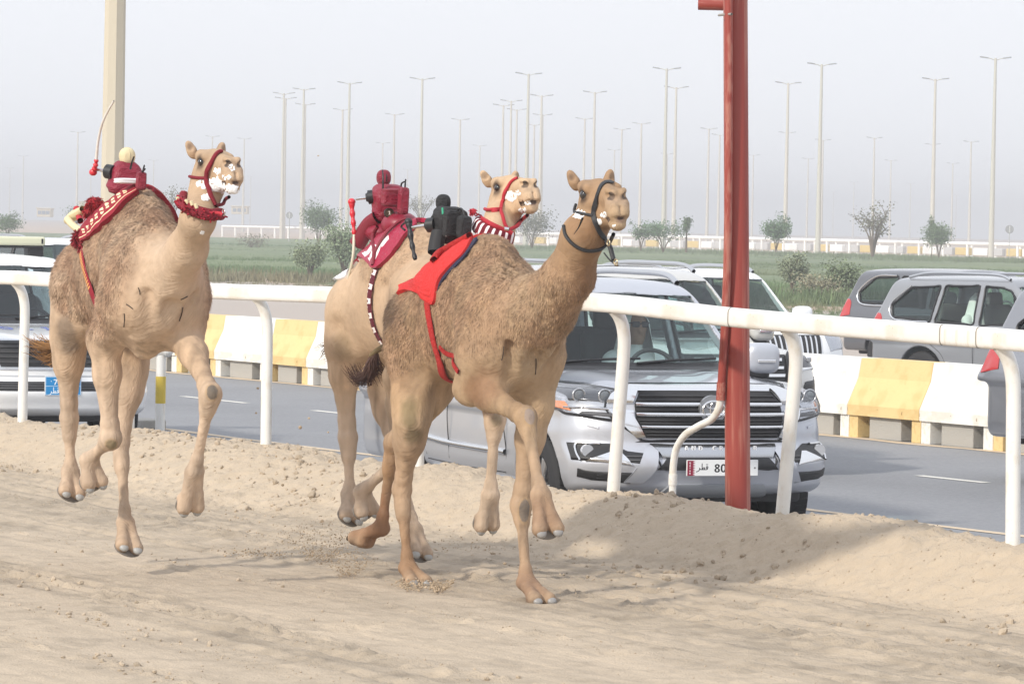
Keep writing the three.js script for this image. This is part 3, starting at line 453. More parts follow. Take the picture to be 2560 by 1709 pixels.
{
  // low barrier of white pipe with a yellow band, and a kerb stone beside it
  const f = onPlane(399, 1076, -0.2), s = FOCAL / f.distanceTo(camera.position), root = group('pipe_barrier', f, 0, 'short white pipe post with yellow band and sideways arm by the road', 'bollard'), h = 188 / s, yel = std(0.62, 0.46, 0.06, 0.6);
  part('post', rod([0, -0.2, 0], [0, h, 0], 0.052, 0.052, 20), whitePaint, root); part('band', rod([0, 68 / s, 0], [0, 135 / s, 0], 0.0545, 0.0545, 20), yel, root);
  part('arm', [tube([[-0.75, h + 0.045, 0.03], [-0.3, h + 0.05, 0], [0.02, h + 0.05, 0], [0.06, h + 0.045, 0]], 0.068, 16, 16), ball([0.06, h + 0.045, 0], 0.068)], whitePaint, root);
  const k = onPlane(358, 1070, -0.2), st = group('kerb_stone', k, RA, 'grey kerb block left of the short yellow-banded post', 'kerb'); part('block', rbox(0.3, 0.1, 0.5, 0.015, [0, 0.05, 0]), concrete, st);
}
// ---------------------------------------------------------------- vehicles
// car axes: x forward (0 at the bumper), y up, z to the car's right
const glass = phys(0.62, 0.74, 0.73, 0.03, { transmission: 1, thickness: 0, ior: 1.45 });
const tint = phys(0.28, 0.34, 0.35, 0.03, { transmission: 1, thickness: 0, ior: 1.5 });
const chrome = phys(0.80, 0.80, 0.80, 0.13, { metalness: 1 }), blackPl = phys(0.018, 0.018, 0.02, 0.45), rubber = phys(0.022, 0.022, 0.024, 0.8), lens = phys(0.97, 0.97, 0.98, 0.03, { transmission: 1, thickness: 0, ior: 1.4 }), alloy = phys(0.55, 0.56, 0.58, 0.28, { metalness: 0.85 }), greyPl = phys(0.09, 0.09, 0.095, 0.6), seatCloth = std(0.10, 0.105, 0.105, 0.9), darkTrim = std(0.045, 0.045, 0.048, 0.8);
const amber = phys(0.75, 0.25, 0.08, 0.15, { clearcoat: 1 }), redLens = phys(0.45, 0.02, 0.02, 0.12, { clearcoat: 1 });
const paintOf = (r, g, b, metal = 0.55, rough = 0.3) => phys(r, g, b, rough, { metalness: metal, clearcoat: 1, clearcoatRoughness: 0.04 });
const inPoly = (P, x, y) => { let c = false; for (let i = 0, j = P.length - 1; i < P.length; j = i++) if ((P[i][1] > y) !== (P[j][1] > y) && x < (P[j][0] - P[i][0]) * (y - P[i][1]) / (P[j][1] - P[i][1]) + P[i][0]) c = !c; return c; };
const polyDist = (P, x, y) => { let d = 1e9; for (let i = 0, j = P.length - 1; i < P.length; j = i++) { const ax = P[j][0], ay = P[j][1], bx = P[i][0] - ax, by = P[i][1] - ay, t = clamp(((x - ax) * bx + (y - ay) * by) / (bx * bx + by * by)); d = Math.min(d, Math.hypot(x - ax - bx * t, y - ay - by * t)); } return inPoly(P, x, y) ? -d : d; };
function suvShape(o = {}) {
  const side = o.side ?? [[[-2.02, 1.20], [-1.62, 1.21], [-2.10, 1.70], [-2.72, 1.735], [-2.70, 1.20]], [[-2.82, 1.20], [-2.84, 1.735], [-3.62, 1.72], [-3.66, 1.21]], [[-3.80, 1.215], [-3.77, 1.71], [-4.45, 1.655], [-4.62, 1.27]]];
  if (!o.side) side[0] = [[-1.70, 1.21], [-2.22, 1.72], [-2.74, 1.74], [-2.74, 1.20]];
  const arch = [-0.95, -3.80], rearSlant = o.rearSlant ?? 0.12;
  const solid = (x, y, z) => {
    const az = Math.abs(z);
    const fl = Math.max(Math.exp(-(((x + 0.95) / 0.52) ** 2)), Math.exp(-(((x + 3.8) / 0.52) ** 2))) * 0.035 * sst(0.35, 0.75, y) * sst(1.0, 0.8, y);
    const Wz = 0.935 + fl - 0.10 * Math.max(0, y - 0.95) - 0.05 * sst(0.55, 0.3, y) + 0.012 * Math.exp(-(((y - 1.0) / 0.06) ** 2));
    const hood = y < 0 ? 0 : (x > -1.4 ? 1.215 - 0.13 * Math.pow(clamp((x + 1.4) / 1.4), 2.4) - 0.03 * clamp((x + 1.4) / 1.4) : 1.215) - 0.055 * Math.pow(az / 0.85, 3) + (x > -1.5 ? 0.022 * Math.exp(-(((az - 0.5) / 0.16) ** 2)) * sst(0.0, -0.5, x) : 0);
    const xf = -0.02 - 0.30 * Math.pow(az / 0.93, 3.2) - 0.10 * sst(0.82, 1.15, y) * 1 - 0.07 * sst(0.62, 0.78, y) + 0.05 * Math.exp(-(((y - 0.62) / 0.1) ** 2)) - 0.14 * sst(0.48, 0.34, y);
    const xr = -4.92 + 0.10 * Math.pow(az / 0.93, 4) + rearSlant * sst(0.9, 1.2, y) * 0.4;
    let d = smax(az - Wz, y - hood, 0.10); d = smax(d, 0.40 - 0.0 - y, 0.06); d = smax(d, x - xf, 0.10); d = smax(d, xr - x, 0.10);
    const Wc = 0.905 - 0.26 * (y - 1.1), roof = 1.875 - 0.035 * ((x + 3.0) / 1.6) ** 2 - 0.05 * (az / 0.7) ** 2.5;
    let c = smax(az - Wc, y - roof, 0.12); c = smax(c, 0.9 - y, 0.05);
    const ws = ((x + 1.38) * 0.62 + (y - 1.2) * 0.78) + 0.05 * (az / 0.75) ** 2; c = smax(c, ws, 0.08);
    const rw = (-4.86 - x) * 0.97 + (y - 1.2) * (o.rear ?? 0.24); c = smax(c, rw, 0.08);
    d = smin(d, c, 0.05);
    return d * 0.9;
  };
  const cut = (x, y, z) => {
    let d = solid(x, y, z);
    for (const ax of arch) { const r = Math.hypot(x - ax, y - 0.40) - 0.455; d = smax(d, -Math.max(r, 0.52 - Math.abs(z)), 0.02); }
    const inner = smax(solid(x, y, z) + 0.055, Math.max(0.62 - y, x + 1.5 + (y - 1.1) * 1.0, -4.7 - x), 0.02); d = Math.max(d, -inner);
    if (Math.abs(z) > 0.4) for (const P of side) d = Math.max(d, -polyDist(P, x, y));
    const zw = 0.80 - 0.22 * (y - 1.2); if (x > -2.6 && x < -1.0) d = Math.max(d, -Math.max(Math.abs(z) - zw, 1.262 - y, y - 1.75 + 0.03 * z * z));
    if (x < -4.2) d = Math.max(d, -Math.max(Math.abs(z) - zw + 0.05, 1.28 - y, y - 1.68));
    return d;
  };
  const g = surfaceNets(cut, [-5.08, 0.28, -1.08], [0.12, 1.98, 1.08], o.cell ?? 0.0165);
  // smooth normals from the field, keeping edges of openings sharp
  gradNormals(g, cut, 0.006);
  return { solid, cut, g, side };
}
function polyPanel(f, P, dir, { off = 0.006, nu = 14, nv = 10, depth = 0.03, sgn = 1, bulge = 0 } = {}) {   // outline on one plane laid on the body along dir ('x' front, 'z' side)
  const ys = P.map((p) => p[1]), y0 = Math.min(...ys), y1 = Math.max(...ys);
  const span = (y) => { const xs = []; for (let i = 0, j = P.length - 1; i < P.length; j = i++) { const [ax, ay] = P[j], [bx, by] = P[i]; if ((ay <= y && by >= y) || (by <= y && ay >= y)) xs.push(Math.abs(by - ay) < 1e-9 ? ax : ax + (bx - ax) * (y - ay) / (by - ay), Math.abs(by - ay) < 1e-9 ? bx : ax + (bx - ax) * (y - ay) / (by - ay)); } return [Math.min(...xs), Math.max(...xs)]; };
  const lay = (a, y, o) => {
    if (dir === 'x') { const h = cast(f, V3(0.6, y, a), V3(-1, 0, 0), 2.2); return h.p.addScaledVector(h.n, o); }
    const h = cast(f, V3(a, y, sgn * 1.6), V3(0, 0, -sgn), 1.6); return h.p.addScaledVector(h.n, o);
  };
  const top = grid(nu, nv, (u, v) => { const y = lerp(y0 + 1e-5, y1 - 1e-5, v), [a, b] = span(y); return lay(lerp(a, b, u), y, off + bulge * Math.sqrt(Math.max(0, Math.sin(Math.PI * v)))); });
  const gs = [top];
  if (depth) { const ring = []; for (let i = 0; i < nu; i++) ring.push([i / nu, 0]); for (let i = 0; i < nv; i++) ring.push([1, i / nv]); for (let i = nu; i > 0; i--) ring.push([i / nu, 1]); for (let i = nv; i > 0; i--) ring.push([0, i / nv]); gs.push(grid(ring.length, 1, (u, v) => { const [ru, rv] = ring[Math.round(u * ring.length) % ring.length], y = lerp(y0 + 1e-5, y1 - 1e-5, rv), [a, b] = span(y); return lay(lerp(a, b, ru), y, off - v * (depth + off)); })); }
  return mergeGeometries(gs.map(clean));
}
const mir = (P) => P.map(([a, b]) => [-a, b]);
function wheelGeo() {
  const tyre = new THREE.LatheGeometry([[0.245, -0.135], [0.30, -0.145], [0.355, -0.14], [0.385, -0.115], [0.392, -0.06], [0.394, 0], [0.392, 0.06], [0.385, 0.115], [0.355, 0.14], [0.30, 0.145], [0.245, 0.135]].map((p) => new THREE.Vector2(...p)), 48).rotateX(Math.PI / 2);
  const tread = []; for (let i = 0; i < 56; i++) for (const z of [-0.075, 0.075]) { const a = (i + (z > 0 ? 0.5 : 0)) / 56 * 2 * Math.PI, b = new THREE.BoxGeometry(0.012, 0.026, 0.085); b.translate(0.393, 0, z); b.rotateZ(a); tread.push(b); }
  const rim = new THREE.LatheGeometry([[0.252, -0.12], [0.256, 0.125], [0.236, 0.125], [0.226, 0.09], [0.222, -0.1]].map((p) => new THREE.Vector2(...p)), 40).rotateX(Math.PI / 2);
  const spokes = []; for (let i = 0; i < 5; i++) for (const s of [-0.13, 0.13]) { const sp = rbox(0.185, 0.045, 0.03, 0.012, [0.135, 0, 0.10]); sp.rotateZ(s * 0.9 + i / 5 * 2 * Math.PI); spokes.push(sp); }
  const hub = new THREE.CylinderGeometry(0.06, 0.07, 0.05, 20).rotateX(Math.PI / 2).translate(0, 0, 0.10), back = new THREE.CylinderGeometry(0.22, 0.22, 0.02, 24).rotateX(Math.PI / 2).translate(0, 0, 0.0);
  return { tyre: mergeGeometries([tyre, ...tread].map(clean)), rim: mergeGeometries([rim, ...spokes, hub].map(clean)), back };
}
const WH = wheelGeo(), SHAPE = suvShape();
function buildSuv(name, pos, turn, label, grp, o = {}) {
  const S = o.shape ?? SHAPE, root = group(name, pos, turn, label, o.cat ?? 'car', grp), paint = o.paint, f = S.solid, sc = o.scale ?? 1; root.scale.set(sc * (o.len ?? 1), sc, sc * (o.wide ?? 1));
  part('body', S.g, paint, root);
  for (const s of [1, -1]) for (const ax of [-0.95, -3.8]) {
    const w = new THREE.Group(); w.name = 'wheel'; w.position.set(ax, 0.395, s * 0.80); if (s < 0) w.rotation.y = Math.PI; root.add(w);
    part('tyre', WH.tyre, rubber, w); part('rim', WH.rim, o.rim ?? alloy, w); part('brake_disc', WH.back, darkTrim, w);
  }
  part('underbody', rbox(4.3, 0.16, 1.5, 0.03, [-2.45, 0.42, 0]), darkTrim, root);
  // windows
  for (const s of [1, -1]) S.side.forEach((P, i) => { const pane = polyPanel(f, P.map(([x, y]) => [x, y]), 'z', { off: -0.012, nu: 8, nv: 8, depth: 0, sgn: s }); part('side_window', pane, o.sideGlass ?? tint, root); });
  { const ws = (v) => 0.79 - 0.22 * (lerp(1.25, 1.76, v) - 1.2); part('windshield', grid(16, 12, (u, v) => { const y = lerp(1.25, 1.76, v), z = lerp(-ws(v), ws(v), u), h = cast(f, V3(0.2, y, z), V3(-1, 0, 0), 3); return h.p.addScaledVector(h.n, -0.012); }), o.glass ?? glass, root);
    part('rear_window', grid(10, 8, (u, v) => { const y = lerp(1.27, 1.69, v), z = lerp(-0.68, 0.68, u), h = cast(f, V3(-5.6, y, z), V3(1, 0, 0), 3); return h.p.addScaledVector(h.n, -0.012); }), tint, root); }
  // black frames round the side glass, mouldings, door seams
  const onSide = (x, y, s, off = 0.004) => { const h = cast(f, V3(x, y, s * 1.6), V3(0, 0, -s), 1.6); return h.p.addScaledVector(h.n, off); };
  for (const s of [1, -1]) {
    for (const P of S.side) { const pts = []; P.forEach((p, i) => { const q = P[(i + 1) % P.length]; for (let k = 0; k < 4; k++) pts.push(onSide(lerp(p[0], q[0], k / 4), lerp(p[1], q[1], k / 4), s, -0.002)); }); part('window_frame', tube(pts, 0.016, 64, 6, true), blackPl, root); }
    if (!o.shape) part('pillar_trim', [polyPanel(f, [[-2.73, 1.21], [-2.73, 1.74], [-2.84, 1.74], [-2.82, 1.21]], 'z', { off: 0.004, nu: 3, nv: 8, depth: 0.02, sgn: s }), polyPanel(f, [[-3.64, 1.21], [-3.61, 1.725], [-3.78, 1.72], [-3.81, 1.21]], 'z', { off: 0.004, nu: 3, nv: 8, depth: 0.02, sgn: s })], blackPl, root);
    const line = (pts, r = 0.004) => tube(pts.map(([x, y]) => onSide(x, y, s, -0.001)), r, 40, 5);
    part('door_seam', [line([[-1.62, 1.17], [-1.60, 0.9], [-1.55, 0.6], [-1.6, 0.46]]), line([[-2.76, 1.18], [-2.77, 0.9], [-2.77, 0.5]]), line([[-3.72, 1.17], [-3.66, 0.95], [-3.38, 0.75], [-3.25, 0.5]]), line([[-1.6, 0.47], [-2.4, 0.46], [-3.25, 0.47]])], darkTrim, root);
    part('side_moulding', tube([[-1.55, 0.62], [-2.2, 0.615], [-2.9, 0.62], [-3.28, 0.64]].map(([x, y]) => onSide(x, y, s, 0.004)), 0.022, 30, 8), o.moulding ?? chrome, root);
    part('side_step', rbox(1.85, 0.07, 0.22, 0.03, [-2.4, 0.36, s * 0.86]), o.stepMat ?? paint, root);
    for (const x of [-2.55, -3.55]) part('door_handle', tube([onSide(x - 0.09, 1.0, s, 0.005), onSide(x - 0.05, 1.005, s, 0.03), onSide(x + 0.05, 1.005, s, 0.03), onSide(x + 0.09, 1.0, s, 0.005)], 0.014, 12, 8), o.moulding ?? chrome, root);
    // mirror
    const mr = new THREE.Group(); mr.name = 'mirror'; root.add(mr);
    const sh = new THREE.SphereGeometry(1, 24, 16); { const p = sh.attributes.position; for (let i = 0; i < p.count; i++) { const e = 0.6, g = (v) => Math.sign(v) * Math.pow(Math.abs(v), e); p.setXYZ(i, g(p.getX(i)) * 0.085 + 0.02 * (1 - p.getZ(i) ** 2), g(p.getY(i)) * 0.115, g(p.getZ(i)) * 0.135); } sh.computeVertexNormals(); } sh.translate(-1.70, 1.30, s * 1.045);
    part('shell', sh, paint, mr); part('base', rbox(0.12, 0.07, 0.26, 0.025, [-1.70, 1.185, s * 0.97]), blackPl, mr); part('indicator', rbox(0.02, 0.028, 0.14, 0.008, [-1.595, 1.28, s * 1.05]), o.moulding ?? chrome, mr); part('glass', rbox(0.01, 0.17, 0.21, 0.004, [-1.785, 1.30, s * 1.045]), chrome, mr);
    // roof rail
    if (o.rails !== false) part('roof_rail', tube([[-2.35, 1.835, s * 0.655], [-2.5, 1.885, s * 0.655], [-3.2, 1.905, s * 0.66], [-4.0, 1.89, s * 0.655], [-4.35, 1.83, s * 0.645]], 0.022, 40, 8), o.railMat ?? alloy, root);
    // rear lamp
    part('tail_lamp', polyPanel(f, [[-4.88, 0.98], [-4.62, 1.0], [-4.68, 1.28], [-4.80, 1.34]], 'z', { off: 0.008, nu: 8, nv: 8, depth: 0.02, sgn: s }), redLens, root);
  }
  if (o.sunroof) { part('sunroof', grid(10, 10, (u, v) => { const x = lerp(-2.55, -3.35, v), z = lerp(-0.42, 0.42, u), h = cast(f, V3(x, 2.4, z), V3(0, -1, 0), 2); return h.p.addScaledVector(h.n, 0.004); }), phys(0.06, 0.065, 0.075, 0.06, { clearcoat: 1 }), root); }
  // cabin
  const cab = new THREE.Group();
  part('dashboard', [rbox(0.42, 0.26, 1.36, 0.08, [-1.78, 1.08, 0]), rbox(0.3, 0.12, 0.42, 0.05, [-1.82, 1.2, -0.38])], darkTrim, root);
  for (const z of [-0.37, 0.37]) {
    const st = new THREE.Group(); st.name = 'seat'; root.add(st); part('cushion', rbox(0.52, 0.16, 0.5, 0.06, [-2.5, 0.82, z]), o.seat ?? seatCloth, st); part('backrest', rbox(0.16, 0.68, 0.5, 0.07, [-2.82, 1.14, z], [0, 0, 0.18]), o.seat ?? seatCloth, st); part('headrest', rbox(0.1, 0.2, 0.27, 0.045, [-2.93, 1.55, z], [0, 0, 0.15]), o.seat ?? seatCloth, st);
  }
  part('rear_bench', [rbox(0.5, 0.16, 1.3, 0.06, [-3.4, 0.82, 0]), rbox(0.16, 0.66, 1.3, 0.07, [-3.74, 1.14, 0], [0, 0, 0.2])], o.seat ?? seatCloth, root);
  { const wh = new THREE.TorusGeometry(0.185, 0.016, 10, 36).rotateY(Math.PI / 2).rotateZ(0.42).translate(-2.06, 1.17, -0.37); part('steering_wheel', [wh, rbox(0.04, 0.1, 0.2, 0.02, [-2.04, 1.16, -0.37], [0, 0, 0.42]), rod([-1.85, 1.08, -0.37], [-2.05, 1.16, -0.37], 0.03)], darkTrim, root); }
  part('cowl', grid(14, 2, (u, v) => { const z = lerp(-0.78, 0.78, u), h = cast(f, V3(-1.22, 1.262 - v * 0.045, z), V3(-1, 0, 0), 3); return h.p.addScaledVector(h.n, 0.01); }), blackPl, root);
  if (o.wipers !== false) for (const [za, zb] of [[0.62, -0.02], [0.02, -0.62]]) { const p = (z, y) => { const h = cast(f, V3(-1.2, y, z), V3(-1, 0, 0), 3); return h.p.addScaledVector(h.n, 0.018); }; part('wiper', tube([p(za, 1.25), p(lerp(za, zb, 0.5), 1.275), p(zb, 1.285)], 0.010, 16, 6), blackPl, root); }
  return { root, f, onSide, onFront: (z, y, off = 0.006) => { const h = cast(f, V3(0.6, y, z), V3(-1, 0, 0), 2.5); return h.p.addScaledVector(h.n, off); } };
}
const font = await new FontLoader().loadAsync('fonts/droid/droid_sans_bold.typeface.json');
// letters laid one by one on the front of a car, reading left to right as seen by someone facing it
function frontText(car, text, y, h, width, mat, name, depth = 0.008, base = 0.004) {
  const gs = [], n = text.length; [...text].forEach((ch, i) => { if (ch === ' ') return; const g = new TextGeometry(ch, { font, size: h, depth, curveSegments: 3 }); g.computeBoundingBox(); const bw = (g.boundingBox.min.x + g.boundingBox.max.x) / 2; g.translate(-bw, -h / 2, 0); g.rotateY(Math.PI / 2); const z = lerp(width / 2, -width / 2, (i + 0.5) / n), p = car.onFront(z, y, base); g.translate(p.x, p.y, p.z); gs.push(g); });
  return part(name, gs, mat, car.root);
}
function plateTex(W, H, draw) { const c = document.createElement('canvas'); c.width = W; c.height = H; const x = c.getContext('2d'); draw(x, W, H); const t = new THREE.CanvasTexture(c); t.colorSpace = THREE.SRGBColorSpace; return t; }
function plate(root, w, h, pos, tex, name = 'number_plate') {   // a plate facing forward (+x)
  const g = new THREE.PlaneGeometry(w - 0.008, h - 0.008); g.rotateY(Math.PI / 2); g.translate(pos[0] + 0.0085, pos[1], pos[2]); const b = part(name, rbox(0.014, h, w, 0.006, pos), phys(0.7, 0.7, 0.7, 0.35), root); part('plate_print', g, phys(1, 1, 1, 0.35, { map: tex }), b); return b;
}
// strokes for the word qatar in arabic script, drawn in a unit box
function arabicQatar(x, ox, oy, s, col) {
  x.strokeStyle = col; x.fillStyle = col; x.lineWidth = s * 0.085; x.lineCap = 'round'; x.lineJoin = 'round';
  const P = (...a) => { x.beginPath(); x.moveTo(ox + a[0] * s, oy + a[1] * s); for (let i = 2; i < a.length; i += 4) x.quadraticCurveTo(ox + a[i] * s, oy + a[i + 1] * s, ox + a[i + 2] * s, oy + a[i + 3] * s); x.stroke(); };
  P(1.30, 0.62, 1.42, 0.42, 1.26, 0.40, 1.12, 0.46, 1.22, 0.60, 1.34, 0.72, 1.30, 0.62); P(1.33, 0.60, 1.34, 0.74, 1.16, 0.74, 0.9, 0.75, 0.66, 0.74);
  P(0.70, 0.74, 0.92, 0.42, 1.02, 0.58, 1.02, 0.74, 0.70, 0.74); P(0.74, 0.70, 0.72, 0.4, 0.73, 0.10); P(0.66, 0.74, 0.5, 0.76, 0.46, 0.58); P(0.46, 0.58, 0.5, 0.92, 0.12, 0.98);
  for (const d of [1.2, 1.32]) { x.beginPath(); x.arc(ox + d * s, oy + 0.2 * s, s * 0.05, 0, 7); x.fill(); }
}
// ---------------------------------------------------------------- camels
// local axes of every camel: x forward, y up, z to the camel's right; joints are given where the photograph shows them
const tn2 = (u, v, nu, nv, s) => { const x = u * nu, y = v * nv, ix = Math.floor(x), iy = Math.floor(y), fx = x - ix, fy = y - iy, h = (a, b) => hash((ix + a) % nu, (iy + b) % nv, s); return lerp(lerp(h(0, 0), h(1, 0), fx), lerp(h(0, 1), h(1, 1), fx), fy); };
const furBump = noiseTex(512, 0, (u, v) => 0.5 * tn2(u, v, 110, 26, 13) + 0.3 * tn2(u, v, 220, 60, 17) + 0.2 * tfbm(u, v, 16, 5, 3));
function camelFrame(foot, phi) {
  const O = onPlane(foot[0], foot[1], 0), a = phi * Math.PI / 180, F = V3(Math.sin(a), 0, Math.cos(a)), R = V3(-Math.cos(a), 0, Math.sin(a));
  const toLocal = (p) => { const d = p.clone().sub(O); return [d.dot(F), d.y, d.dot(R)]; };
  const toWorld = (p) => O.clone().addScaledVector(F, p[0]).addScaledVector(R, p[2]).add(V3(0, p[1], 0));
  const dirLocal = (d) => V3(d.dot(F), d.y, d.dot(R));
  const eye = V3(...toLocal(camera.position));
  const J = (px, py, o) => {   // o.r: distance to the camel's right of its middle, or o.f: distance forward
    const d = dirLocal(ray(px, py)); const t = o.r !== undefined ? (o.r - eye.z) / d.z : (o.f - eye.x) / d.x; return eye.clone().addScaledVector(d, t).toArray();
  };
  return { O, F, R, turn: (phi - 90) * Math.PI / 180, toLocal, toWorld, dirLocal, eye, J };
}
const headPrims = (H) => {   // H: function of head coordinates (x to the muzzle, y up, z right) giving a frame
  const P = [], s = H.s, add = (a, b, ra, rb, o = {}) => { const f = (p) => [p[0] * s, p[1] * s, p[2] * s]; P.push(new Prim(f(a), f(b), ra * s, rb * s, { M: H.M, c: H.c, k: 0.035, ...o, ell: o.ell && o.ell.map((v) => v * s) })); };
  add([0.06, 0.005, 0], [0, 0, 0], 0, 0, { ell: [0.125, 0.092, 0.088], k: 0.05 });
  add([0.05, -0.085, 0], [0.17, -0.105, 0], 0.084, 0.064, { sq: 0.9, k: 0.06 });
  add([0.15, -0.008, 0], [0.36, -0.055, 0], 0.076, 0.053, { sq: 0.92, k: 0.05 });
  add([0.16, -0.10, 0], [0.36, -0.15, 0], 0.05, 0.03, { k: 0.05 });
  add([0.13, -0.13, 0], [0.37, -0.185, 0], 0.036, 0.026, { k: 0.03, sq: 1.15 });
  add([0.385, -0.07, 0], [0, 0, 0], 0, 0, { ell: [0.05, 0.046, 0.052], k: 0.04 });
  for (const z of [-1, 1]) {
    add([0.055, 0.062, z * 0.07], [0.165, 0.03, z * 0.082], 0.03, 0.022, { k: 0.04 });
    add([0.10, -0.045, z * 0.075], [0.2, -0.05, z * 0.06], 0.026, 0.018, { k: 0.04 });
    add([0.405, -0.10, z * 0.022], [0.432, -0.146, z * 0.019], 0.042, 0.032, { k: 0.016 });
    add([0.36, -0.13, z * 0.03], [0.41, -0.15, z * 0.026], 0.03, 0.026, { k: 0.03 });
    add([-0.025, 0.075, z * 0.085], [-0.035, 0.150, z * 0.112], 0.024, 0.013, { k: 0.03 });
    add([-0.02, 0.10, z * 0.095], [-0.03, 0.132, z * 0.105], 0.031, 0.022, { k: 0.02 });
  }
  add([0.385, -0.198, 0], [0.418, -0.206, 0], 0.034, 0.027, { sq: 1.25, k: 0.03 });
  for (const z of [-1, 1]) {
    add([0.135, 0.004, z * 0.112], [0, 0, 0], 0, 0, { ell: [0.030, 0.020, 0.024], k: 0.012, cut: true }); add([0.10, 0.028, z * 0.094], [0.16, 0.022, z * 0.086], 0.012, 0.009, { k: 0.022 }); add([0.115, -0.024, z * 0.094], [0.165, -0.018, z * 0.086], 0.009, 0.007, { k: 0.014 });
    add([0.448, -0.070, z * 0.027], [0.402, -0.046, z * 0.052], 0.0165, 0.010, { k: 0.007, cut: true }); add([0.428, -0.040, z * 0.024], [0.395, -0.020, z * 0.046], 0.012, 0.010, { k: 0.03 });
    add([0.012, 0.112, z * 0.112], [0.002, 0.142, z * 0.117], 0.019, 0.009, { k: 0.010, cut: true });
  }
  add([0.36, -0.166, -0.1], [0.36, -0.166, 0.1], H.mouth ?? 0.009, H.mouth ?? 0.009, { k: 0.006, cut: true });
  add([0.40, -0.168, -0.1], [0.40, -0.168, 0.1], H.mouth ?? 0.009, H.mouth ?? 0.009, { k: 0.006, cut: true });
  add([0.45, -0.176, -0.1], [0.45, -0.176, 0.1], (H.mouth ?? 0.008) * 1.1, (H.mouth ?? 0.008) * 1.1, { k: 0.008, cut: true });
  add([0.45, -0.12, 0], [0.47, -0.16, 0], 0.006, 0.007, { k: 0.012, cut: true });
  return P;
};
const coat = phys(1, 1, 1, 0.85, { vertexColors: true, bumpMap: furBump, bumpScale: 0.004 });
const nailMat = phys(0.38, 0.38, 0.37, 0.45), eyeMat = phys(0.012, 0.008, 0.006, 0.08, { clearcoat: 1, clearcoatRoughness: 0.05 });

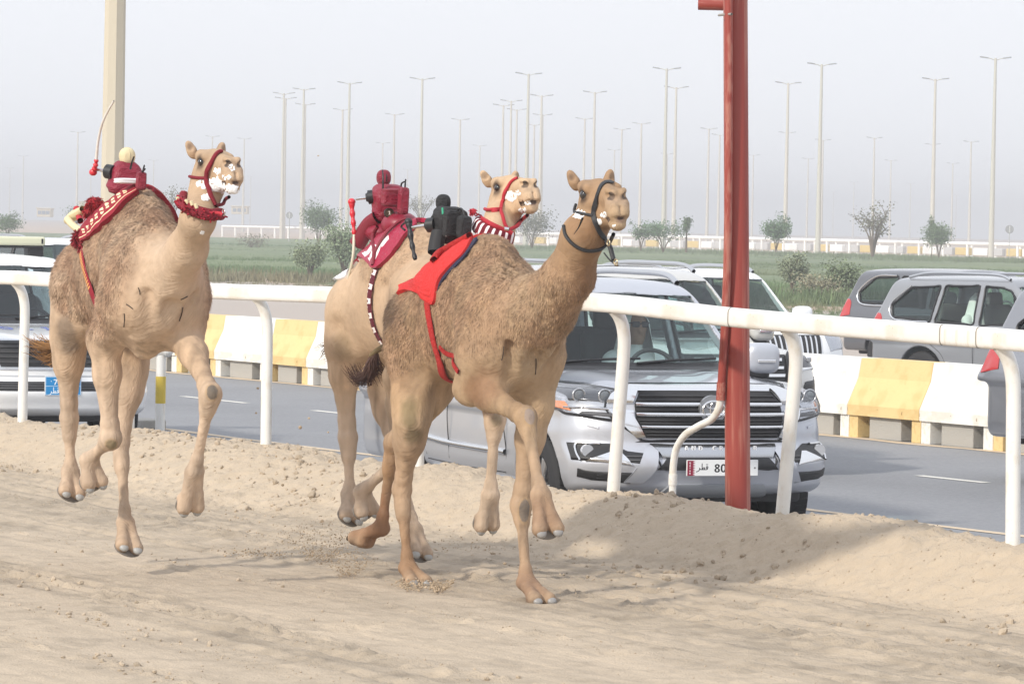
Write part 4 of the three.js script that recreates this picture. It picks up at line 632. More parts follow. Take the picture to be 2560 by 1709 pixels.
const padMat = std(0.20, 0.18, 0.16, 0.85);
function buildCamel(S) {
  const fr = camelFrame(S.foot, S.phi), J = fr.J, dy = S.dy, up = (p) => [p[0], p[1] + dy, p[2]];
  const T = [], add = (a, b, ra, rb, o = {}) => T.push(new Prim(up(a), up(b), ra, rb, { k: 0.1, ...o }));
  const b = S.bulk ?? 1;
  add([0.36, 1.47, 0], [-0.22, 1.50, 0], 0.325, 0.315, { sq: 0.80 * b });
  add([-0.2, 1.53, 0], [-0.55, 1.47, 0], 0.29, 0.235, { sq: 0.82 * b, k: 0.1 });
  add([0.46, 1.42, 0], [0.40, 1.30, 0], 0.245, 0.18, { sq: 0.9 * b });
  add([0.34, 1.2, 0], [0.30, 1.12, 0], 0.10, 0.075, { k: 0.08 });
  add([-0.55, 1.46, 0], [-0.66, 1.38, 0], 0.2, 0.14, { sq: 0.95 });
  add([S.hump[0] - 0.08, 1.66, 0], [S.hump[0], S.hump[1] - 0.14 - 0, 0], 0.27, 0.135, { sq: 0.8, k: 0.16 });
  add([S.hump[0] - 0.35, 1.66, 0], [S.hump[0] - 0.1, S.hump[1] - 0.22, 0], 0.17, 0.13, { sq: 0.85, k: 0.14 });
  add([S.hump[0] + 0.25, 1.62, 0], [S.hump[0] + 0.05, S.hump[1] - 0.2, 0], 0.17, 0.12, { sq: 0.85, k: 0.14 });
  for (const z of [-1, 1]) {
    add([0.46, 1.62, z * 0.13], [0.5, 1.33, z * 0.165], 0.12, 0.10, { k: 0.1 });
    add([0.52, 1.36, z * 0.10], [0.5, 1.20, z * 0.09], 0.10, 0.06, { k: 0.05 }); add([0.30, 1.62, z * 0.17], [0.36, 1.36, z * 0.19], 0.07, 0.06, { k: 0.07 });
    add([-0.5, 1.52, z * 0.11], [-0.45, 1.3, z * 0.14], 0.15, 0.14, { k: 0.1 });
  }
  for (const z of [-1, 1]) {
    T.push(new Prim(up([0.20, 1.60, z * 0.335]), up([0.24, 1.24, z * 0.325]), 0.05, 0.05, { k: 0.11, cut: true }));
    T.push(new Prim(up([-0.40, 1.34, z * 0.30]), up([-0.30, 1.18, z * 0.25]), 0.04, 0.05, { k: 0.10, cut: true }));
    T.push(new Prim(up([0.70, 1.42, z * 0.13]), up([0.66, 1.22, z * 0.10]), 0.015, 0.02, { k: 0.07, cut: true }));
  }
  T.push(new Prim(up([0.735, 1.36, 0]), up([0.70, 1.16, 0]), 0.03, 0.04, { k: 0.07, cut: true }));
  for (const e of S.extra ?? []) add(...e);
  // neck: base, then points seen in the photograph, then the skull
  const hd = S.head, cy = Math.cos(hd.yaw), sy = Math.sin(hd.yaw), cp = Math.cos(hd.pitch), sp = Math.sin(hd.pitch), cr = Math.cos(hd.roll), sr = Math.sin(hd.roll);
  const Y = (a, bb, c) => V3(sy * a + cy * c, bb, cy * a - sy * c);
  const col = (x, y, z) => Y(cp * x - sp * (cr * y - sr * z), sp * x + cp * (cr * y - sr * z), sr * y + cr * z);
  const hx = fr.dirLocal(col(1, 0, 0)), hy = fr.dirLocal(col(0, 1, 0)), hz = fr.dirLocal(col(0, 0, -1)), hp = fr.toLocal(atDepth(hd.px, hd.py, hd.depth));
  const Hd = { M: [...hx.toArray(), ...hy.toArray(), ...hz.toArray()], c: hp, s: hd.s, mouth: hd.mouth };
  const headPt = (x, y, z) => V3(...hp).addScaledVector(hx, x * hd.s).addScaledVector(hy, y * hd.s).addScaledVector(hz, z * hd.s);
  const N = S.neck.map((n) => ({ p: n.local ? up(n.local) : J(n.px[0], n.px[1], { r: n.r ?? 0 }), ra: n.ra }));
  N.push({ p: headPt(0.0, -0.085, 0).toArray(), ra: 0.098 });
  for (let i = 0; i + 1 < N.length; i++) T.push(new Prim(N[i].p, N[i + 1].p, N[i].ra, N[i + 1].ra, { k: i ? 0.06 : 0.12 }));
  T.push(...headPrims(Hd));
  const groups = [T], feet = [], pads = [];
  for (const L of S.legs) {
    const P = L.pts.map((p) => (p.local ? up(p.local) : J(p.px[0], p.px[1], p.o))), G = [], k = 0.05;
    G.k = 0.09;
    const seg = (a, c, ra, rc, o) => G.push(new Prim(a, c, ra, rc, { k, ...o })), mid = (a, c, t) => a.map((v, i) => lerp(v, c[i], t)), off = (p, d, s) => p.map((v, i) => v + d[i] * s);
    const dirv = (a, c) => V3(...c).sub(V3(...a)).normalize();
    if (L.front) {
      const [sh, el, kn, fe, to] = P, fwd = [1, 0, 0];
      seg(sh, el, 0.13, 0.10); seg(el, mid(el, kn, 0.35), 0.098, 0.076); seg(mid(el, kn, 0.35), mid(el, kn, 0.85), 0.074, 0.044);
      seg(mid(el, kn, 0.86), kn, 0.052, 0.058, { k: 0.03 }); seg(kn, mid(kn, fe, 0.18), 0.058, 0.038, { k: 0.025 });
      seg(mid(kn, fe, 0.1), mid(kn, fe, 0.85), 0.033, 0.028); seg(mid(kn, fe, 0.85), fe, 0.034, 0.05, { k: 0.03 });
      seg(off(mid(kn, fe, 0.1), [-1, 0, 0], 0.02), off(mid(kn, fe, 0.9), [-1, 0, 0], 0.022), 0.017, 0.02, { k: 0.012 }); seg(off(kn, [1, 0.6, 0], 0.012), off(kn, [1, -0.4, 0], 0.014), 0.05, 0.044, { k: 0.02 });
      pads.push({ p: kn, d: L.pad ?? [1, 0.1, 0], r: 0.052 }, { p: el, d: [-1, -0.3, 0], r: 0.04 });
      foot(G, fe, to, L);
    } else {
      const [hip, st, ho, fe, to] = P;
      seg(hip, st, 0.165, 0.105); seg(mid(hip, st, 0.75), mid(st, ho, 0.3), 0.11, 0.088); seg(mid(st, ho, 0.25), mid(st, ho, 0.85), 0.085, 0.043);
      seg(mid(st, ho, 0.82), ho, 0.048, 0.05, { k: 0.03 }); const bk = L.heel ?? [-1, 0.3, 0]; seg(ho, off(ho, bk, 0.035), 0.046, 0.034, { k: 0.03 });
      seg(ho, mid(ho, fe, 0.3), 0.05, 0.036, { k: 0.03 }); seg(mid(ho, fe, 0.2), mid(ho, fe, 0.85), 0.032, 0.027); seg(mid(ho, fe, 0.85), fe, 0.032, 0.046, { k: 0.03 });
      seg(off(mid(st, ho, 0.72), [-1, 0, 0], 0.045), off(ho, [-1, 0, 0], 0.05), 0.018, 0.022, { k: 0.03 }); seg(off(mid(ho, fe, 0.15), [-1, 0, 0], 0.022), off(mid(ho, fe, 0.9), [-1, 0, 0], 0.02), 0.016, 0.018, { k: 0.012 });
      pads.push({ p: st, d: [0.8, -0.2, 0.5], r: 0.08 });
      foot(G, fe, to, L);
    }
    groups.push(G);
  }
  function foot(G, fe, to, L) {
    const d = V3(...to).sub(V3(...fe)), len = d.length(); d.normalize();
    const side = V3(...(L.side ?? [0, 0, 1])); side.addScaledVector(d, -side.dot(d)).normalize(); const top = V3().crossVectors(side, d).normalize(); if (L.flip) top.negate();
    for (const s of [-1, 1]) {
      const a = V3(...fe).addScaledVector(side, s * 0.018), m = V3(...fe).addScaledVector(d, len * 0.55).addScaledVector(side, s * 0.034), e = V3(...fe).addScaledVector(d, len * 0.86).addScaledVector(side, s * (L.splay ?? 0.043));
      G.push(new Prim(a.toArray(), m.toArray(), 0.038, 0.031, { k: 0.022 })); G.push(new Prim(m.toArray(), e.toArray(), 0.033, 0.042, { k: 0.014 }));
      feet.push({ e, d: d.clone(), top: top.clone(), side: side.clone(), flip: L.flip });
    }
    // the soft pad under and behind the toes
    const h = V3(...fe).addScaledVector(d, len * 0.7).addScaledVector(top, -0.03); G.push(new Prim(h.clone().addScaledVector(side, -0.03).toArray(), h.clone().addScaledVector(side, 0.03).toArray(), 0.04, 0.04, { k: 0.02 }));
  }
  const f = fieldOf(groups);
  const hc = headPt(0.17, -0.055, 0), HR = 0.335 * hd.s, cutBy = (sg, o) => { const w = (x, y, z) => Math.max(f(x, y, z), sg * (Math.hypot(x - hc.x, y - hc.y, z - hc.z) - HR) - o); w.near = (x, y, z, R) => { const q = f.near(x, y, z, R); return (a, b2, c) => Math.max(q(a, b2, c), sg * (Math.hypot(a - hc.x, b2 - hc.y, c - hc.z) - HR) - o); }; return w; };
  const gb = surfaceNets(cutBy(-1, 0.006), [-1.75, -0.03, -0.62], [1.95, 2.62, 0.62], 0.0078), gh = surfaceNets(cutBy(1, 0), [hc.x - HR - 0.02, hc.y - HR - 0.02, hc.z - HR - 0.02], [hc.x + HR + 0.02, hc.y + HR + 0.02, hc.z + HR + 0.02], 0.0042);
  const nb = gb.attributes.position.count, g = mergeGeometries([gb, gh]);
  gradNormals(g, f);
  // colour, wool relief
  const P = g.attributes.position, Nn = g.attributes.normal, C = new Float32Array(P.count * 3), woolAt = (x, y, z, n) => {
    let w = 0; const e = 0.12 * fbm(x * 4.2 + 3, y * 4.2, z * 4.2, 3);
    for (const q of S.wool) { const dx = (x - q.c[0]) / q.r[0], dyy = (y - dy - q.c[1]) / q.r[1], dz = (z - (q.c[2] ?? 0)) / (q.r[2] ?? 1e3), v = 1 - Math.sqrt(dx * dx + dyy * dyy + dz * dz) + e * (q.e ?? 1); w = Math.max(w, sst(-q.soft, q.soft, v) * (q.s ?? 1)); }
    return w;
  };
  const hv = V3(...hp), spots = [], mixc = (c, o, t) => { for (let i = 0; i < 3; i++) c[i] = lerp(c[i], o[i], t); };
  for (const p of pads) { const d = V3(...p.d).normalize(), c = V3(...p.p).addScaledVector(d, p.r * 1.05); spots.push([c, p.r, S.pad ?? [0.26, 0.20, 0.15], 0.3]); }
  for (const t of feet) { spots.push([t.e.clone().addScaledVector(t.top, -0.035), 0.055, [0.15, 0.10, 0.065], 0.8], [t.e.clone().addScaledVector(t.d, 0.03), 0.035, [0.14, 0.10, 0.07], 0.7]); }
  for (const z of [-1, 1]) {
    spots.push([headPt(0.135, 0.0, z * 0.1), 0.056 * hd.s, [0.06, 0.035, 0.022], 0.92], [headPt(0.426, -0.058, z * 0.039), 0.025, [0.02, 0.013, 0.01], 1, 1, 2], [headPt(0.385, -0.167, z * 0.04), 0.02, [0.05, 0.03, 0.028], 0.85, 1, 2], [headPt(0.35, -0.164, z * 0.052), 0.018, [0.06, 0.035, 0.03], 0.85, 1, 2], [headPt(0.0, 0.125, z * 0.118), 0.026, [0.14, 0.09, 0.06], 0.7]);
    spots.push([headPt(0.425, -0.085, z * 0.03), 0.05, [0.32, 0.23, 0.17], 0.5]);
  }
  spots.push([headPt(-0.01, 0.085, 0), 0.11, S.crownc ?? S.brown, 0.55], [headPt(0.42, -0.12, 0), 0.06, [0.40, 0.30, 0.215], 0.4], [headPt(0.12, -0.1, 0.09), 0.07, S.tan, 0.5]);
  spots.push([headPt(0.44, -0.176, 0), 0.032, S.lip ?? [0.16, 0.10, 0.085], 0.7], [headPt(0.43, -0.168, 0), 0.022, [0.05, 0.03, 0.028], 0.85, 1, 2]);
  for (const s of S.spots ?? []) spots.push([s.px ? (s.o ? V3(...J(s.px[0], s.px[1], s.o)) : cast(f, fr.eye, fr.dirLocal(ray(s.px[0], s.px[1])), 30, 18.5).p) : V3(...up(s.local)), s.r, s.c, s.s ?? 0.7, s.e, s.h]);
  for (let i = 0; i < P.count; i++) {
    const x = P.getX(i), y = P.getY(i), z = P.getZ(i), nx = Nn.getX(i), ny = Nn.getY(i), nz = Nn.getZ(i);
    const w = woolAt(x, y, z), dh = Math.hypot(x - hv.x, y - hv.y, z - hv.z), hz2 = sst(0.55, 0.35, dh);
    const c = [...S.pale]; const n1 = fbm(x * 6, y * 6, z * 6, 3), n2 = noise3(x * 45, y * 30, z * 45);
    mixc(c, S.tan, clamp(0.45 + 1.1 * fbm(x * 2.4 + 7, y * 2.4, z * 2.4, 3) + 0.35 * ny));
    mixc(c, S.legc, sst(1.05 + dy, 0.75 + dy, y) * (1 - hz2));
    mixc(c, S.brown, w * clamp(0.72 + 0.9 * n1 + 0.7 * fbm(x * 14, y * 10, z * 14, 2)));
    mixc(c, S.headc ?? S.tan, hz2 * 0.8); if (hz2 < 0.5 && y < 1.15 + dy) { const vs = fbm(x * 30, y * 3.2, z * 30, 2), ds = sst(0.5 + dy, 0.1 + dy, y); for (let q = 0; q < 3; q++) c[q] *= 1 + 0.45 * vs; mixc(c, S.dirt ?? [0.30, 0.19, 0.11], 0.5 * ds * clamp(0.5 + n1 * 1.4)); }
    for (const [p, r, q, s, e, hh] of spots) { const dx = x - p.x, ddy = y - p.y, dz = z - p.z; if (Math.abs(dx) > r * 1.6 || Math.abs(ddy) > r * 1.6 * (e ?? 1) || Math.abs(dz) > r * 1.6) continue; const dd = Math.hypot(dx, ddy / (e ?? 1), dz) / r + (hh ? 0.15 : 0.45) * n1 + (hh ? 0.12 : 0.3) * fbm(x * 20, y * 16, z * 20, 2); if (hh) { if (hh < 2) mixc(c, [0.40, 0.27, 0.15], 0.6 * sst(1.35, 1.1, dd)); mixc(c, q, s * sst(1.02, 0.88, dd) * (1 + 0.3 * fbm(x * 60, y * 60, z * 60, 2))); } else mixc(c, q, s * sst(1.2, 0.45, dd)); }
    const m = 1 + 0.22 * n1 + 0.10 * fbm(x * 24, y * 9, z * 24, 2) + (0.06 + 0.16 * w) * n2 + w * 0.22 * fbm(x * 22, y * 13, z * 22, 2);
    C.set(c.map((v) => v * m), i * 3);
    const disp = w * (0.018 * fbm(x * 12, y * 9, z * 12, 3) + 0.012 * fbm(x * 34, y * 18, z * 34, 2) + 0.003) + (1 - w) * (1 - hz2) * 0.006 * fbm(x * 9, y * 5, z * 9, 2) + 0.0016 * noise3(x * 60, y * 40, z * 60) * (1 - hz2 * 0.6);
    P.setXYZ(i, x + nx * disp, y + ny * disp, z + nz * disp);
  }
  const uv = new Float32Array(P.count * 2); for (let i = 0; i < P.count; i++) { uv[i * 2] = (P.getX(i) + P.getZ(i) * 0.7) * 2.2; uv[i * 2 + 1] = (P.getY(i) + P.getZ(i) * 0.4) * 1.5; }
  g.setAttribute('uv', new THREE.BufferAttribute(uv, 2)); g.setAttribute('color', new THREE.BufferAttribute(C, 3)); g.computeVertexNormals();
  const root = group(S.name, fr.O, fr.turn, S.label, 'camel', S.group);
  const body = part('body', g, coat, root);
  // eyes, nails
  for (const z of [-1, 1]) part('eye', ball(headPt(0.134, 0.002, z * 0.089), 0.027 * hd.s), eyeMat, root);
  for (const t of feet) {
    const gN = new THREE.SphereGeometry(1, 12, 8); gN.scale(0.034, 0.022, 0.030); gN.applyMatrix4(new THREE.Matrix4().makeBasis(t.d, t.top, t.side)); const q = t.e.clone().addScaledVector(t.d, 0.022).addScaledVector(t.top, 0.008); gN.translate(q.x, q.y, q.z); part('toenail', gN, S.nail ?? nailMat, root);
  }
  for (let i = 0; i < feet.length; i += 2) { if (feet[i].flip) continue; const m = feet[i].e.clone().add(feet[i + 1].e).multiplyScalar(0.5), t = feet[i], q = m.addScaledVector(t.d, -0.012).addScaledVector(t.top, -0.034), gP = new THREE.SphereGeometry(1, 20, 10); gP.scale(0.062, 0.014, 0.082); gP.applyMatrix4(new THREE.Matrix4().makeBasis(t.d, t.top, t.side)); gP.translate(q.x, q.y, q.z); part('foot_pad', gP, padMat, root); }
  // wool: thousands of tufts laid down and back along the coat
  {
    const spikes = []; const tri = g.index.array, A = V3(), B = V3(), Cc = V3(), n = V3(), cand = [];
    for (let i = 0; i < tri.length; i += 3) {
      A.fromBufferAttribute(P, tri[i]); const w = woolAt(A.x, A.y, A.z); const dh = A.distanceTo(hv);
      const onHead = dh < 0.36 * hd.s + 0.1 && tri[i] >= nb, fringe = onHead ? 0.13 : A.y > 0.95 + dy ? 0.45 : 0.3, ww = Math.max(w, fringe); if (A.y < 0.12 || (onHead && A.distanceTo(headPt(0.3, -0.1, 0)) < 0.17)) continue; if (rnd() > ww * 0.42 * (w > 0.3 ? 1 : 0.8)) continue;
      cand.push([i, w, onHead ? 0 : A.y > 0.95 + dy ? 1 : 2]);
    }
    const bl = new THREE.BufferGeometry(); // a bent, tapering lock
    bl.setAttribute('position', new THREE.Float32BufferAttribute([-0.5, 0, 0, 0.5, 0, 0, -0.36, 0.22, 0.5, 0.36, 0.22, 0.5, 0, 0.26, 1], 3)); bl.setIndex([0, 1, 2, 1, 3, 2, 2, 3, 4]); bl.computeVertexNormals();
    const M = new THREE.Matrix4(), m = new THREE.InstancedMesh(bl, phys(1, 1, 1, 0.9), cand.length), c = new THREE.Color();
    cand.forEach(([i, w, kind], k) => {
      A.fromBufferAttribute(P, tri[i]); n.fromBufferAttribute(g.attributes.normal, tri[i]);
      const fl = V3(-0.35 + 0.5 * noise3(A.x * 5, A.y * 5, A.z * 5), -1, 0.5 * noise3(A.x * 5 + 9, A.y * 5, A.z * 5) + rr(-0.3, 0.3)); fl.addScaledVector(n, -fl.dot(n)).normalize();
      const sd = V3().crossVectors(n, fl).normalize(), L = (w > 0.05 ? lerp(rr(0.007, 0.013), rr(0.012, 0.028), sst(0.25, 0.9, w)) : kind === 1 ? rr(0.008, 0.015) : kind === 0 ? rr(0.006, 0.011) : rr(0.006, 0.011)), Wd = L * rr(0.13, 0.22); const lift = w > 0.3 ? rr(0.15, 0.55) : rr(0.05, 0.2); const dir = fl.clone().addScaledVector(n, lift).normalize(), nn = V3().crossVectors(dir, sd).normalize(); if (nn.dot(n) < 0) nn.negate();
      M.makeBasis(sd.multiplyScalar(Wd), nn.multiplyScalar(L * 0.5), dir.multiplyScalar(L)); M.setPosition(A.x - n.x * 0.002, A.y - n.y * 0.002, A.z - n.z * 0.002); m.setMatrixAt(k, M);
      const o = tri[i] * 3, s = (w > 0.3 ? rr(0.55, 1.45) : rr(0.72, 1.22)) * (1 + 0.35 * fbm(A.x * 16, A.y * 11, A.z * 16, 2)); m.setColorAt(k, c.setRGB(C[o] * s, C[o + 1] * s, C[o + 2] * s));
    });
    m.name = 'wool'; m.userData.kind = 'stuff'; m.castShadow = m.receiveShadow = true; root.add(m);
  }
  // tail: many fine curved strands
  if (S.tail) {
    const T0 = S.tail, gs = [], base = T0.from.map((p) => V3(...(p.local ? up(p.local) : J(p.px[0], p.px[1], p.o))));
    gs.push(tube(base, (t) => lerp(0.03, 0.014, t), 12, 8));
    const end = base[base.length - 1], prev = base[base.length - 2];
    const strands = [];
    for (let i = 0; i < T0.n; i++) { const t = T0.to[Math.floor(rnd() * T0.to.length)], e = V3(...J(t.px[0] + rr(-t.s, t.s), t.px[1] + rr(-t.s, t.s), t.o)); e.z += rr(-0.05, 0.05); const st = base[base.length - 1].clone().lerp(prev, rnd() * 0.9), md = st.clone().lerp(e, 0.5).add(V3(rr(-0.03, 0.03), (t.sag ?? -0.03) + rr(-0.04, 0.02), rr(-0.03, 0.03))); strands.push(tube([st, md, e], (q) => 0.0042 * (1.15 - q), 7, 3)); }
    part('tail', gs, std(...(T0.base ?? S.tan), 0.9), root); part('tail_hair', strands, std(...T0.c, 0.75), root);
  }
  root.updateMatrixWorld(true);
  return { root, f, ft: fieldOf([T]), fr, headPt, hx, hy, hz, J, up, S, hv, spine: 1.48 + dy,
    // hit of a photograph pixel on the coat
    hit: (px, py) => cast(f, fr.eye, fr.dirLocal(ray(px, py)), 30, 18.5) };
}
const camelA = buildCamel({
  name: 'racing_camel', label: 'pale camel at far left with shaggy brown hump and white foam over its muzzle', group: 'racing camels', foot: [311, 1440], phi: 24, dy: 0.21, hump: [0.18, 2.0],
  pale: [0.56, 0.42, 0.30], tan: [0.455, 0.32, 0.21], legc: [0.51, 0.385, 0.28], brown: [0.29, 0.178, 0.112], headc: [0.42, 0.29, 0.18],
  neck: [{ local: [0.48, 1.50, 0], ra: 0.225 }, { px: [423, 690], ra: 0.155, r: -0.02 }, { px: [468, 622], ra: 0.105, r: -0.02 }, { px: [494, 548], ra: 0.088 }],
  head: { yaw: 25.6 * Math.PI / 180, pitch: 9.6 * Math.PI / 180, roll: 0.01, px: 519.4, py: 416.7, depth: 21.6, s: 0.9 },
  legs: undefined, legs_: 0,
  wool: [{ c: [0.08, 1.72], r: [0.52, 0.32], soft: 0.2 }, { c: [-0.26, 1.52], r: [0.33, 0.30], soft: 0.12 }, { c: [0.20, 1.58, 0.24], r: [0.46, 0.46, 0.36], soft: 0.22, s: 0.95 }, { c: [0.20, 1.58, -0.24], r: [0.46, 0.46, 0.36], soft: 0.22, s: 0.95 }],
  ...{ legs: [
    { front: 1, pts: [{ local: [0.44, 1.40, -0.17] }, { px: [461, 832], o: { r: -0.19 } }, { px: [526, 984], o: { r: -0.17 } }, { px: [486, 1178], o: { r: -0.15 } }, { px: [474, 1282], o: { r: -0.15 } }], side: [0.25, 0, 1], pad: [0.8, 0.1, 0.5] },
    { front: 1, pts: [{ local: [0.40, 1.36, 0.17] }, { px: [262, 850], o: { r: 0.17 } }, { px: [276, 1096], o: { r: 0.12 } }, { px: [222, 1150], o: { f: -0.14 } }, { px: [238, 1215], o: { f: -0.12 } }], side: [0.2, 0, 1], pad: [1, -0.6, 0] },
    { pts: [{ local: [-0.48, 1.40, -0.14] }, { px: [325, 925], o: { r: -0.16 } }, { px: [300, 1106], o: { r: -0.10 } }, { px: [313, 1306], o: { r: -0.08 } }, { px: [325, 1376], o: { f: -0.06 } }], side: [0.3, 0, 1] },
    { pts: [{ local: [-0.5, 1.42, 0.13] }, { px: [170, 845], o: { r: 0.18 } }, { px: [172, 1045], o: { r: 0.14 } }, { px: [175, 1178], o: { r: 0.13 } }, { px: [180, 1238], o: { f: -0.54 } }], side: [0.3, 0, 1] },
  ] },
  spots: [{ px: [162, 826], r: 0.07, c: [0.22, 0.165, 0.12], s: 0.85, e: 1.4 }, { px: [176, 862], r: 0.06, c: [0.24, 0.18, 0.13], s: 0.8, e: 1.3 }, { px: [300, 930], o: { r: -0.12 }, r: 0.05, c: [0.25, 0.19, 0.14] }, { px: [318, 1250], o: { r: -0.05 }, r: 0.16, c: [0.33, 0.24, 0.16], s: 0.6, e: 1.5 }, { px: [530, 978], r: 0.034, c: [0.15, 0.125, 0.10], s: 0.95, e: 1.5, h: 1 }, { px: [277, 1112], r: 0.032, c: [0.2, 0.16, 0.09], s: 0.8, h: 1 },
    { px: [500, 585], o: { r: 0.06 }, r: 0.12, c: [0.30, 0.20, 0.13], s: 0.8, e: 0.6 }],
  tail: { n: 150, c: [0.33, 0.17, 0.06], from: [{ local: [-0.72, 1.42, 0.05] }, { px: [172, 850], o: { f: -0.80 } }, { px: [140, 874], o: { f: -0.86 } }], to: [{ px: [80, 842], s: 12, o: { f: -0.95 } }, { px: [82, 868], s: 14, o: { f: -0.9 } }, { px: [108, 890], s: 12, o: { f: -0.9 } }, { px: [122, 905], s: 8, o: { f: -0.9 } }] },
});
const camelB = buildCamel({
  name: 'racing_camel', label: 'sandy camel in the middle carrying the maroon robot, mostly behind the brown camel', group: 'racing camels', foot: [1010, 1431], phi: 26, dy: 0.07, hump: [0.12, 1.97],
  pale: [0.58, 0.43, 0.295], tan: [0.50, 0.355, 0.235], legc: [0.50, 0.385, 0.285], brown: [0.36, 0.235, 0.14], headc: [0.52, 0.36, 0.22],
  neck: [{ local: [0.48, 1.50, 0], ra: 0.225 }, { local: [0.80, 1.62, 0], ra: 0.15 }, { px: [1225, 660], ra: 0.115 }, { px: [1240, 580], ra: 0.092 }],
  head: { yaw: 22.9 * Math.PI / 180, pitch: 15.7 * Math.PI / 180, roll: -0.012, px: 1259, py: 485.6, depth: 22.3, s: 0.91, mouth: 0.015 },
  legs: [
    { front: 1, pts: [{ local: [0.44, 1.40, -0.17] }, { px: [1190, 920], o: { r: -0.19 } }, { px: [1237, 1052], o: { r: -0.16 } }, { px: [1226, 1238], o: { r: -0.15 } }, { px: [1216, 1325], o: { r: -0.15 } }], side: [0.25, 0, 1], pad: [0.9, 0.1, 0.4] },
    { front: 1, pts: [{ local: [0.42, 1.40, 0.16] }, { local: [0.28, 1.1, 0.17] }, { local: [0.14, 0.60, 0.12] }, { px: [905, 1228], o: { f: -0.12 } }, { px: [920, 1285], o: { f: -0.10 } }], side: [0.2, 0, 1], pad: [1, -0.5, 0] },
    { pts: [{ local: [-0.48, 1.42, -0.13] }, { px: [963, 975], o: { r: -0.12 } }, { px: [990, 1140], o: { r: -0.09 } }, { px: [1035, 1322], o: { r: -0.08 } }, { px: [1053, 1390], o: { r: -0.07 } }], side: [0.3, 0, 1] },
    { pts: [{ local: [-0.5, 1.44, 0.13] }, { px: [858, 870], o: { r: 0.18 } }, { px: [869, 1094], o: { r: 0.14 } }, { px: [874, 1236], o: { r: 0.13 } }, { px: [880, 1300], o: { f: -0.42 } }], side: [0.3, 0, 1] },
  ],
  wool: [{ c: [0.08, 1.82], r: [0.36, 0.2], soft: 0.15, s: 0.6 }],
  spots: [{ px: [857, 862], r: 0.08, c: [0.36, 0.26, 0.16], s: 0.8, e: 1.2 }, { px: [1243, 1052], r: 0.04, c: [0.3, 0.24, 0.16], s: 0.8 }],
  tail: { n: 70, c: [0.16, 0.085, 0.045], base: [0.3, 0.2, 0.11], from: [{ local: [-0.72, 1.42, -0.02] }, { px: [862, 840], o: { f: -0.82 } }, { px: [845, 872], o: { f: -0.88 } }], to: [{ px: [806, 872], s: 10, o: { f: -0.98 }, sag: 0.01 }, { px: [815, 890], s: 10, o: { f: -0.97 }, sag: 0.02 }, { px: [828, 902], s: 8, o: { f: -0.94 } }] },
});
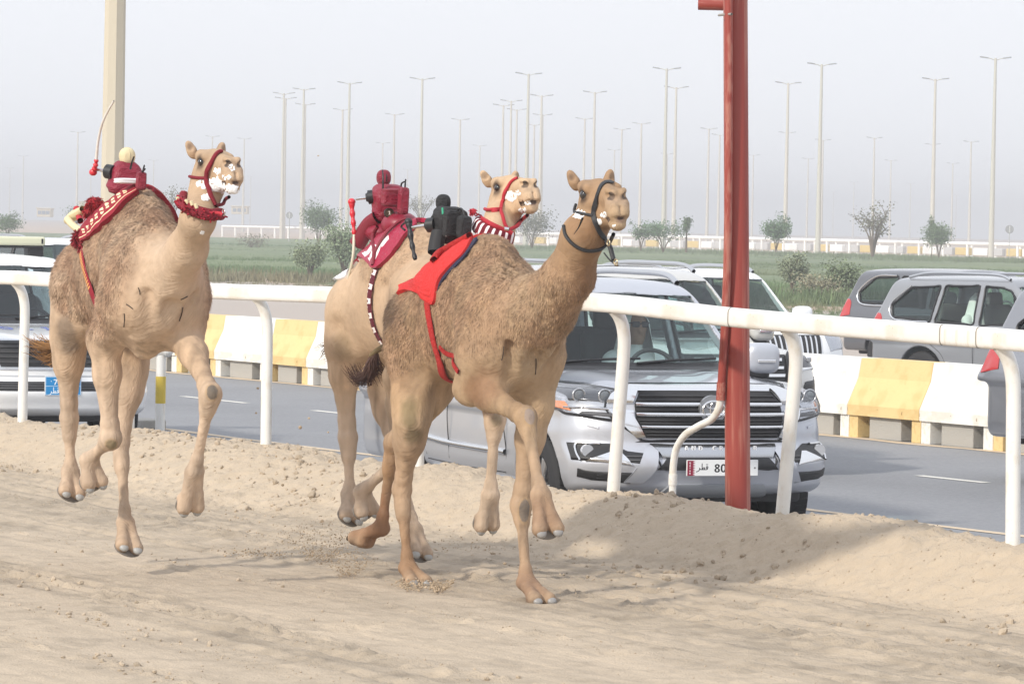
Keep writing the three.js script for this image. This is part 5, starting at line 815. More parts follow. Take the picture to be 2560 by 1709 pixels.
const camelC = buildCamel({
  name: 'racing_camel', label: 'brown camel in front with a red blanket and black halter', group: 'racing camels', foot: [1169, 1478], phi: 28, dy: 0, hump: [0.2, 1.985],
  pale: [0.43, 0.31, 0.195], tan: [0.34, 0.22, 0.125], legc: [0.39, 0.27, 0.175], brown: [0.30, 0.185, 0.113], headc: [0.31, 0.19, 0.105], nail: phys(0.30, 0.29, 0.28, 0.4),
  neck: [{ local: [0.50, 1.46, 0], ra: 0.235 }, { px: [1362, 765], ra: 0.172, r: -0.03 }, { px: [1423, 690], ra: 0.128, r: -0.02 }, { px: [1458, 590], ra: 0.108 }],
  head: { yaw: 15.1 * Math.PI / 180, pitch: 9.7 * Math.PI / 180, roll: -0.045, px: 1485, py: 497.8, depth: 20.95, s: 1.02, mouth: 0.009 },
  legs: [
    { front: 1, pts: [{ local: [0.46, 1.36, 0.18] }, { px: [1180, 965], o: { r: 0.19 } }, { px: [1314, 1042], o: { r: 0.14 } }, { px: [1352, 1236], o: { r: 0.14 } }, { px: [1374, 1335], o: { r: 0.14 } }], side: [-0.2, 0.1, 1], splay: 0.048, pad: [0.9, 0.4, 0.2] },
    { front: 1, pts: [{ local: [0.46, 1.30, -0.17] }, { px: [1337, 1010], o: { r: -0.16 } }, { px: [1302, 1262], o: { r: -0.13 } }, { px: [1316, 1455], o: { r: -0.12 } }, { px: [1362, 1507], o: { r: -0.12 } }], side: [0, 0, 1], pad: [0.9, 0.1, 0.4] },
    { pts: [{ local: [-0.46, 1.40, 0.12] }, { px: [1030, 1046], o: { r: 0.19 } }, { px: [1004, 1224], o: { r: 0.15 } }, { px: [1019, 1418], o: { r: 0.14 } }, { px: [1050, 1460], o: { r: 0.14 } }], side: [0, 0, 1] },
    { pts: [{ local: [-0.46, 1.38, -0.14] }, { px: [1066, 1000], o: { f: -0.42 } }, { px: [984, 1106], o: { f: -0.80 } }, { px: [953, 1320], o: { f: -0.97 } }, { px: [890, 1349], o: { f: -1.14 } }], side: [0.1, 0, 1], flip: 1, heel: [-0.8, 0.6, 0] },
  ],
  wool: [{ c: [-0.05, 1.70], r: [0.80, 0.46], soft: 0.30, s: 0.95 }, { c: [0.55, 1.54], r: [0.40, 0.25], soft: 0.45, s: 0.62 }, { c: [0.95, 1.62], r: [0.34, 0.34, 0.5], soft: 0.35, s: 0.75 }, { c: [-0.5, 1.42], r: [0.3, 0.28], soft: 0.3, s: 0.85 }],
  spots: [{ px: [1022, 1030], r: 0.075, c: [0.22, 0.17, 0.09], s: 0.8, e: 1.6 }, { px: [1032, 1090], r: 0.06, c: [0.13, 0.10, 0.05], s: 0.7 }, { px: [1326, 1040], r: 0.034, c: [0.33, 0.26, 0.22], s: 0.9, e: 1.5, h: 1 }, { px: [1312, 1276], r: 0.032, c: [0.17, 0.14, 0.115], s: 0.95, e: 2.0, h: 1 },
    { px: [1210, 970], r: 0.13, c: [0.24, 0.13, 0.07], s: 0.75 }, { px: [1180, 985], r: 0.09, c: [0.22, 0.12, 0.06], s: 0.8 },
    { px: [950, 1300], o: { f: -0.97 }, r: 0.2, c: [0.22, 0.105, 0.05], s: 0.8, e: 1.5 }, { px: [975, 1160], o: { f: -0.85 }, r: 0.14, c: [0.27, 0.15, 0.07], s: 0.7, e: 1.4 }, { px: [1020, 1400], o: { r: 0.14 }, r: 0.16, c: [0.27, 0.15, 0.075], s: 0.75, e: 1.4 },
    { px: [1320, 1470], o: { r: -0.1 }, r: 0.14, c: [0.24, 0.14, 0.085], s: 0.7, e: 1.2 }, { px: [1360, 1290], o: { r: 0.14 }, r: 0.15, c: [0.25, 0.15, 0.09], s: 0.7 },
    { px: [1478, 690], r: 0.15, c: [0.17, 0.085, 0.04], s: 0.75, e: 1.4 }, { px: [1496, 612], r: 0.12, c: [0.19, 0.10, 0.045], s: 0.7 }, { px: [1450, 560], r: 0.10, c: [0.28, 0.155, 0.075], s: 0.6 }, { px: [1430, 800], r: 0.13, c: [0.26, 0.15, 0.08], s: 0.6 },  // neck spots: darker brown coat, with the shade of its far side painted in
    { px: [1330, 905], o: { r: 0 }, r: 0.16, c: [0.46, 0.35, 0.23], s: 0.5 }],
  tail: { n: 190, c: [0.085, 0.04, 0.028], base: [0.17, 0.125, 0.06], from: [{ local: [-0.70, 1.34, -0.02] }, { px: [978, 862], o: { f: -0.84 } }, { px: [945, 874], o: { f: -0.93 } }, { px: [925, 890], o: { f: -0.97 } }], to: [{ px: [893, 945], s: 12, o: { f: -1.0 }, sag: -0.05 }, { px: [882, 918], s: 14, o: { f: -1.05 }, sag: -0.12 }, { px: [922, 950], s: 18, o: { f: -1.0 } }, { px: [958, 932], s: 12, o: { f: -0.95 } }] },
});
const weave2 = noiseTex(256, 0, (u, v) => 0.65 * tfbm(u, v, 5, 61, 4) + 0.2 * tn2(u, v, 12, 40, 3) + 0.15 * tnoise(u, v, 120, 9));
// ---------------------------------------------------------------- tack and robot jockeys
const gradOf = (f, p, e = 0.004) => V3(f(p.x + e, p.y, p.z) - f(p.x - e, p.y, p.z), f(p.x, p.y + e, p.z) - f(p.x, p.y - e, p.z), f(p.x, p.y, p.z + e) - f(p.x, p.y, p.z - e)).normalize();
function snap(c, p, off = 0) { const q = p.clone(); let n; for (let i = 0; i < 6; i++) { n = gradOf(c.f, q); q.addScaledVector(n, -c.f(q.x, q.y, q.z) * 0.9); } return { p: q.addScaledVector(n, off), n }; }
function strapGeo(c, pts, width, off = 0.012, o = {}) {   // a band that follows the coat through the given points
  const cv = new THREE.CatmullRomCurve3(pts, !!o.closed, 'centripetal'), n = o.n ?? 48, rows = [];
  for (let i = 0; i <= n; i++) { const s = o.free ? { p: cv.getPointAt(i / n), n: gradOf(c.f, cv.getPointAt(i / n)) } : snap(c, cv.getPointAt(i / n), off), t = cv.getTangentAt(i / n), sd = V3().crossVectors(s.n, t).normalize(); rows.push({ ...s, sd }); }
  const th = o.th ?? 0.012, len = cv.getLength(), m = 10, prof = []; for (let k = 0; k <= m; k++) { const a = k / m * 2 * Math.PI; prof.push([Math.sign(Math.cos(a)) * Math.pow(Math.abs(Math.cos(a)), 0.6), Math.sign(Math.sin(a)) * Math.pow(Math.abs(Math.sin(a)), 0.6)]); }
  return grid(n, m, (u, v) => { const r = rows[Math.round(u * n)], [a, b] = prof[Math.round(v * m)], w = typeof width === 'function' ? width(u) : width; let p = r.p.clone().addScaledVector(r.sd, a * w / 2); if (!o.free && w > 0.03) p = snap(c, p, off).p; return p.addScaledVector(r.n, b * th / 2); }, (u, v) => [u * len / 0.1, v]);
}
const cord = (c, px, r, o = {}) => { const pts = px.map((q) => { const h = c.hit(q[0], q[1]); return h.p.addScaledVector(h.n, r * 0.8 + (q[2] ?? 0)); }); return tube(pts, r, o.n ?? 40, 8, !!o.closed); };
const hitPts = (c, px) => px.map(([x, y]) => c.hit(x, y).p);
function clothGeo(c, bottom, top, off, o = {}) {   // lower and upper edge in the picture; mirrored over the spine
  const C = (e) => { const k = new THREE.CatmullRomCurve3(e.map(([x, y]) => V3(x, y, 0)), false, 'centripetal'); return (u) => k.getPoint(u); }, B = C(bottom), T = C(top), nu = o.nu ?? 28, nv = o.nv ?? 36, cols = [];
  for (let i = 0; i <= nu; i++) { const b = B(i / nu), t = T(i / nu), col = []; for (let j = 0; j <= 10; j++) col.push(c.hit(lerp(b.x, t.x, j / 10), lerp(b.y, t.y, j / 10)).p); const all = [...col]; const l = col[10]; const k = V3(l.x, l.y + 0.02, 0); if (Math.abs(l.z) > 0.02) all.push(k); for (let j = 10; j >= 0; j--) all.push(V3(col[j].x, col[j].y, -Math.abs(col[j].z))); cols.push(new THREE.CatmullRomCurve3(all, false, 'centripetal')); }
  const at = (u, v, oo) => { const k = u * nu, a = Math.floor(Math.min(k, nu - 1)), p = cols[a].getPoint(v).lerp(cols[Math.min(nu, a + 1)].getPoint(v), k - a); const w = (o.wave ?? 0.006) * (1.2 * fbm(p.x * 7, p.y * 7, p.z * 7 + 3, 3) + 0.8 * noise3(p.x * 26 + p.y * 14, p.y * 5, p.z * 4)); return snap(c, p, off + oo + w).p; };
  const g1 = grid(nu, nv, (u, v) => at(u, v, 0), (u, v) => [u, v]);
  const ring = []; for (let i = 0; i < nu; i++) ring.push([i / nu, 0]); for (let i = 0; i < nv; i++) ring.push([1, i / nv]); for (let i = nu; i > 0; i--) ring.push([i / nu, 1]); for (let i = nv; i > 0; i--) ring.push([0, i / nv]);
  const g2 = grid(ring.length, 2, (u, v) => { const r = ring[Math.round(u * ring.length) % ring.length]; return at(r[0], r[1], -v * off * 0.9); }, (u, v) => [0.02, 0.02]);
  return mergeGeometries([clean(g1), clean(g2)]);
}
function girth(c, px, width, mat, name, parent, o = {}) {   // from the seen points on round the belly and up the far side
  const H = hitPts(c, px), th = (p) => Math.atan2(p.z, p.y - c.spine), last = H[H.length - 1], a0 = th(last), xEnd = last.x + (o.dx ?? 0.1), pts = [...H];
  for (let k = 1; k <= 7; k++) { const a = lerp(a0, Math.PI * 2 - th(H[0]) , k / 7), x = lerp(last.x, xEnd, Math.min(1, k / 3)), d = V3(0, -Math.cos(a), -Math.sin(a)), h = cast(c.ft, V3(x, c.spine - d.y * 1.2, -d.z * 1.2), d, 1.3); pts.push(h.p); }
  return part(name, strapGeo({ ...c, f: c.ft }, pts, width, 0.014, { n: 110, th: 0.012 }), mat, parent);
}
const fuzz = (p, r, n, mat, name, parent, s = [1, 1, 1]) => { const gs = [ball([0, 0, 0], r * 0.72, s)]; for (let i = 0; i < n; i++) { const d = V3(rr(-1, 1), rr(-1, 1), rr(-1, 1)).normalize().multiply(V3(...s)); const e = d.clone().multiplyScalar(r * rr(0.9, 1.15)).add(V3(0, -r * 0.15, 0)); gs.push(tube([d.clone().multiplyScalar(r * 0.55), d.clone().multiplyScalar(r * 0.85), e], (t) => 0.004 * (1.2 - t), 3, 3)); } const g = mergeGeometries(gs.map(clean)); g.translate(p.x, p.y, p.z); return part(name, g, mat, parent); };
const maroon = phys(0.20, 0.010, 0.024, 0.6), satin = phys(0.25, 0.012, 0.034, 0.42), redCloth = phys(0.60, 0.022, 0.02, 0.8, { bumpMap: weave2, bumpScale: 0.03 }), redRope = phys(0.42, 0.016, 0.03, 0.75), cream = std(0.66, 0.57, 0.36, 0.85), whiteCloth = std(0.78, 0.78, 0.80, 0.8), blackStrap = phys(0.016, 0.016, 0.018, 0.6), navy = std(0.02, 0.022, 0.055, 0.8), steel = phys(0.6, 0.6, 0.62, 0.2, { metalness: 1 }), foamMat = phys(0.86, 0.87, 0.88, 0.5), blackFab = phys(0.018, 0.018, 0.02, 0.7), redGrip = phys(0.62, 0.02, 0.035, 0.35, { clearcoat: 0.5 });
const tackRoot = (c, name, label, cat) => group(name, c.root.position.clone(), c.root.rotation.y, label, cat);
const bandTex = (bg, fg, draw) => { const t = plateTex(512, 64, (x, W, H) => { x.fillStyle = bg; x.fillRect(0, 0, W, H); x.fillStyle = fg; draw(x, W, H); }); t.wrapS = t.wrapT = THREE.RepeatWrapping; return t; };
function foam(c, spots, parent) { const gs = []; for (const [x, y, s, n, r] of spots) for (let i = 0; i < n; i++) { const a = rr(0, 6.28), q = Math.sqrt(rnd()) * s, h = c.hit(x + Math.cos(a) * q, y + Math.sin(a) * q * 0.8); if (!h.hit && h.miss > 0.004) continue; const k = r * rr(0.4, 1.15), g = new THREE.IcosahedronGeometry(k, 1); g.scale(rr(0.6, 1.9), rr(0.3, 0.6), rr(0.6, 1.5)); g.rotateY(rr(0, 6)); g.applyQuaternion(new THREE.Quaternion().setFromUnitVectors(V3(0, 1, 0), h.n)); g.translate(h.p.x, h.p.y, h.p.z); gs.push(g); } const m = part('mouth_foam', gs.map(clean), foamMat, parent); return m; }
const fabric = (r, g, b, ro) => phys(r, g, b, ro, { bumpMap: weave2, bumpScale: 0.02 });
function softBox(w, h, d, e = 0.42, sd = 0) { const g = new THREE.SphereGeometry(1, 40, 30), P = g.attributes.position; for (let i = 0; i < P.count; i++) { const f = (v) => Math.sign(v) * Math.pow(Math.abs(v), e), x = f(P.getX(i)), y = f(P.getY(i)), z = f(P.getZ(i)), k = 1 + 0.05 * noise3(x * 2.2 + sd, y * 2.2, z * 2.2) + 0.03 * noise3(x * 5 + sd, y * 7, z * 5); P.setXYZ(i, x * w / 2 * k, y * h / 2 * k, z * d / 2 * k); } g.computeVertexNormals(); return g; }
function robot(c, name, label, d) {
  const root = tackRoot(c, name, label, 'robot jockey'), J = (p, r = 0) => V3(...c.J(p[0], p[1], { r: p[2] ?? r })), sc = 1 / (FOCAL / c.root.position.distanceTo(camera.position));
  const W = d.torso.w * sc, Hh = d.torso.h * sc, ce = J(d.torso.c), mat = d.mat;
  // torso: soft bag narrowing to the waist
  const bag = new THREE.SphereGeometry(1, 36, 28), P = bag.attributes.position; for (let i = 0; i < P.count; i++) { const f = (v, e) => Math.sign(v) * Math.pow(Math.abs(v), e); let x = f(P.getX(i), 0.48), y = f(P.getY(i), 0.5), z = f(P.getZ(i), 0.48); const t = (d.flare ? 1 - 0.30 * sst(-0.6, 1, y) : 1 - 0.16 * sst(0.1, -1, y)) - 0.06 * sst(0.5, 1, y), w = 1 + 0.06 * noise3(x * 3, y * 3, z * 3) + 0.045 * noise3(x * 3, y * 9, z * 3) + 0.015 * Math.sin(y * 16 + x * 5); P.setXYZ(i, x * W * 0.42 * t * w, y * Hh / 2 * (1 + 0.04 * noise3(x * 2, 4, z * 2)), z * W * 0.5 * t * w); } bag.computeVertexNormals(); bag.rotateZ(-0.1); bag.translate(ce.x, ce.y, ce.z); part('torso', bag, mat, root);
  const hd = J(d.head.c), hr = d.head.r * sc, hg = new THREE.SphereGeometry(1, 26, 20); { const p = hg.attributes.position; for (let i = 0; i < p.count; i++) { const f = (v, e) => Math.sign(v) * Math.pow(Math.abs(v), e); p.setXYZ(i, f(p.getX(i), 0.85) * hr, f(p.getY(i), 0.8) * hr * 1.15, f(p.getZ(i), 0.85) * hr); } } hg.computeVertexNormals(); hg.translate(hd.x, hd.y, hd.z); const head = part('head', hg, d.head.mat ?? mat, root);
  part('neck', rod(hd.clone().add(V3(0, -hr * 1.5, 0)), hd, hr * 0.6), d.head.neck ?? mat, root);
  if (d.head.band) part('head_band', new THREE.TorusGeometry(hr * 1.0, hr * 0.09, 8, 30).translate(hd.x, hd.y, hd.z), blackFab, head);
  if (d.head.pleats) { const gs = []; for (let i = 0; i < 12; i++) { const a = i / 12 * 6.28; gs.push(tube([0.2, 0.8, 1.4, 2.0].map((t) => hd.clone().add(V3(Math.sin(t) * Math.cos(a) * hr * 1.02, Math.cos(t) * hr * 1.17, Math.sin(t) * Math.sin(a) * hr * 1.02))), 0.0035, 10, 5)); } part('seam', gs, cream, head); }
  // packs on front and side
  for (const b of d.packs) { const p = J(b.c, b.c[2]); part(b.name ?? 'pouch', softBox((b.d ?? 30) * sc, b.h * sc, b.w * sc, b.e ?? 0.36, p.x * 9).rotateZ(b.tilt ?? -0.08).translate(p.x, p.y, p.z), b.mat ?? mat, root); }
  // motor, arm, grip, whip
  if (d.puck) { const p = J(d.puck), q = J(d.elbow), dir = q.clone().sub(p).normalize(); part('motor', [rod(p.clone().addScaledVector(dir, -0.03), p.clone().addScaledVector(dir, 0.018), 0.042, 0.042, 24), rod(p.clone().addScaledVector(dir, 0.018), p.clone().addScaledVector(dir, 0.032), 0.03, 0.024, 20)], blackPl, root); part('arm', rod(p, q, 0.011, 0.009), steel, root); }
  if (d.grip) { const G = d.grip.map((g) => J(g)); part('grip', [tube(G, (t) => 0.017 - 0.006 * t + 0.003 * Math.sin(t * 22), 30, 12), ball(G[0], 0.024, [1, 0.9, 1])], d.gripMat ?? redGrip, root); }
  if (d.whip) { const w = d.whip.map((g) => J(g)); part('whip', tube(w, (t) => 0.0095 - 0.004 * t, 40, 8), d.whipMat ?? whitePaint, root); const e = w[w.length - 1], q = w[w.length - 2]; const dr = e.clone().sub(q).normalize(); if (d.tip) part('whip_tip', rod(e, e.clone().addScaledVector(dr, 0.035), 0.006, 0.016), std(0.3, 0.25, 0.1, 0.9), root); }
  for (const a of d.aerials) part('aerial', tube(a.map((g) => J(g)), (t) => 0.0065 - 0.002 * t, 20, 7), blackPl, root);
  for (const b of d.extra ?? []) part(b.name, tube(b.px.map((g) => J(g)), b.r, 26, 10), b.mat, root);
  if (d.badge) { const p = J(d.badge.c), n = c.fr.eye.clone().sub(p).setY(0).normalize().applyAxisAngle(V3(0, 1, 0), 0.25), g = d.badge.round ? new THREE.CircleGeometry(d.badge.r * sc, 28) : new THREE.PlaneGeometry(d.badge.r * 1.5 * sc, d.badge.r * 2 * sc), tx = plateTex(96, 128, (x, w, h) => { x.fillStyle = d.badge.bg; x.fillRect(0, 0, w, h); x.fillStyle = d.badge.fg; x.font = 'bold 72px serif'; x.textAlign = 'center'; x.fillText(d.badge.t, w / 2, h * 0.68); }); g.applyQuaternion(new THREE.Quaternion().setFromUnitVectors(V3(0, 0, 1), n)); const q = p.clone().addScaledVector(n, 0.012); g.translate(q.x, q.y, q.z); part('badge', g, phys(1, 1, 1, 0.3, { map: tx }), root); const bk = d.badge.round ? new THREE.CylinderGeometry(d.badge.r * sc * 1.06, d.badge.r * sc * 1.06, 0.02, 28).rotateX(Math.PI / 2) : new RoundedBoxGeometry(d.badge.r * 1.6 * sc, d.badge.r * 2.1 * sc, 0.02, 2, 0.006); bk.applyQuaternion(new THREE.Quaternion().setFromUnitVectors(V3(0, 0, 1), n)); const q2 = p.clone().addScaledVector(n, -0.001); bk.translate(q2.x, q2.y, q2.z); part('badge_holder', bk, blackPl, root); }
  return root;
}
// --- brown camel in front
{
  const c = camelC, K = ([x, y, z]) => [1150 + 0.3189 * x, 380 + 0.3189 * y, z ?? 0];
  const sd = tackRoot(c, 'saddle_blanket', 'bright red blanket behind the brown camel hump with red girth strap', 'saddle blanket');
  part('under_cloth', clothGeo(c, [[1092, 745], [1106, 710], [1140, 668], [1172, 632], [1196, 601]], [[1090, 640], [1110, 618], [1132, 604], [1160, 597], [1194, 597]], 0.012), navy, sd);
  part('blanket', clothGeo(c, [[997, 739], [1022, 729], [1048, 734], [1085, 762], [1102, 710], [1133, 666], [1167, 630], [1186, 602]], [[1012, 708], [1030, 692], [1050, 680], [1070, 662], [1095, 630], [1120, 608], [1150, 596], [1184, 595]], 0.026, { wave: 0.012, nu: 40 }), redCloth, sd);
  part('blanket_fold', strapGeo(c, hitPts(c, [[1096, 660], [1110, 628], [1132, 606], [1160, 604], [1180, 600]]), 0.05, 0.038, { th: 0.035 }), redCloth, sd);
  girth(c, [[1072, 752], [1078, 800], [1088, 850], [1103, 900], [1122, 945]], 0.062, redCloth, 'girth', sd, { dx: 0.16 });
  part('girth_tail', strapGeo(c, hitPts(c, [[1103, 866], [1120, 882], [1138, 910], [1150, 928]]), 0.03, 0.012), redCloth, sd);
  const ht = c.root;
  part('halter', [strapGeo(c, hitPts(c, [[1190, 236], [1125, 250], [1092, 310], [1068, 400], [1052, 470], [1062, 560], [1090, 630], [1140, 700]].map(K)), 0.032, 0.007, { th: 0.007 }), cord(c, [[1046, 500], [1000, 497], [940, 485], [890, 455], [872, 400]].map(K), 0.008), cord(c, [[820, 580], [835, 650], [890, 718], [980, 765], [1080, 762], [1140, 725]].map(K), 0.0095), cord(c, [[1185, 700, 0.01], [1150, 715, 0.01], [1205, 640, 0.01]].map(K), 0.011)], blackStrap, ht, 'black halter and neck cord');
  { const q = (x, y, r) => V3(...c.J(1150 + 0.3189 * x, 380 + 0.3189 * y, { r })); part('halter_strap', [tube([q(1150, 700, 0.03), q(1175, 740, 0.03), q(1190, 790, 0.03), q(1205, 845, 0.03)], 0.013, 20, 8), tube([q(960, 520, 0.22), q(930, 590, 0.2), q(893, 645, 0.2)], (t) => 0.006 * (1.2 - t), 12, 6), tube([q(1130, 790, 0.03), q(1180, 850, 0.03), q(1230, 885, 0.03)], 0.004, 12, 6)], blackStrap, ht); part('buckle', [new THREE.TorusGeometry(0.014, 0.004, 8, 20).translate(...q(1165, 712, 0.06).toArray()), new THREE.TorusGeometry(0.016, 0.004, 8, 20).translate(...q(1222, 862, 0.04).toArray()), tube([q(1222, 868, 0.04), q(1236, 890, 0.04)], 0.006, 6, 6)], phys(0.55, 0.45, 0.3, 0.3, { metalness: 1 }), ht); }
  foam(c, [[1150 + 0.3189 * 940, 380 + 0.3189 * 485, 13, 50, 0.008], [1150 + 0.3189 * 1092, 380 + 0.3189 * 545, 9, 26, 0.008], [1150 + 0.3189 * 1128, 380 + 0.3189 * 492, 8, 20, 0.007], [1536, 565, 5, 8, 0.005]], ht);
  const j = robot(c, 'robot_jockey', 'black robot jockey with small helmet on the red blanket', { mat: fabric(0.02, 0.02, 0.022, 0.75), torso: { c: [1124, 562], w: 84, h: 92 }, head: { c: [1108, 506], r: 18.5, band: 1 },
    packs: [{ c: [1130, 560, 0.085], w: 44, h: 66, d: 26, name: 'pouch' }, { c: [1160, 568, 0.06], w: 30, h: 56, d: 34, name: 'pouch' }], puck: [1077, 562, 0.09], elbow: [1030, 568, 0.16], grip: [[1021, 554, 0.17], [1025, 580, 0.17], [1030, 612, 0.17], [1038, 648, 0.17]], gripMat: blackPl,
    aerials: [[[1142, 532, 0.05], [1147, 522, 0.05], [1155, 523, 0.05], [1162, 540, 0.05]], [[1154, 521, 0.04], [1153, 530, 0.04]]], extra: [{ name: 'leg', px: [[1098, 580, 0.08], [1092, 605, 0.1], [1088, 632, 0.12]], r: 0.045, mat: blackFab }, { name: 'rope', px: [[1018, 552, 0.17], [1003, 566, 0.16], [1012, 575, 0.16]], r: 0.006, mat: blackFab }], badge: { c: [1124, 576, 0.10], r: 15, bg: '#b9bcba', fg: '#f4f4f0', t: '1' } });
  part('marker', rod(V3(...c.J(1106, 520, { r: 0.09 })), V3(...c.J(1107, 536, { r: 0.1 })), 0.006), std(0.02, 0.30, 0.16, 0.5), j);
}
// --- middle camel
{
  const c = camelB, K = ([x, y, z]) => [1150 + 0.3189 * x, 380 + 0.3189 * y, z ?? 0];
  const sd = tackRoot(c, 'saddle', 'maroon satin saddle with white stripes and white rump cloth on the middle camel', 'saddle');
  part('white_cloth', clothGeo(c, [[828, 694], [842, 700], [864, 694], [876, 668], [890, 640]], [[862, 652], [872, 632], [884, 612], [896, 602], [908, 594]], 0.016, { wave: 0.012 }), whiteCloth, sd);
  const satTex = plateTex(512, 512, (x, W, H) => { x.fillStyle = '#a01a3c'; x.fillRect(0, 0, W, H); x.fillStyle = '#f3f0ee'; for (const m of [0, 1]) { x.save(); if (m) { x.translate(0, H); x.scale(1, -1); } for (let i = 0; i < 3; i++) { x.save(); x.translate(W * (0.26 + i * 0.075), H * 0.93); x.rotate(0.62); x.fillRect(-11, -88, 19, 100); x.restore(); } x.fillRect(W * 0.5, H * 0.80, W * 0.1, H * 0.05); x.restore(); } });
  part('saddle_cloth', clothGeo(c, [[872, 650], [907, 646], [945, 674], [985, 634], [1014, 600], [1044, 568]], [[893, 602], [915, 577], [945, 562], [975, 550], [1005, 542], [1040, 556]], 0.030, { wave: 0.016, nu: 40 }), phys(1, 1, 1, 0.36, { map: satTex, bumpMap: weave2, bumpScale: 0.02 }), sd);
  const pd = V3(...c.J(1000, 562, { r: 0.02 })); part('pad', [ball(pd, 0.13, [0.95, 0.62, 0.85], 28), ball(pd.clone().add(V3(-0.22, -0.05, 0.02)), 0.10, [1, 0.6, 1.0], 24)], satin, sd);
  part('tie_strap', [cord(c, [[940, 560, 0.05], [943, 600, 0.04], [950, 640, 0.035], [946, 668, 0.03]], 0.012), cord(c, [[950, 640, 0.04], [975, 600, 0.04], [1005, 572, 0.04], [1020, 560, 0.04]], 0.009)], maroon, sd);
  const gt = bandTex('#5d1226', '#efe9e6', (x, W, H) => { for (let i = 0; i < 4; i++) { x.save(); x.translate(i * 128, 0); x.fillRect(8, 6, 12, 52); x.fillRect(8, 46, 48, 12); x.fillRect(44, 20, 12, 30); x.fillRect(76, 4, 14, 38); x.fillRect(76, 4, 40, 10); x.restore(); } }); gt.repeat.set(0.3, 1);
  girth(c, [[944, 674], [934, 705], [928, 745], [932, 790], [944, 830]], 0.048, phys(1, 1, 1, 0.7, { map: gt }), 'girth', sd, { dx: 0.12 });
  const ht = c.root, q = (x, y, r) => V3(...c.J(1150 + 0.3189 * x, 380 + 0.3189 * y, { r }));
  part('halter', [strapGeo(c, hitPts(c, [[455, 208], [405, 240], [355, 320], [330, 400], [322, 480], [345, 560], [372, 612]].map(K)), 0.019, 0.008, { th: 0.014 }), cord(c, [[322, 455], [270, 465, 0.005], [225, 460], [185, 442]].map(K), 0.010), cord(c, [[372, 612], [430, 585], [490, 540], [528, 490]].map(K), 0.011), ball(c.hit(...K([275, 463])).p, 0.022), cord(c, [[95, 462, 0.02], [160, 515, 0.015], [260, 580, 0.015], [380, 635, 0.02]].map(K), 0.014)], redRope, ht, 'red halter ropes');
  { const tx = bandTex('#6e0e22', '#f1eeee', (x, W, H) => { for (let i = 0; i < 16; i++) for (let j = 0; j < 3; j++) if ((i + j) % 2) { x.beginPath(); x.ellipse(i * 32 + 16, j * 21 + 10, 14, 10, 0.4, 0, 7); x.fill(); } }); tx.repeat.set(0.4, 1); const band = strapGeo(c, hitPts(c, [[100, 510], [150, 580], [225, 630], [310, 660], [390, 670]].map(K)), 0.085, 0.020, { th: 0.03 }); part('neck_band', band, phys(1, 1, 1, 0.85, { map: tx }), ht, 'white and maroon fringed neck band'); const gs = []; for (let i = 0; i < 120; i++) { const t = rnd(), P = [[100, 530], [150, 605], [225, 655], [310, 688], [385, 692]].map(K), k = t * 4, a = Math.floor(Math.min(k, 3.99)), b = P[a], e = P[a + 1], h = c.hit(lerp(b[0], e[0], k - a), lerp(b[1], e[1], k - a) - rr(0, 6)), p = h.p.clone().addScaledVector(h.n, 0.02); gs.push(tube([p, p.clone().add(V3(rr(-0.01, 0.01), -0.03, rr(-0.01, 0.01)))], 0.006, 3, 5)); } part('fringe', gs, whiteCloth, ht); }
  part('halter_ring', tube([q(350, 600, 0.10), q(385, 605, 0.08)], 0.010, 6, 8), steel, ht); fuzz(q(100, 468, 0.14), 0.026, 60, redRope, 'tassel', ht);
  foam(c, [[1150 + 0.3189 * 400, 380 + 0.3189 * 345, 14, 60, 0.008], [1150 + 0.3189 * 455, 380 + 0.3189 * 320, 7, 18, 0.007], [1150 + 0.3189 * 490, 380 + 0.3189 * 455, 9, 26, 0.006], [1150 + 0.3189 * 530, 380 + 0.3189 * 400, 8, 20, 0.005]], ht);
  { const gs = []; for (let i = 0; i < 5; i++) { const p = c.headPt(0.418 - i * 0.006, -0.172, 0.026 - i * 0.013); gs.push(rod(p.clone().add(V3(0, -0.012, 0)), p.clone().add(V3(0, 0.008, 0)), 0.006, 0.004, 7)); } part('teeth', gs, std(0.55, 0.48, 0.36, 0.4), ht); }
  robot(c, 'robot_jockey', 'maroon robot jockey with round maroon head and white whip hanging at its side', { mat: fabric(0.25, 0.012, 0.034, 0.42), torso: { c: [972, 508], w: 86, h: 96 }, head: { c: [959, 444], r: 18, band: 1 },
    packs: [{ c: [985, 496, 0.085], w: 62, h: 40, d: 30 }, { c: [1008, 502, 0.07], w: 22, h: 66, d: 26 }, { c: [985, 478, 0.085], w: 56, h: 12, d: 33, mat: maroon, name: 'flap' }], puck: [928, 492, 0.09], elbow: [889, 497, 0.17],
    grip: [[879, 504, 0.18], [880, 525, 0.18], [883, 555, 0.18], [885, 586, 0.18]], whip: [[885, 586, 0.18], [882, 640, 0.2], [868, 700, 0.22], [846, 762, 0.24], [838, 785, 0.24]], whipMat: std(0.62, 0.58, 0.46, 0.5), tip: 1,
    aerials: [[[957, 482, 0.08], [957, 440, 0.08], [956, 425, 0.07]], [[1012, 475, 0.05], [1013, 455, 0.05], [1014, 448, 0.05]], [[1003, 478, 0.05], [1003, 460, 0.05], [1010, 454, 0.05]]], extra: [{ name: 'leg', px: [[945, 545, 0.07], [925, 560, 0.1], [905, 590, 0.13], [892, 612, 0.15]], r: 0.05, mat: maroon }], badge: { c: [972, 532, 0.10], r: 11.5, round: 1, bg: '#4d4335', fg: '#f3efe2', t: '1' } });
}
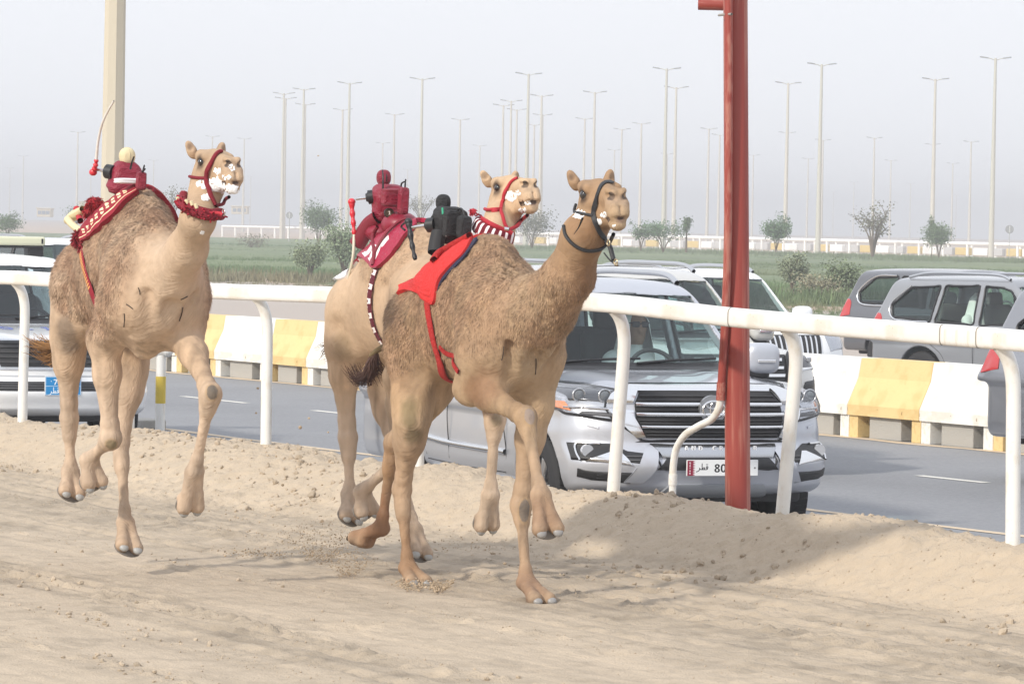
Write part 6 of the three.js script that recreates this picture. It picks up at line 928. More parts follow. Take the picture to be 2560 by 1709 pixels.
// --- brand marks on the chests
for (const [c, list] of [[camelA, [[[310, 783], [309, 816]], [[315, 760], [332, 772]], [[456, 768], [447, 802]], [[451, 748], [468, 740]], [[345, 718], [349, 736]]]], [camelC, [[[1340, 896], [1338, 935]], [[1259, 866], [1254, 900]]]]]) part('brand_mark', list.map(([a, b]) => cord(c, [a, [(a[0] + b[0]) / 2 + 1, (a[1] + b[1]) / 2], b], 0.003, { n: 10 })), std(0.06, 0.045, 0.035, 0.9), c.root);
// --- left camel
{
  const c = camelA, K = ([x, y, z]) => [40 + 0.3827 * x, 320 + 0.3827 * y, z ?? 0];
  const sd = tackRoot(c, 'saddle', 'maroon woven saddle with cream pattern and red tassels on the left camel', 'saddle');
  const tx = plateTex(512, 512, (x, W, H) => { x.fillStyle = '#8c1126'; x.fillRect(0, 0, W, H); x.fillStyle = '#f0ddb2'; for (const m of [0, 1]) { x.save(); if (m) { x.translate(0, H); x.scale(1, -1); } for (let i = 0; i < 9; i++) { x.save(); x.translate(60 + i * 46, H * 0.80); x.rotate(0.3); x.fillRect(0, 0, 26, 16); x.fillRect(2, 24, 24, 15); x.restore(); } x.fillRect(0, H * 0.925, W, 8); x.restore(); } });
  part('saddle_cloth', clothGeo(c, [[212, 606], [236, 592], [264, 566], [294, 534], [322, 503], [348, 484]], [[196, 566], [212, 548], [232, 515], [256, 491], [290, 472], [336, 470]], 0.035, { wave: 0.008, nu: 34 }), phys(1, 1, 1, 0.8, { map: tx }), sd);
  part('cream_roll', [tube([[168, 548, 0.14], [180, 562, 0.15], [196, 574, 0.16], [218, 582, 0.17]].map(([x, y, r]) => c.J(x, y, { r })), 0.022, 20, 10), tube([[166, 552, 0.1], [182, 540, 0.1], [198, 530, 0.1], [206, 522, 0.1]].map(([x, y, r]) => c.J(x, y, { r })), (t) => 0.02 + 0.012 * Math.sin(t * 3.1), 20, 10)], cream, sd);
  part('rope_end', tube([[190, 520, 0.1], [196, 538, 0.1], [200, 552, 0.12]].map(([x, y, r]) => c.J(x, y, { r })), 0.02, 14, 8), redRope, sd);
  const wool = phys(0.33, 0.012, 0.02, 0.9); fuzz(V3(...c.J(236, 512, { r: 0.17 })), 0.062, 340, wool, 'tassel', sd, [1, 0.95, 1]); fuzz(V3(...c.J(196, 596, { r: 0.24 })), 0.052, 300, phys(0.22, 0.008, 0.016, 0.9), 'tassel', sd, [1, 1.2, 1]); fuzz(V3(...c.J(204, 618, { r: 0.26 })), 0.036, 200, phys(0.22, 0.008, 0.016, 0.9), 'tassel', sd, [0.8, 1.3, 0.8]); fuzz(V3(...c.J(222, 532, { r: 0.18 })), 0.045, 200, wool, 'tassel', sd);
  const gt = bandTex('#8c1428', '#e3b466', (x, W, H) => { for (let i = 0; i < 14; i++) { x.save(); x.translate(i * 22 + 60, 0); x.transform(1, 0, -0.35, 1, 0, 0); x.fillRect(0, 12, 11, 40); x.restore(); } }); gt.repeat.set(0.22, 1);
  girth(c, [[206, 622], [211, 655], [220, 690], [231, 724]], 0.05, phys(1, 1, 1, 0.8, { map: gt }), 'girth', sd, { dx: 0.12 });
  const ht = c.root, q = (x, y, r) => V3(...c.J(40 + 0.3827 * x, 320 + 0.3827 * y, { r })); const ropeTex = bandTex('#8a1226', '#3a0812', (x, W, H) => { for (let i = 0; i < 32; i++) { x.save(); x.translate(i * 16, 0); x.transform(1, 0, 0.5, 1, 0, 0); x.fillRect(0, 0, 5, H); x.restore(); } });
  const weave = phys(1, 1, 1, 0.85, { map: ropeTex });
  part('halter', [strapGeo(c, hitPts(c, [[1338, 160], [1300, 195], [1268, 250], [1250, 320], [1252, 380], [1268, 450], [1295, 510]].map(K)), 0.026, 0.010, { th: 0.018 }), cord(c, [[1250, 325], [1205, 330], [1160, 325], [1128, 315]].map(K), 0.009), cord(c, [[1295, 510], [1330, 490, 0.01], [1365, 470, 0.01], [1390, 448, 0.01]].map(K), 0.010)], weave, ht, 'woven maroon halter');
  part('neck_collar', strapGeo(c, hitPts(c, [[1078, 440], [1092, 490], [1130, 530], [1190, 555], [1260, 570], [1315, 562]].map(K)), 0.07, 0.02, { th: 0.045 }), weave, ht, 'thick maroon collar with cream blocks'); { const gs = []; for (let i = 0; i < 150; i++) { const t = rnd() * 5, P = [[1080, 450], [1095, 500], [1130, 535], [1190, 565], [1260, 578], [1315, 568]].map(K), a = Math.floor(Math.min(t, 4.99)), h = c.hit(lerp(P[a][0], P[a + 1][0], t - a) + rr(-6, 6), lerp(P[a][1], P[a + 1][1], t - a) + rr(-8, 8)), p = h.p.clone().addScaledVector(h.n, 0.03); gs.push(tube([p, p.clone().addScaledVector(h.n, 0.012).add(V3(rr(-0.02, 0.02), rr(-0.025, 0.01), rr(-0.02, 0.02)))], 0.005, 3, 5)); } part('collar_tuft', gs, phys(0.34, 0.012, 0.03, 0.9), ht); const bl = []; for (const [x, y] of [[1098, 495], [1135, 515], [1158, 522], [1178, 535]]) { const h = c.hit(...K([x, y])); bl.push(rbox(0.016, 0.03, 0.018, 0.005, h.p.clone().addScaledVector(h.n, 0.042).toArray(), [0.3, 0.3, 0.4])); } part('collar_block', bl, cream, ht); }
  part('halter_ring', new THREE.TorusGeometry(0.018, 0.004, 8, 24).translate(...q(1356, 548, 0.03).toArray()), steel, ht); part('lead_rope', tube([q(1300, 552, 0.06), q(1330, 556, 0.04), q(1352, 566, 0.03)], 0.009, 12, 8), redRope, ht);
  foam(c, [[40 + 0.3827 * 1300, 320 + 0.3827 * 370, 20, 120, 0.009], [40 + 0.3827 * 1220, 320 + 0.3827 * 360, 15, 60, 0.008], [40 + 0.3827 * 1370, 320 + 0.3827 * 400, 18, 90, 0.008], [40 + 0.3827 * 1430, 320 + 0.3827 * 405, 13, 60, 0.007], [40 + 0.3827 * 1315, 320 + 0.3827 * 280, 10, 26, 0.008], [40 + 0.3827 * 1405, 320 + 0.3827 * 258, 9, 22, 0.005], [40 + 0.3827 * 1240, 320 + 0.3827 * 450, 10, 34, 0.008], [40 + 0.3827 * 1370, 320 + 0.3827 * 320, 10, 20, 0.006], [40 + 0.3827 * 1212, 320 + 0.3827 * 680, 5, 10, 0.006]], ht);
  robot(c, 'robot_jockey', 'maroon robot jockey with cream ball head and whip raised high', { flare: 1, mat: fabric(0.25, 0.012, 0.034, 0.5), torso: { c: [314, 444], w: 92, h: 84 }, head: { c: [317, 391], r: 19.5, mat: cream, neck: satin, pleats: 1 },
    packs: [{ c: [322, 452, 0.09], w: 72, h: 13, d: 34, mat: whiteCloth, name: 'belt', tilt: 0 }, { c: [352, 452, 0.05], w: 22, h: 44, d: 24 }], puck: [273, 429, 0.09], elbow: [231, 421, 0.16], grip: [[232, 430, 0.16], [236, 420, 0.16], [239, 408, 0.16], [240, 398, 0.16]],
    whip: [[240, 398, 0.16], [245, 350, 0.17], [256, 305, 0.18], [272, 272, 0.18], [284, 252, 0.18]], aerials: [[[325, 422, 0.08], [329, 405, 0.08], [334, 392, 0.08]], [[352, 440, 0.05], [357, 425, 0.05], [360, 413, 0.05]], [[356, 428, 0.05], [362, 422, 0.05]]] });
}
// the silver car nearest the rail, with the front seen in full
const silver = paintOf(0.50, 0.52, 0.57, 0.4, 0.36);
const outline = (car, P, r, off = 0.006) => { const pts = []; P.forEach((p, i) => { const q = P[(i + 1) % P.length]; for (let k = 0; k < 6; k++) pts.push(car.onFront(lerp(p[0], q[0], k / 6), lerp(p[1], q[1], k / 6), off)); }); return tube(pts, r, P.length * 12, 6, true); };
const carTurn = (yaw) => (yaw - 90) * Math.PI / 180;
const lc = buildSuv('silver_suv', V3(1.44, -0.19, -27.0), carTurn(21), 'silver four wheel drive driving behind the red pole, chrome grille facing the track', null, { paint: silver, sunroof: true, wide: 1.035, sideGlass: phys(0.7, 0.82, 0.79, 0.03, { transmission: 1, thickness: 0, ior: 1.5 }), glass: phys(0.80, 0.92, 0.91, 0.03, { transmission: 1, thickness: 0, ior: 1.4 }), seat: std(0.05, 0.055, 0.055, 0.9) });
{
  const r = lc.root, f = lc.f, X = (P, mat, name, o = {}) => part(name, polyPanel(f, P, 'x', o), mat, r), both = (P, mat, name, o) => { X(P, mat, name, o); X(mir(P), mat, name, o); };
  // grille
  { const G = [[0.50, 0.785], [0.68, 0.92], [0.715, 1.00], [0.70, 1.05], [0.66, 1.09], [0.545, 1.152], [0.50, 1.156]]; part('seal', [outline(lc, [...G, ...[...G].reverse().map(([z, y]) => [-z, y])], 0.008, 0.004)], blackPl, r); const B = [[0.41, 0.595], [0.465, 0.752]]; part('seal', outline(lc, [...B, ...[...B].reverse().map(([z, y]) => [-z, y])], 0.007, 0.004), darkTrim, r); }
  X([[0.475, 0.80], [0.535, 0.93], [0.53, 1.03], [0.47, 1.115], [-0.47, 1.115], [-0.53, 1.03], [-0.535, 0.93], [-0.475, 0.80]], rubber, 'grille', { off: 0.012, nu: 24, nv: 16 });
  const bar = (y, h, w, off, mat, name) => X([[w, y - h], [w, y + h], [-w, y + h], [-w, y - h]], mat, name, { off, nu: 26, nv: 8, depth: 0.02, bulge: h * 0.8 });
  for (const [y, h, w] of [[1.018, 0.011, 0.525], [0.952, 0.012, 0.53], [0.872, 0.009, 0.505]]) bar(y, h, w, 0.03, chrome, 'grille_bar');
  for (const [y, w] of [[1.075, 0.485], [1.048, 0.5], [0.985, 0.525], [0.915, 0.525], [0.895, 0.51], [0.84, 0.48], [0.82, 0.47]]) bar(y, 0.004, w, 0.020, darkTrim, 'grille_slat');
  X([[0.56, 1.107], [0.50, 1.145], [-0.50, 1.145], [-0.56, 1.107], [-0.46, 1.117], [0.46, 1.117]].reverse(), chrome, 'grille_frame', { off: 0.018, nu: 30, nv: 8, bulge: 0.012 });
  both([[0.70, 1.03], [0.66, 1.075], [0.545, 1.14], [0.48, 1.115], [0.54, 1.03]], chrome, 'grille_frame', { off: 0.016, nu: 12, nv: 12, bulge: 0.02 });
  both([[0.70, 0.995], [0.545, 0.985], [0.545, 0.93], [0.475, 0.795], [0.53, 0.79], [0.66, 0.925]], chrome, 'grille_frame', { off: 0.014, nu: 10, nv: 14, bulge: 0.02 });
  // emblem: three ovals on a dark disc
  { const c = lc.onFront(0, 0.985, 0.035), ring = (a, b, y, w) => { const pts = []; for (let i = 0; i < 40; i++) { const t = i / 40 * 2 * Math.PI; pts.push([c.x + 0.012, c.y + y + Math.sin(t) * b, c.z + Math.cos(t) * a]); } return tube(pts, w, 80, 6, true); };
    part('emblem_disc', new THREE.CylinderGeometry(0.098, 0.098, 0.03, 36).rotateZ(Math.PI / 2).translate(c.x - 0.01, c.y, c.z), phys(0.35, 0.36, 0.38, 0.3, { metalness: 0.7 }), r); part('emblem', [ring(0.078, 0.056, 0, 0.009), ring(0.024, 0.054, 0, 0.007), ring(0.056, 0.022, 0.028, 0.007)], chrome, r); }
  // headlights: dark bowl, projectors, strips and a clear cover
  for (const s of [1, -1]) {
    const m = (P) => (s > 0 ? P : mir(P)), hl = new THREE.Group(); hl.name = 'headlight'; r.add(hl); const H = (P, mat, name, o) => part(name, polyPanel(f, m(P), 'x', o), mat, hl);
    const out = [[0.965, 1.02], [0.955, 1.10], [0.90, 1.15], [0.72, 1.135], [0.575, 1.105], [0.62, 1.02], [0.60, 0.905], [0.75, 0.925], [0.93, 0.955]];
    part('seal', outline(lc, out.map(([z, y]) => [s * z, y]), 0.009, 0.012), blackPl, hl);
    H([[0.90, 1.035], [0.89, 1.125], [0.74, 1.115], [0.62, 1.09], [0.635, 1.03]], phys(0.10, 0.105, 0.115, 0.18, { metalness: 0.5 }), 'reflector', { off: 0.010, nu: 14, nv: 8 });
    H(out, phys(0.50, 0.52, 0.55, 0.25, { metalness: 0.7 }), 'reflector', { off: 0.004, nu: 18, nv: 12 });
    for (const z of [0.84, 0.70]) { const p = lc.onFront(s * z, 1.068, 0.02); part('projector', [new THREE.SphereGeometry(0.040, 20, 14).scale(0.35, 1, 1).translate(p.x, p.y, p.z)], phys(0.16, 0.18, 0.2, 0.04, { clearcoat: 1 }), hl); const rg = new THREE.TorusGeometry(0.044, 0.006, 8, 30).rotateY(Math.PI / 2).translate(p.x + 0.006, p.y, p.z); part('bezel', rg, alloy, hl); }
    H([[0.95, 0.985], [0.95, 1.01], [0.60, 1.0], [0.60, 0.975]], chrome, 'light_strip', { off: 0.016, nu: 14, nv: 3 });
    H([[0.86, 0.945], [0.86, 0.975], [0.62, 0.962], [0.62, 0.93]], greyPl, 'light_strip', { off: 0.012, nu: 12, nv: 3 });
    H([[0.955, 0.975], [0.955, 1.03], [0.915, 1.03], [0.90, 0.97]], amber, 'indicator', { off: 0.013, nu: 4, nv: 4 });
    H(out, lens, 'cover', { off: 0.030, nu: 20, nv: 14, depth: 0.0 });
    // fog lamp nest, brackets and vents
    const fg = new THREE.Group(); fg.name = 'fog_lamp'; r.add(fg); const Fp = (P, mat, name, o) => part(name, polyPanel(f, m(P), 'x', o), mat, fg);
    Fp([[0.93, 0.63], [0.93, 0.755], [0.70, 0.755], [0.60, 0.70], [0.47, 0.69], [0.50, 0.625]], blackPl, 'housing', { off: 0.008, nu: 16, nv: 8 });
    { const p = lc.onFront(s * 0.845, 0.70, 0.012); part('lamp', new THREE.CylinderGeometry(0.042, 0.042, 0.03, 24).rotateZ(Math.PI / 2).translate(p.x, p.y, p.z), phys(0.75, 0.76, 0.78, 0.12, { metalness: 0.7 }), fg); part('trim', tube([[0.89, 0.64], [0.90, 0.69], [0.89, 0.745], [0.83, 0.75], [0.76, 0.75]].map(([z, y]) => lc.onFront(s * z, y, 0.014)), 0.008, 16, 6), chrome, fg); }
    Fp([[0.90, 0.625], [0.70, 0.70], [0.66, 0.70], [0.60, 0.62]], chrome, 'trim', { off: 0.018, nu: 8, nv: 5 });
    for (const y of [0.645, 0.668]) Fp([[0.64, y], [0.63, y + 0.006], [0.49, y + 0.006], [0.49, y]], greyPl, 'slat', { off: 0.014, nu: 8, nv: 1 });
    part('lower_vent', polyPanel(f, m([[0.90, 0.515], [0.905, 0.585], [0.55, 0.575], [0.60, 0.49]]), 'x', { off: 0.006, nu: 12, nv: 5 }), blackPl, r);
    for (const y of [0.52, 0.542, 0.563]) part('vent_slat', polyPanel(f, m([[0.80, y], [0.80, y + 0.006], [0.585, y + 0.004], [0.585, y - 0.002]]), 'x', { off: 0.012, nu: 8, nv: 1 }), greyPl, r);
    part('washer_cover', polyPanel(f, m([[0.83, 0.862], [0.83, 0.89], [0.765, 0.885], [0.765, 0.857]]), 'x', { off: 0.008, nu: 4, nv: 2, depth: 0.008 }), silver, r);
    part('bumper_bracket', polyPanel(f, m([[0.64, 0.50], [0.475, 0.752], [0.405, 0.745], [0.45, 0.60], [0.52, 0.50]]), 'x', { off: 0.02, nu: 8, nv: 8, bulge: 0.015 }), silver, r);
    // bonnet shut line and bonnet ridge
    part('bonnet_seam', tube([[-0.46, 0.815], [-0.55, 0.86], [-0.8, 0.875], [-1.3, 0.86]].map(([x, z]) => { const h = cast(f, V3(x, 1.7, s * z), V3(0, -1, 0), 1.2); return h.p.addScaledVector(h.n, 0.001); }), 0.005, 30, 5), darkTrim, r);
  }
  X([[0.40, 0.665], [0.455, 0.745], [-0.455, 0.745], [-0.40, 0.665]], phys(0.5, 0.51, 0.53, 0.22, { metalness: 0.9 }), 'chrome_bar', { off: 0.012, nu: 24, nv: 10, bulge: 0.022 });
  X([[0.44, 0.59], [0.37, 0.665], [-0.37, 0.665], [-0.44, 0.59]], blackPl, 'lower_intake', { off: 0.010, nu: 24, nv: 4 });
  X([[0.42, 0.40], [0.34, 0.49], [-0.34, 0.49], [-0.42, 0.40]], phys(0.42, 0.44, 0.47, 0.35, { metalness: 0.5 }), 'skid_plate', { off: 0.018, nu: 20, nv: 5 });
  X([[0.55, 0.77], [0.50, 0.785], [-0.50, 0.785], [-0.55, 0.77]], darkTrim, 'bumper_seam', { off: 0.004, nu: 24, nv: 1, depth: 0 });
  frontText(lc, 'LAND CRUISER', 0.712, 0.032, 0.60, phys(0.85, 0.86, 0.88, 0.35), 'letter', 0.012, 0.034);
  const tex = plateTex(520, 112, (x, W, H) => {
    x.fillStyle = '#eceeee'; x.fillRect(0, 0, W, H); x.fillStyle = '#8d1b38'; x.fillRect(0, 0, 38, H); x.beginPath(); x.moveTo(38, 0); for (let i = 0; i < 9; i++) { x.lineTo(58, (i + 0.5) * H / 9); x.lineTo(38, (i + 1) * H / 9); } x.closePath(); x.fill();
    x.fillStyle = '#fff'; x.font = 'bold 17px sans-serif'; x.textAlign = 'center'; [...'QATAR'].forEach((c, i) => x.fillText(c, 19, 24 + i * 19.5));
    arabicQatar(x, 58, 16, 68, '#15151a'); x.fillStyle = '#15151a'; x.font = 'bold 84px sans-serif'; x.textAlign = 'left'; x.fillText('80', 196, 87); x.beginPath(); x.fillStyle = '#777'; x.arc(498, 56, 7, 0, 7); x.fill();
  });
  const p = lc.onFront(0, 0.62, 0.02); plate(r, 0.52, 0.112, [p.x + 0.02, 0.605, 0], tex);
  // papers on the dashboard
  const pp = group('paper_sheets', null, 0, 'pale sheets of paper lying on the silver car dashboard', 'paper'); const g = rbox(0.20, 0.006, 0.30, 0.002, [0, 0, 0], [0.12, 0.3, 0.3]); part('sheet', g, std(0.75, 0.8, 0.72, 0.8), pp); part('sheet', rbox(0.12, 0.005, 0.2, 0.002, [0.02, -0.008, 0.14], [0.05, 0.5, 0.25]), std(0.6, 0.12, 0.1, 0.8), pp); pp.position.copy(r.localToWorld(V3(-1.70, 1.245, -0.22))); pp.rotation.y = r.rotation.y;
}
lc.root.updateMatrixWorld(true);
// a person sitting in a car: body as one surface, white robe and headcloth
const robe = std(0.78, 0.80, 0.79, 0.85), skin = std(0.30, 0.17, 0.11, 0.7);
function sitter(car, x, z, label, o = {}) {
  const B = [], L = (a, b, ra, rb, k = 0.04, e = {}) => B.push(new Prim(a, b, ra, rb, { k, ...e }));
  L([0, 0.0, 0], [0.03, 0.30, 0], 0.17, 0.17, 0.06, { sq: 1.05 }); L([0.02, 0.42, -0.15], [0.02, 0.42, 0.15], 0.085, 0.085, 0.08); L([0.02, 0.44, 0], [0.045, 0.56, 0], 0.06, 0.055, 0.04);
  L([0.05, 0.68, 0], [0, 0, 0], 0, 0, 0.03, { ell: [0.098, 0.125, 0.078] }); L([0.075, 0.60, 0], [0.095, 0.585, 0], 0.055, 0.04, 0.03); L([0.135, 0.67, 0], [0.155, 0.645, 0], 0.013, 0.017, 0.02);
  for (const s of [-1, 1]) { L([0.05, 0.67, s * 0.078], [0.045, 0.65, s * 0.08], 0.018, 0.014, 0.015); L([0.02, 0.41, s * 0.19], [0.16, 0.20, s * 0.24], 0.06, 0.05, 0.05); L([0.16, 0.20, s * 0.24], [0.44, 0.22, s * 0.17], 0.048, 0.034, 0.03); L([0.44, 0.22, s * 0.17], [0.51, 0.25, s * 0.165], 0.034, 0.03, 0.02); for (let i = 0; i < 4; i++) { L([0.51, 0.262 - i * 0.018, s * 0.16], [0.545, 0.27 - i * 0.018, s * 0.13], 0.011, 0.010, 0.006); L([0.545, 0.27 - i * 0.018, s * 0.13], [0.525, 0.268 - i * 0.018, s * 0.11], 0.010, 0.008, 0.004); } L([0.49, 0.265, s * 0.15], [0.52, 0.29, s * 0.125], 0.012, 0.010, 0.008); L([0.0, -0.08, s * 0.1], [0.42, -0.02, s * 0.13], 0.10, 0.08, 0.05); L([0.42, -0.02, s * 0.13], [0.48, -0.38, s * 0.13], 0.075, 0.05, 0.03); }
  const f = fieldOf([B]), g = surfaceNets(f, [-0.3, -0.5, -0.4], [0.72, 0.9, 0.4], 0.011); gradNormals(g, f);
  const C = []; for (let i = 0; i < g.attributes.position.count; i++) { const px = g.attributes.position.getX(i), py = g.attributes.position.getY(i); const sk = py > 0.545 || px > 0.43 && py > 0.1; C.push(...(sk ? [0.30, 0.175, 0.115] : [0.76, 0.78, 0.77])); } g.setAttribute('color', new THREE.Float32BufferAttribute(C, 3));
  const root = group('person', car.root.localToWorld(V3(x, 0.82, z)), car.root.rotation.y, label, 'person', null);
  part('body', g, std(1, 1, 1, 0.8, { vertexColors: true }), root);
  // headcloth: a shell over crown and shoulders, open at the face
  const cloth = grid(26, 16, (u, v) => { const a = lerp(0.75, 2 * Math.PI - 0.75, u), el = v, yy = lerp(0.81, 0.40, el), rr2 = el < 0.25 ? 0.095 * Math.sin(clamp(el / 0.25, 0.12, 1) * Math.PI / 2) + 0.012 : lerp(0.108, 0.17 + 0.018 * Math.sin(u * 26), (el - 0.25) / 0.75); return [0.035 + Math.cos(a) * rr2 * 1.05, yy, Math.sin(a) * rr2]; });
  part('headcloth', cloth, robe, root);
  if (o.shades) part('sunglasses', [rbox(0.02, 0.045, 0.06, 0.012, [0.142, 0.70, -0.036]), rbox(0.02, 0.045, 0.06, 0.012, [0.142, 0.70, 0.036]), rod([0.14, 0.71, -0.07], [0.04, 0.705, -0.09], 0.005), rod([0.14, 0.71, 0.07], [0.04, 0.705, 0.09], 0.005), rod([0.15, 0.705, -0.02], [0.15, 0.705, 0.02], 0.005)], blackPl, root);
  for (const s of [-1, 1]) part('eye', ball([0.128, 0.70, s * 0.033], 0.012), eyeMat2, root);
  return root;
}
const eyeMat2 = phys(0.02, 0.015, 0.012, 0.2);
sitter(lc, -2.60, -0.42, 'person driving the silver car in white robe, white headcloth and sunglasses', { shades: true });

// police car at the left edge
const whiteCar = phys(0.88, 0.89, 0.90, 0.25, { clearcoat: 1, clearcoatRoughness: 0.05 });
{
  const c = V3(-4.13, 0, -36.0);
  const pc = buildSuv('police_suv', V3(c.x, -0.19, c.z), carTurn(24), 'white police four wheel drive at far left with light bar and blue number plate', null, { paint: whiteCar, glass: phys(0.45, 0.55, 0.58, 0.03, { transmission: 1, thickness: 0, ior: 1.5 }), moulding: whiteCar, rails: false });
  const r = pc.root, f = pc.f, X = (P, mat, name, o = {}) => part(name, polyPanel(f, P, 'x', o), mat, r);
  X([[0.60, 0.83], [0.64, 0.95], [0.62, 1.10], [-0.62, 1.10], [-0.64, 0.95], [-0.60, 0.83]], phys(0.62, 0.64, 0.67, 0.2, { metalness: 0.7 }), 'grille_frame', { off: 0.010, nu: 26, nv: 12 });
  X([[0.54, 0.855], [0.575, 0.95], [0.56, 1.075], [-0.56, 1.075], [-0.575, 0.95], [-0.54, 0.855]], blackPl, 'grille', { off: 0.018, nu: 26, nv: 12 });
  for (const y of [0.885, 0.93, 0.975, 1.02, 1.055]) X([[0.55, y], [0.55, y + 0.022], [-0.55, y + 0.022], [-0.55, y]], darkTrim, 'grille_bar', { off: 0.028, nu: 26, nv: 2, depth: 0.02 });
  { const p = pc.onFront(0, 0.965, 0.035), t = new THREE.TorusGeometry(0.065, 0.009, 8, 36).rotateY(Math.PI / 2).scale(1, 0.75, 1.1).translate(p.x, p.y, p.z); part('emblem', t, chrome, r); }
  for (const s of [1, -1]) {
    const m = (P) => (s > 0 ? P : mir(P)), hl = new THREE.Group(); hl.name = 'headlight'; r.add(hl);
    part('reflector', polyPanel(f, m([[0.955, 0.96], [0.95, 1.09], [0.86, 1.14], [0.66, 1.11], [0.68, 0.95], [0.66, 0.87], [0.88, 0.90]]), 'x', { off: 0.004, nu: 14, nv: 10 }), phys(0.5, 0.52, 0.55, 0.2, { metalness: 0.7 }), hl);
    for (const z of [0.80, 0.72]) { const p = pc.onFront(s * z, 1.02, 0.012); part('bowl', new THREE.SphereGeometry(0.045, 16, 12).scale(0.4, 1, 1).translate(p.x, p.y, p.z), chrome, hl); }
    part('cover', polyPanel(f, m([[0.955, 0.96], [0.95, 1.09], [0.86, 1.14], [0.66, 1.11], [0.68, 0.95], [0.66, 0.87], [0.88, 0.90]]), 'x', { off: 0.026, nu: 14, nv: 10, depth: 0 }), lens, hl);
  }
  X([[0.86, 0.64], [0.87, 0.72], [-0.87, 0.72], [-0.86, 0.64]], blackPl, 'lower_intake', { off: 0.008, nu: 28, nv: 4 });
  for (const y of [0.655, 0.675, 0.695]) X([[0.85, y], [0.85, y + 0.006], [-0.85, y + 0.006], [-0.85, y]], greyPl, 'intake_slat', { off: 0.014, nu: 26, nv: 1 });
  X([[0.92, 0.765], [0.92, 0.78], [-0.92, 0.78], [-0.92, 0.765]], phys(0.5, 0.52, 0.55, 0.4), 'bumper_crease', { off: 0.004, nu: 26, nv: 1, depth: 0 });
  const tex = plateTex(330, 170, (x, W, H) => { x.fillStyle = '#2f8fd0'; x.fillRect(0, 0, W, H); x.strokeStyle = '#dff0fa'; x.lineWidth = 4; x.strokeRect(4, 4, W - 8, H - 8); x.beginPath(); x.moveTo(0, 88); x.lineTo(W, 88); x.moveTo(170, 88); x.lineTo(170, H); x.stroke(); x.fillStyle = '#f2f8fc'; x.font = 'bold 70px sans-serif'; x.fillText('78', 74, 76); x.fillRect(50, 40, 8, 8); arabicQatar(x, 20, 92, 78, '#f2f8fc'); });
  const p = pc.onFront(0, 0.68, 0.02); plate(r, 0.35, 0.18, [p.x + 0.02, 0.69, 0], tex);
  // letters on the bonnet, reading for someone ahead of the car
  const letters = []; [...'POLICE'].forEach((ch, i) => { const g = new TextGeometry(ch, { font, size: 0.115, depth: 0.004, curveSegments: 3 }); g.computeBoundingBox(); g.translate(-(g.boundingBox.min.x + g.boundingBox.max.x) / 2, 0, 0); g.scale(1.25, 1.9, 1); g.rotateX(-Math.PI / 2); g.rotateY(Math.PI / 2); const z = lerp(0.60, -0.60, (i + 0.5) / 6), h = cast(f, V3(-0.72, 1.8, z), V3(0, -1, 0), 1.2); const P = g.attributes.position; for (let k = 0; k < P.count; k++) { const hh = cast(f, V3(-0.72 + P.getX(k), 1.8, z + P.getZ(k)), V3(0, -1, 0), 1.2); P.setXYZ(k, hh.p.x, hh.p.y + 0.003 + P.getY(k) * 0.4, hh.p.z); } letters.push(g); });
  part('bonnet_letter', letters, std(0.12, 0.16, 0.42, 0.5), r);
  // light bar
  const lb = new THREE.Group(); lb.name = 'light_bar'; r.add(lb); const gl = phys(0.62, 0.62, 0.45, 0.25, { clearcoat: 0.6 });
  part('housing', rbox(0.24, 0.09, 1.28, 0.03, [-2.75, 1.995, 0]), gl, lb); part('base', [rbox(0.2, 0.03, 1.2, 0.01, [-2.75, 1.94, 0]), rbox(0.16, 0.12, 0.16, 0.02, [-2.75, 1.89, -0.55]), rbox(0.16, 0.12, 0.16, 0.02, [-2.75, 1.89, 0.55])], blackPl, lb); for (const z of [-0.6, -0.12, 0.12, 0.6]) part('clip', rbox(0.245, 0.05, 0.02, 0.004, [-2.75, 1.995, z]), blackPl, lb);
}
const suvSpot = (px, py, y) => onPlane(px, py, y);
// white car behind the police car
{
  const s = buildSuv('white_suv', V3(-7.0, -0.2, -67.5), carTurn(26), 'white car just behind the police car, only its roof showing above', null, { paint: whiteCar, moulding: whiteCar, wipers: false });
}
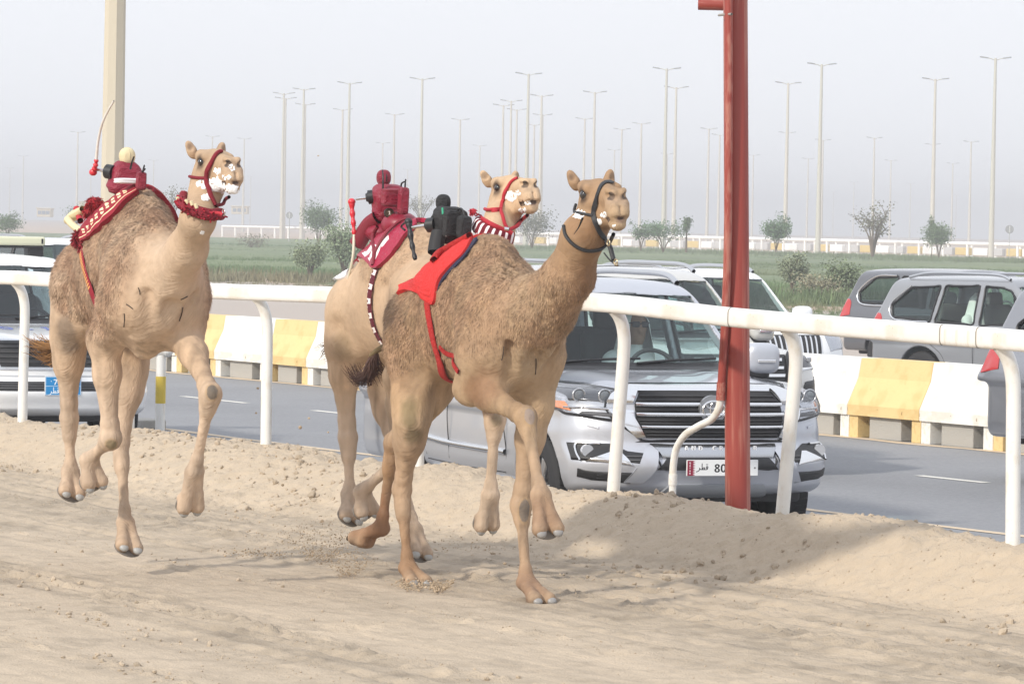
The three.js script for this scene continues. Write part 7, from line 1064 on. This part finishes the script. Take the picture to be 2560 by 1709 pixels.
// pearl car behind the silver one
{
  const c = tq(0, 0); const base = V3(2.15, -0.19, -35.6); const pearl = phys(0.62, 0.61, 0.58, 0.25, { clearcoat: 1, metalness: 0.25 });
  const s = buildSuv('pearl_suv', base, carTurn(25), 'pearl grey car close behind the silver one, angular chrome grille beside the red pole', null, { paint: pearl, sunroof: true, wide: 1.0 });
  const r = s.root, f = s.f, X = (P, mat, name, o = {}) => part(name, polyPanel(f, P, 'x', o), mat, r), both = (P, mat, name, o) => { X(P, mat, name, o); X(mir(P), mat, name, o); };
  X([[0.40, 0.50], [0.46, 0.86], [0.52, 1.10], [-0.52, 1.10], [-0.46, 0.86], [-0.40, 0.50]], blackPl, 'grille', { off: 0.012, nu: 20, nv: 20 });
  for (let i = 0; i < 8; i++) { const y = 0.56 + i * 0.068; X([[0.44, y], [0.45, y + 0.024], [-0.45, y + 0.024], [-0.44, y]], chrome, 'grille_bar', { off: 0.03, nu: 18, nv: 2 }); }
  both([[0.45, 0.50], [0.53, 0.86], [0.58, 1.12], [0.51, 1.11], [0.46, 0.86], [0.39, 0.50]], blackPl, 'grille_frame', { off: 0.026, nu: 4, nv: 16 });
  for (const q of [1, -1]) { const m = (P) => (q > 0 ? P : mir(P)), hl = new THREE.Group(); hl.name = 'headlight'; r.add(hl); part('reflector', polyPanel(f, m([[0.95, 1.0], [0.93, 1.10], [0.6, 1.10], [0.62, 0.97], [0.9, 0.96]]), 'x', { off: 0.006, nu: 12, nv: 8 }), phys(0.10, 0.10, 0.11, 0.2), hl); part('light_strip', polyPanel(f, m([[0.955, 0.96], [0.95, 1.0], [0.66, 0.98], [0.66, 0.95]]), 'x', { off: 0.014, nu: 12, nv: 3 }), phys(0.8, 0.82, 0.85, 0.15), hl); const p = s.onFront(q * 0.84, 1.05, 0.015); part('projector', rbox(0.03, 0.05, 0.06, 0.012, p.toArray()), chrome, hl); part('lower_vent', polyPanel(f, m([[0.93, 0.55], [0.93, 0.9], [0.70, 0.85], [0.72, 0.56]]), 'x', { off: 0.008, nu: 6, nv: 8 }), blackPl, hl); }
}
// white car beyond the barriers
{
  const s = buildSuv('white_suv', V3(3.52, -0.32, -48.5), carTurn(25), 'white car beyond the barriers right of the red pole, mirror and bonnet showing', null, { paint: whiteCar, moulding: whiteCar, wide: 0.98, sunroof: true });
  const r = s.root, f = s.f, X = (P, mat, name, o = {}) => part(name, polyPanel(f, P, 'x', o), mat, r);
  X([[0.42, 0.72], [0.46, 1.08], [-0.46, 1.08], [-0.42, 0.72]], blackPl, 'grille', { off: 0.012, nu: 20, nv: 12 }); for (let i = -5; i <= 5; i++) X([[i * 0.07 + 0.012, 0.74], [i * 0.075 + 0.012, 1.06], [i * 0.075 - 0.012, 1.06], [i * 0.07 - 0.012, 0.74]], chrome, 'grille_bar', { off: 0.024, nu: 2, nv: 8 });
  for (const q of [1, -1]) { const m = (P) => (q > 0 ? P : mir(P)), hl = new THREE.Group(); hl.name = 'headlight'; r.add(hl); part('reflector', polyPanel(f, m([[0.94, 0.95], [0.93, 1.10], [0.54, 1.10], [0.60, 0.88], [0.86, 0.90]]), 'x', { off: 0.006, nu: 12, nv: 8 }), phys(0.5, 0.52, 0.55, 0.2, { metalness: 0.7 }), hl); part('cover', polyPanel(f, m([[0.94, 0.95], [0.93, 1.10], [0.54, 1.10], [0.60, 0.88], [0.86, 0.90]]), 'x', { off: 0.02, nu: 12, nv: 8, depth: 0 }), lens, hl); }
}
// two grey cars beyond the barriers at the right, with slanted rear quarter windows
const PATROL = suvShape({ cell: 0.02, rear: 0.42, side: [[[-1.72, 1.21], [-2.24, 1.68], [-2.40, 1.72], [-2.74, 1.735], [-2.72, 1.20]], [[-2.84, 1.20], [-2.86, 1.735], [-3.52, 1.72], [-3.60, 1.21]], [[-3.70, 1.21], [-3.62, 1.715], [-4.18, 1.685], [-4.52, 1.42], [-4.46, 1.26]]] });
const clearSide = phys(0.82, 0.92, 0.88, 0.03, { transmission: 1, thickness: 0, ior: 1.5 });
{
  const lightGrey = paintOf(0.27, 0.28, 0.30, 0.3, 0.35), darkGrey = paintOf(0.12, 0.125, 0.14, 0.3, 0.35);
  const a = buildSuv('grey_suv', V3(8.95, -0.40, -53.3), carTurn(38), 'light grey car at right beyond the barriers with two people inside', null, { paint: lightGrey, shape: PATROL, sideGlass: clearSide, glass: phys(0.3, 0.36, 0.38, 0.03, { transmission: 1, thickness: 0, ior: 1.5 }), rails: true, len: 1.02 });
  a.root.updateMatrixWorld(true);
  for (const s of [1, -1]) part('window_chrome', tube([[-3.72, 1.20], [-4.47, 1.25], [-4.54, 1.42], [-4.2, 1.70]].map(([x, y]) => a.onSide(x, y, s, 0.008)), 0.014, 30, 6), chrome, a.root);
  sitter(a, -2.62, -0.37, 'person in white robe and headcloth driving the light grey car'); sitter(a, -3.35, 0.33, 'person in white seated behind the driver of the light grey car');
  const b = buildSuv('grey_suv', V3(9.6, -0.42, -66.0), carTurn(38), 'dark grey car partly hidden behind the light grey one at right', null, { paint: darkGrey, shape: PATROL, sideGlass: clearSide, rails: false, len: 1.02 });
  for (const s of [1, -1]) part('window_chrome', tube([[-3.72, 1.20], [-4.47, 1.25], [-4.54, 1.42], [-4.2, 1.70], [-3.66, 1.735]].map(([x, y]) => b.onSide(x, y, s, 0.008)), 0.018, 30, 6), chrome, b.root);
  // grey car leaving the frame at the right edge: its rear corner shows
  const c = buildSuv('grey_suv', V3(7.76, -0.19, -32.4), carTurn(33), 'grey car cut by the right edge, only rear corner and tail lamp showing', null, { paint: paintOf(0.27, 0.28, 0.31, 0.5, 0.3), shape: PATROL, sideGlass: tint });
}
renderer.render(scene, camera);
